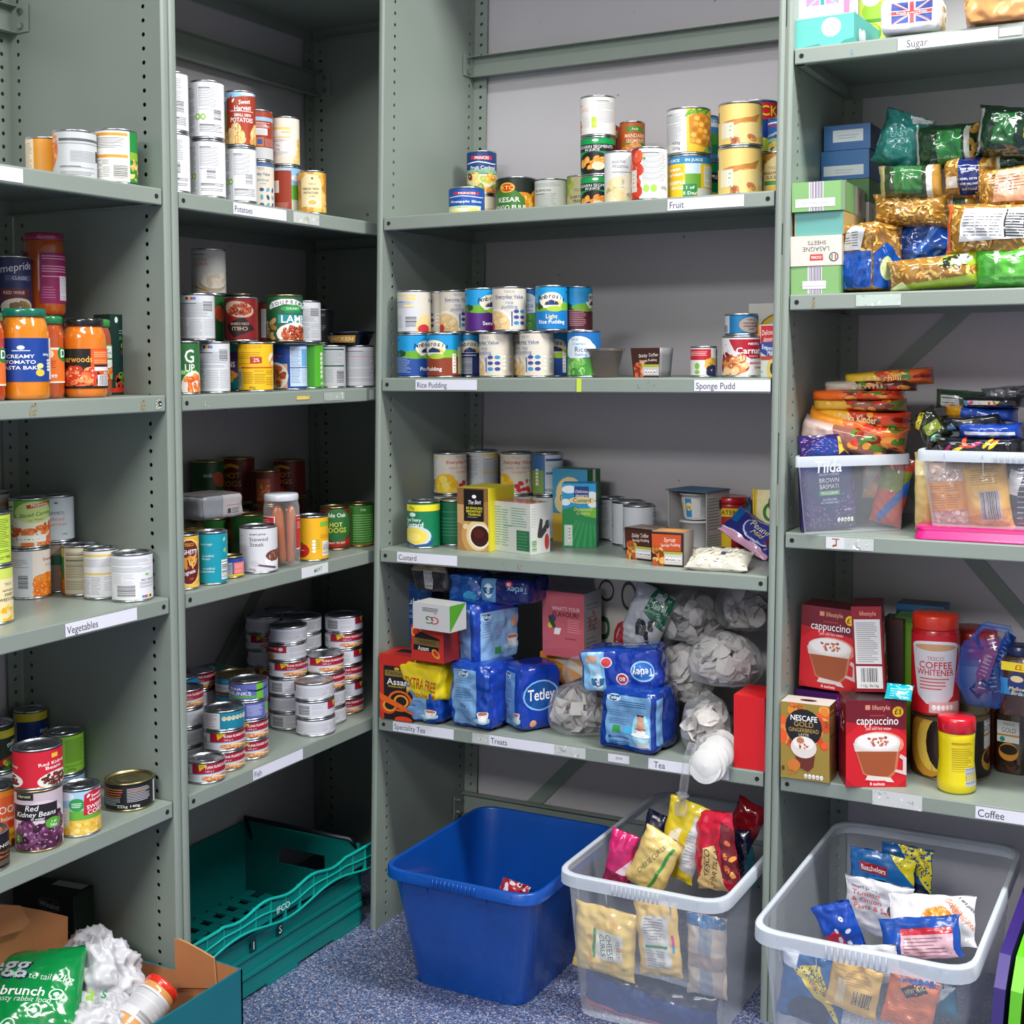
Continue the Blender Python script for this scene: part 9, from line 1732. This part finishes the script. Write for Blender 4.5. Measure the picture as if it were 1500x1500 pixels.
# second large clear box
tub('clear_box', outl(1.0, -.27, 1.30, .20), outl(.984, -.325, 1.335, .235), .001, .335, 'large clear plastic box of pasta sauce packets near the lids', rimw=.016, rimh=.024, rr=.05)
a = F(110, 120, '1d6ab0'); a.e(0, 30, 46, 44, '2f8ad0'); a.e(0, 28, 42, 42, '10203c'); a.r(-38, 78, 10, 96, 'b0202c'); a.t('Batchelors', -14, 87, 10, 'ffffff', 1, 0, fit=44); a.t("PASTA 'n'", 2, 54, 15, 'ffffff', 0, fit=70); a.p([(10, 120), (55, 120), (55, 70)], 'e8d82c')
ib('sauce_sachet', 1242, 1340, 1248, 1340, .06, {'front': a}, 'blue pasta sachet with red name banner standing at the back', 4, base='1d6ab0', seed=172, d=16)
a = F(100, 110, '1d5a9a'); a.p([(-20, 110), (50, 110), (50, 30)], 'e8d82c'); a.t('5 MINUTES', 20, 88, 9, '1a2a4a', 1, -52, fit=60); a.t('NOW READY', 30, 96, 6, '1a2a4a', 1, -52, fit=44); a.e(20, 20, 30, 30, '10203c')
ib('sauce_sachet', 1290, 1366, 1238, 1330, .09, {'front': a}, 'blue sachet with yellow corner reading 5 minutes', 2, base='1d5a9a', seed=173, d=14)
a = F(100, 110, 'd4d4dc'); a.t('smart price', -22, 94, 6, '3a3a3a', 1); a.t('Tomato', -20, 82, 9, 'd0402e', 0); a.t('& Onion', -18, 69, 9, 'd0402e', 0); a.t('Pasta & Sauce', -2, 56, 9, 'd0402e', 0, fit=70); a.e(34, 60, 20, 16, '4a4a50')
ib('sauce_sachet', 1236, 1338, 1290, 1372, -.02, {'front': a}, 'white tomato and onion pasta sachet with red words', 3, base='d4d4dc', seed=174, d=16)
a = F(110, 90, 'd6d6da'); a.e(0, 40, 34, 34, 'ececf0'); a.e(8, 42, 22, 28, 'd88a2c'); a.blobs(-12, 16, 28, 68, 26, ('e0962c', 'c8782a', 'eab04e'), 7, 3, .4, None, (8, 42, 20, 26)); a.t('Golden', 30, 70, 8, 'e07a3a', 0, -50); a.t('Vegetable', 38, 56, 7, 'e07a3a', 0, -50); a.t('Savoury Rice', 44, 44, 6, 'e07a3a', 0, -50); a.t('smart price', 46, 74, 5, '3a3a3a', 1, -50)
ib('sauce_sachet', 1300, 1430, 1312, 1382, -.12, {'front': a}, 'white golden rice sachet lying across the box', -8, rx=-30, base='d6d6da', seed=175, d=18)
a = F(120, 60, '1a4aa0'); a.r(-30, 0, 50, 40, 'd8b0bc'); a.r(-30, 34, 50, 44, 'c02a3a'); a.small(-26, 4, 46, 32, '8a6a78', 5, 1.2)
ib('sauce_sachet', 1288, 1410, 1345, 1402, -.19, {'front': a}, 'blue and pink sachet lying under the golden rice', -14, rx=-20, base='1a4aa0', seed=176, d=18)
ib('sauce_sachet', 1200, 1262, 1322, 1402, -.14, {'front': F(60, 90, '1a4ab0').p([(-30, 0), (10, 0), (0, 50), (-30, 40)], 'c8324a').blobs(-10, 20, 20, 70, 6, ('e8ecf4',), 5)}, 'blue and red sachet curled against the box side', -24, base='1a4ab0', seed=177, d=20)
a = F(120, 110, '1c5a96'); a.p([(-40, 84), (10, 100), (60, 10)], 'e6cf4a'); a.t('NOW', 6, 84, 8, '2a3a4a', 1, -22); a.t('COOKS', 12, 74, 8, '2a3a4a', 1, -22); a.t('EVEN FASTER', 18, 62, 7, '9a3a2a', 1, -22, fit=50); a.r(-60, 84, -30, 110, 'd8e0ec'); a.e(0, 20, 40, 26, '22344e')
ib('sauce_sachet', 1140, 1240, 1398, 1500, -.245, {'front': a}, 'blue sachet reading now cooks even faster behind clear plastic', 6, base='1c5a96', seed=178, d=22)
a = F(70, 90, 'e6bc6a'); a.bar(0, 16, 28, 46, False, 3, 'd8b87a'); a.small(-28, 50, 28, 84, 'b08a4a', 4, 1.2); a.r(-22, 10, -10, 60, 'ecd8a8')
ib('sauce_sachet', 1212, 1290, 1410, 1484, -.27, {'front': a}, 'mustard yellow sachet with barcode behind clear plastic', 8, base='e6bc6a', seed=179, d=16)
ib('sauce_sachet', 1296, 1372, 1424, 1510, -.26, {'front': F(80, 100, 'e8865a').small(-34, 4, 34, 60, 'c86a40', 5, 1.4).p([(-20, 70), (10, 96), (24, 80), (-6, 56)], '2a2a30').t('NEWGATE', 2, 76, 8, 'd8c89a', 1, 38, fit=34).p([(-30, 84), (20, 100), (40, 100), (40, 90)], '3a5aa0')}, 'orange sachet with black name bar behind clear plastic', 10, base='e8865a', seed=180, d=18)
ib('sauce_sachet', 1240, 1320, 1384, 1440, -.22, {'front': F(80, 60, 'c8ccd0').small(-36, 6, 36, 54, '8a90a0', 4, 1.2)}, 'white printed sachet back in the clear box middle', -14, base='c8ccd0', seed=181, d=16)
ib('sauce_sachet', 1352, 1402, 1418, 1490, -.20, {'front': F(60, 80, '1a6a84').p([(-10, 20), (30, 50), (10, 60)], 'c8ccd0')}, 'teal and silver sachet by the far corner', -6, base='1a6a84', seed=182, d=16, mat='foil')
# lids on edge and a small cardboard box by the picture edge
for i, (c_, nm) in enumerate((('3c2a78', 'purple'), ('6ad01c', 'lime green'), ('d0187e', 'magenta'))):
    if nm != 'x': 
        m = MB(); x = 1.352+.026*i
        q = [(-.30, 0), (.15, 0), (.15, .30), (.12, .33), (-.26, .33), (-.30, .29)]
        m.extrude(q, -.006, .012, lambda p: (p[2], p[0], p[1]))
        o = m.build('crate_lid', plain(nm.replace(' ', '_')+'_lid_plastic', c_, .3, coat=.4), None); o.location = (x, .02, .004); o.rotation_euler = (0, math.radians(4), 0); tag(o, f'{nm} plastic lid standing on edge beside the clear box', 'lid')
o = empty('cardboard_box', (1.545, -.20, 0)); tag(o, 'small brown cardboard box at the picture edge', 'box'); KR = plain('kraft_board', 'b98a5c', .8, bump=.15)
for a_, b_ in (((-.10, -.10, 0), (.12, -.096, .25)), ((-.10, -.10, 0), (-.096, .10, .25)), ((.116, -.10, 0), (.12, .10, .25)), ((-.10, .096, 0), (.12, .10, .25)), ((-.10, -.10, 0), (.12, .10, .004))): m = MB(); m.box(a_, b_); m.build('side_board', KR, o)
film_bag('meat_packet', Vector((1.51, -.24, .20)), 90, 110, 50, {'front': F(90, 110, 'c85a6a').blobs(-40, 0, 40, 110, 16, ('d88a96', 'a83a4a', 'e8c0c8'), 16)}, 'pink film-wrapped packet in the small cardboard box', 'packet', base='c86a7a', seed=190, mat='foil', rz=-.4)
# green ventilated folding crate under the fish shelf
M['teal'] = plain('teal_plastic', '0a7c78', .38, vary=.06); M['teal2'] = plain('teal_plastic_rim', '12a89c', .35)
Y0, Y1, X0, X1, HC = -.575, .015, -.425, -.085, .185
o = empty('folding_crate', ((X0+X1)/2, (Y0+Y1)/2, 0)); tag(o, 'green folding supermarket crate under the fish shelf', 'crate'); O_ = o.location
def CB(name, a_, b_, mat='teal'): m = MB(); m.box([a_[i]-O_[i] for i in range(3)], [b_[i]-O_[i] for i in range(3)]); return m.build(name, M[mat], o)
m = MB()      # slotted floor
for i in range(13):
    y = Y0+.02+i*.043; m.box((X0-O_.x, y-O_.y, .014), (X1-O_.x, y+.022-O_.y, .019))
for i in range(7): x = X0+.01+i*.052; m.box((x-O_.x, Y0-O_.y, .0135), (x+.02-O_.x, Y1-O_.y, .0185))
m.build('slatted_floor', M['teal'], o)
sd = CB('side_wall', (X1, Y0, .006), (X1+.005, Y1, HC-.028))
for z_ in (.045, .085, .125): m = MB(); m.box((X1-O_.x+.002, Y0-O_.y+.004, z_), (X1-O_.x+.010, Y1-O_.y-.004, z_+.007)); m.build('raised_band', M['teal'], sd)
for y in (Y0+.05, Y0+.29, Y1-.07): m = MB(); m.box((X1-O_.x-.004, y-O_.y-.04, 0), (X1-O_.x+.007, y-O_.y+.06, .008)); m.build('skid', M['teal'], sd)
CB('side_wall', (X0-.005, Y0, .006), (X0, Y1, HC)); CB('end_wall', (X0, Y0-.005, .006), (X1, Y0, HC))
for a_, b_ in (((X0, Y1, .006), (X1, Y1+.005, .10)), ((X0, Y1, .10), (X0+.10, Y1+.005, HC)), ((X1-.10, Y1, .10), (X1, Y1+.005, HC)), ((X0+.1, Y1, .14), (X1-.1, Y1+.005, HC))): CB('end_wall_panel', a_, b_)
# wavy ribbed front rail, leaning out
m = MB(); n_ = 40
def wav(t): return .030+.018*(1 if .18 < t < .82 else max(0, 1-abs((t-.18 if t < .5 else t-.82))/.08))*-.6
def pt(t, top): return (X1+.028-O_.x, Y0-.012+(Y1-Y0+.03)*t-O_.y, (HC+.004-.006*math.cos(t*25)*(.15 < t < .85)) if top else HC-.012-.030*(1-.55*math.exp(-((t-.5)/.3)**4)*0)-.010*math.cos(t*12.5))
for top, r_ in ((1, .0035), (0, .0028)): m.tube([pt(i/n_, top) for i in range(n_+1)], r_, 6)
m.tube([tuple((a_+b_)/2 for a_, b_ in zip(pt(i/n_, 1), pt(i/n_, 0))) for i in range(n_+1)], .0022, 6)
rail = m.build('front_rail', M['teal2'], o, smooth=True)
for i in range(13):
    t = (i+.3)/13; m = MB(); a_, b_ = pt(t, 1), pt(t, 0); m.box((a_[0]-.008, a_[1]-.0012, b_[2]), (a_[0]+.001, a_[1]+.0012, a_[2])); m.build('rib', M['teal2'], rail)
m = MB(); m.extrude([(X1-O_.x, HC-.030), (X1+.026-O_.x, HC-.002), (X1+.026-O_.x, HC-.036), (X1+.004-O_.x, HC-.05)], Y0-O_.y-.01, Y1-O_.y+.012, lambda p: (p[0], p[2], p[1])); m.build('rail_web', M['teal'], o)
a = F(60, 20); a.t('IFCO', 0, 10, 15, 'dfeeee', 1, fit=44); m = MB(); a.emit(m, lambda x, y, L: (X1+.0325+L/1000-O_.x, -.30+x/1000-O_.y, HC-.030+y*.0009), gx=100); m.build('printed_mark', M['paper'], o)
for y_, ch in ((-.285, 'S'), (-.37, '1')): a = F(16, 24, '0b3a3c'); a.t(ch, 0, 12, 16, 'dfeeee', 1); m = MB(); a.emit(m, lambda x, y, L: (X1+.0115+L/1000-O_.x, y_+x/1000-O_.y, .095+y/1000), gx=100); m.build('window_mark', M['paper'], o)
m = MB(); m.tube([(X0+.02-O_.x, Y1-O_.y+.004, HC-.04), (X0+.01-O_.x, Y1-.01-O_.y, HC+.014), (X1-.02-O_.x, Y1-.01-O_.y, HC+.012), (X1-.01-O_.x, Y1+.004-O_.y, HC-.01)], .006, 8); m.build('swing_bar', plain('black_bar', '0c1416', .4), o, smooth=True)
# ---------------------------------------------------------------- cardboard box and bags in front of bay A
KO = plain('orange_kraft', 'c08050', .8, bump=.2); TEALC = plain('teal_printed_board', '0c6a76', .5)
o = empty('cardboard_tray', (-.1, -.85, 0)); tag(o, 'torn teal cardboard box of donations on the floor', 'box'); O_ = o.location
def wall_(name, P4, inner, outer):
    """a board: four top/bottom points, inside and outside faces in their own paper colours"""
    m = MB(); A4 = [Vector(p)-O_ for p in P4]; nrm = (A4[1]-A4[0]).cross(A4[-1]-A4[0]).normalized()*.004; B4 = [p+nrm for p in A4]; k = len(A4)
    m.poly([tuple(p) for p in A4], mi=0); m.poly([tuple(p) for p in B4[::-1]], mi=1)
    for i in range(k): j = (i+1) % k; m.poly([tuple(A4[i]), tuple(A4[j]), tuple(B4[j]), tuple(B4[i])], mi=0)
    return m.build(name, [inner, outer], o)
H_ = .222
wall_('front_board', [(.137, -.648, 0), (.137, -1.25, 0), (.137, -1.25, H_), (.137, -.648, H_)], TEALC, KO)
wall_('side_board', [(-.205, -.648, 0), (.137, -.648, 0), (.137, -.648, H_), (.06, -.648, H_+.004), (.03, -.648, .19), (-.205, -.648, .185)], TEALC, KO)
wall_('torn_flap', [(-.01, -.655, .16), (.085, -.655, .18), (.08, -.655, H_+.012), (.05, -.655, H_+.020), (.02, -.655, H_+.027), (-.002, -.655, H_+.030), (-.012, -.655, H_+.028)], KR, KO)
wall_('back_board', [(-.205, -1.25, 0), (-.205, -.655, 0), (-.205, -.655, .19), (-.205, -1.25, .19)], KO, TEALC)
X_ = -.19; q_ = [on_x(u, v, X_) for u, v in ((-40, 1470), (97, 1470), (97, 1342), (60, 1333), (22, 1326), (-40, 1318))]
wall_('raised_flap', [tuple(p) for p in q_], KO, KO)
q_ = [on_x(u, v, X_+.02) for u, v in ((-40, 1380), (0, 1371), (30, 1362), (42, 1350), (28, 1326), (-40, 1322))]
wall_('teal_flap', [tuple(p) for p in q_], TEALC, KO)
def crumple(nm, Cc, r3, mat, seed, label, cat, k=.22, N=100, K=60):
    m = MB()
    def f_(i, j):
        th, ph = 2*math.pi*(i % N)/N, math.pi*j/K; d = Vector((math.cos(th)*math.sin(ph), math.sin(th)*math.sin(ph), math.cos(ph))); w_ = 1+k*noise.noise(d*2+Vector((seed, 0, 0)))+sum(k*a_*(.25-abs(noise.noise(Vector((d.x*f, d.y*f*1.6, d.z*f))+Vector((0, seed*f, 0))))) for a_, f in ((1.5, 2.2), (.6, 4.6), (.16, 10)))
        return tuple(d[i_]*w_*r3[i_] for i_ in range(3))
    for j in range(K):
        for i in range(N):
            q = [(i, j), (i+1, j), (i+1, j+1), (i, j+1)]; m.poly([f_(*t) for t in q], (1, 1, 1), 0, [(t[0] % N, t[1]) if 0 < t[1] < K else (0, t[1]) for t in q])
    ob = m.build(nm, mat, None, smooth=True); ob.location = Cc; return tag(ob, label, cat)
WB_ = plain('white_carrier_film', 'c6c7cd', .4, coat=.2, bump=.3, bscale=30)
crumple('carrier_bag', on_z(140, 1430, .20), (.085, .07, .068), WB_, 5, 'crumpled white carrier bag in the torn teal box', 'bag', .26)
crumple('carrier_bag', on_z(140, 1492, .17), (.07, .06, .04), WB_, 8, 'flatter white carrier bag beneath the crumpled one', 'bag', .2)
a = F(70, 50); a.t('a', -10, 24, 26, '8ab82c', 1, -12); a.t('s', 12, 22, 20, '2a8a4a', 1, -12); m = MB(); Pp = on_z(140, 1490, .212); a.emit(m, lambda x, y, L: (x/1000, y/1000, L/1000), gx=100); ob = m.build('bag_print', M['paper'], bpy.data.objects['carrier_bag.001']); ob.location = (.035, -.03, .044); ob.rotation_euler = (math.radians(35), 0, math.radians(40))
a = F(130, 150, '0f8a44'); a.p([(-65, 120), (0, 150), (-65, 150)], '0a6a34'); a.t('egg', -30, 118, 30, '1a2a4a', 1, -12); a.t('egg', -31, 119.5, 28, 'c8d0d8', 1, -12); a.t('nose to tail', -4, 94, 9, 'cfe8d8', 0, -12); a.t('brunch', -10, 70, 15, 'ffffff', 1, -12); a.t('tasty rabbit food', -8, 56, 8, 'cfe8d8', 0, -12, fit=76); a.t('2kg', 44, 84, 11, 'ffffff', 0, -12)
for x, y in ((-26, 20), (8, 36), (34, 58)): a.e(x, y, 10, 10, 'd8ece0'); a.e(x, y, 8, 8, '0f8a44'); a.e(x, y, 4, 4, 'd8ece0')
film_bag('rabbit_food_bag', on_z(40, 1500, .20)+Vector((0, 0, -.03)), 170, 160, 60, {'front': a}, 'green rabbit food bag lying in the torn teal box', 'bag', rz=math.radians(40), rx=math.radians(-52), base='0f8a44', seed=200, mat='foil')
jr = jar(on_z(182, 1515, .15), .034, .10, 'd89a5a', 'd8301e', None, 'peanut butter jar with red lid lying in the teal box', name='spread_jar', neck=.9, shoulder=.8); jr.rotation_euler = (math.radians(-52), math.radians(38), math.radians(20))
a = A('d4d4d8'); info(a, -50, 50, 30, 94, '9a9ca2'); a.bar(-6, 6, 40, 28, True, 3, 'd4d4d8'); m = MB(); a.emit(m, lambda x, y, L: ((.0347+L/1000)*math.cos(x/240*2*math.pi-math.pi/2), (.0347+L/1000)*math.sin(x/240*2*math.pi-math.pi/2), .02+y*.00055), gx=3); m.build('paper_label', M['paper'], jr, smooth=True)
a = F(140, 310, '0a0b0a'); a.e(14, 286, 26, 12, '6a6e6c', -6); a.e(14, 286, 25, 11, '0a0b0a', -6); a.t('Winalot', 14, 286, 11, 'a8acaa', 1, -6, fit=46); a.e(30, 226, 44, 20, '5a5e5c', 0); a.e(30, 222, 43, 20, '0a0b0a'); a.t('Winalot', 16, 226, 17, 'c8ccca', 1, -6, fit=76); a.r(-50, 256, -28, 262, '9a3a4a')
b_ = F(60, 310, '0c1c12'); b_.e(8, 200, 40, 34, 'c09a6e'); b_.r(-30, 0, 30, 206, 'c09a6e'); b_.small(-20, 60, 26, 204, '5a4a34', 7, 2)
o = pk('dog_food_box', 'A', 0, Vector((-.365, -.715, 0)), Vector((-.222, -.700, 0)), 55, 305, {'front': a, 'right': b_, 'top': F(140, 57, '0a0c0a').r(-10, 34, 60, 57, 'b8babc')}, 'black dog food box behind the white carrier bags', 'box', base='0b0d0b')

# ---------------------------------------------------------------- odd pieces on the meat, soup and fish shelves
P, r, _ = put('B', HT['B'][3], 387, 440, 0, vb=833.5, h=.152)
o = empty('sausage_jar', P+Vector((0, 0, .0003)), face_cam(P)); tag(o, 'tall glass jar of sausages with white lid', 'jar')
m = MB(); m.lathe([(r*.9, 0), (r, .006), (r, .125), (r*.93, .137), (r*.92, .143)], 36); m.build('glass_body', M['glass'], o, smooth=True)
m = MB(); m.lathe([(r*.95, .139), (r*.96, .14), (r*.96, .15), (r*.9, .153), (.001, .153)], 36); m.build('jar_lid', plain('white_jar_lid', 'c9ccd4', .3, coat=.4), o, smooth=True)
SG = plain('sausage_skin', 'b05a1e', .25, coat=.6); BR_ = plain('sausage_brine', '5a2a12', .2); rb = random.Random(2)
for i, (x, y) in enumerate(((-.017, -.012), (0, -.019), (.017, -.010), (-.009, .008), (.011, .010))):
    m = MB(); t_ = [0, .004, .012, .06, .105, .118, .124]; k_ = [.002, .008, .0095, .0098, .0095, .007, .002]
    m.lathe([(k, z_) for k, z_ in zip(k_, t_)], 14, c=(x, y)); ob = m.build('sausage', SG, o, smooth=True); ob.location.z = .006; ob.rotation_euler = (rb.uniform(-.05, .05), rb.uniform(-.06, .06), 0)
a = Art(240, 100); 
for x0, x1 in ((-60, -14), (34, 62)): a.r(x0, 8, x1, 100, 'f0f0f0'); a.r(x0, 11, x1-2, 98, 'c8202e'); a.small(x0+3, 62, x1-5, 94, 'f0b8b8', 5, 1.6)
a.r(-44, 34, -18, 60, '2a3a8a'); a.bar(-38, 12, -18, 34, True, 3, 'e4e4e4'); m = MB(); a.emit(m, lambda x, y, L: ((r+.0008+L/1000)*math.cos(x/240*2*math.pi-math.pi/2), (r+.0008+L/1000)*math.sin(x/240*2*math.pi-math.pi/2), .03+y*.00078), gx=3); m.build('paper_label', M['paper'], o, smooth=True)
a = F(100, 50, '85888e'); a.p([(-4, 0), (50, 0), (50, 50), (-2, 50)], 'a8a2a4'); a.r(6, 26, 40, 27, '9a4a4a'); a.r(8, 10, 16, 20, '3a3a40'); a.small(18, 8, 40, 22, '55555c', 4, 1.4)
fb('microwave_tray', 'B', 262, 344, 722, 758, .12, 100, {'front': a, 'top': F(100, 100, '6a6668')}, 'grey microwave meal tray in a pale sleeve on the tins', 'tray', base='8a8c92', seed=210, amp=2, brick=True, rz=math.pi/2-.1, mat='carton')
P = at_d('B', 512, .075, L2-.0045); o = empty('pie_tin', P, face_cam(P)); tag(o, 'flat navy chicken pie tin resting on two grey tins', 'tin')
m = MB(); m.lathe([(.040, 0), (.044, .001), (.056, .026), (.059, .027), (.059, .030), (.056, .031), (.050, .029), (.001, .029)], 40); m.build('tin_body', plain('navy_lacquer', '10162e', .25, .3), o, smooth=True)
a = Art(240, 40); a.r(-46, 6, 10, 34, 'c8922c'); a.t('CHICKEN', -18, 20, 14, 'f0e2c0', 1, fit=50); a.t('B', 54, 20, 16, 'b8b8c0'); m = MB(); a.emit(m, lambda x, y, L: ((.0455+y*.000265+L/1000)*math.cos(x/240*2*math.pi-math.pi/2), (.0455+y*.000265+L/1000)*math.sin(x/240*2*math.pi-math.pi/2), .002+y*.00058), gx=3); m.build('paper_label', M['paper'], o, smooth=True)
zz = HT['B'][4]+.001
for i in range(5):
    c_ = '0f4a4c' if i > 2 else '1a1c3a'; a = F(80, 28, c_); a.r(-40, 24, 40, 28, 'b8a82c'); a.small(-20, 8, 20, 18, '7a8ab0', 5, 1.6); Pq = at_d('B', 314, .235, zz)
    pack('sardine_tin', Pq, math.pi/2-.2, 74, 104, 28, {'front': a, 'top': F(80, 104, 'b8a82c').r(-36, 4, 36, 100, c_)}, ('dark lowest', 'dark second', 'navy third', 'teal fourth', 'teal topmost')[i]+' rectangular sardine tin in the stack behind the fish tins', 'tin', base=c_, mat='carton', warp=warp_brick(74, 104, 28, .2, 9, i), g=14, group='rectangular sardine tins'); zz += .0285
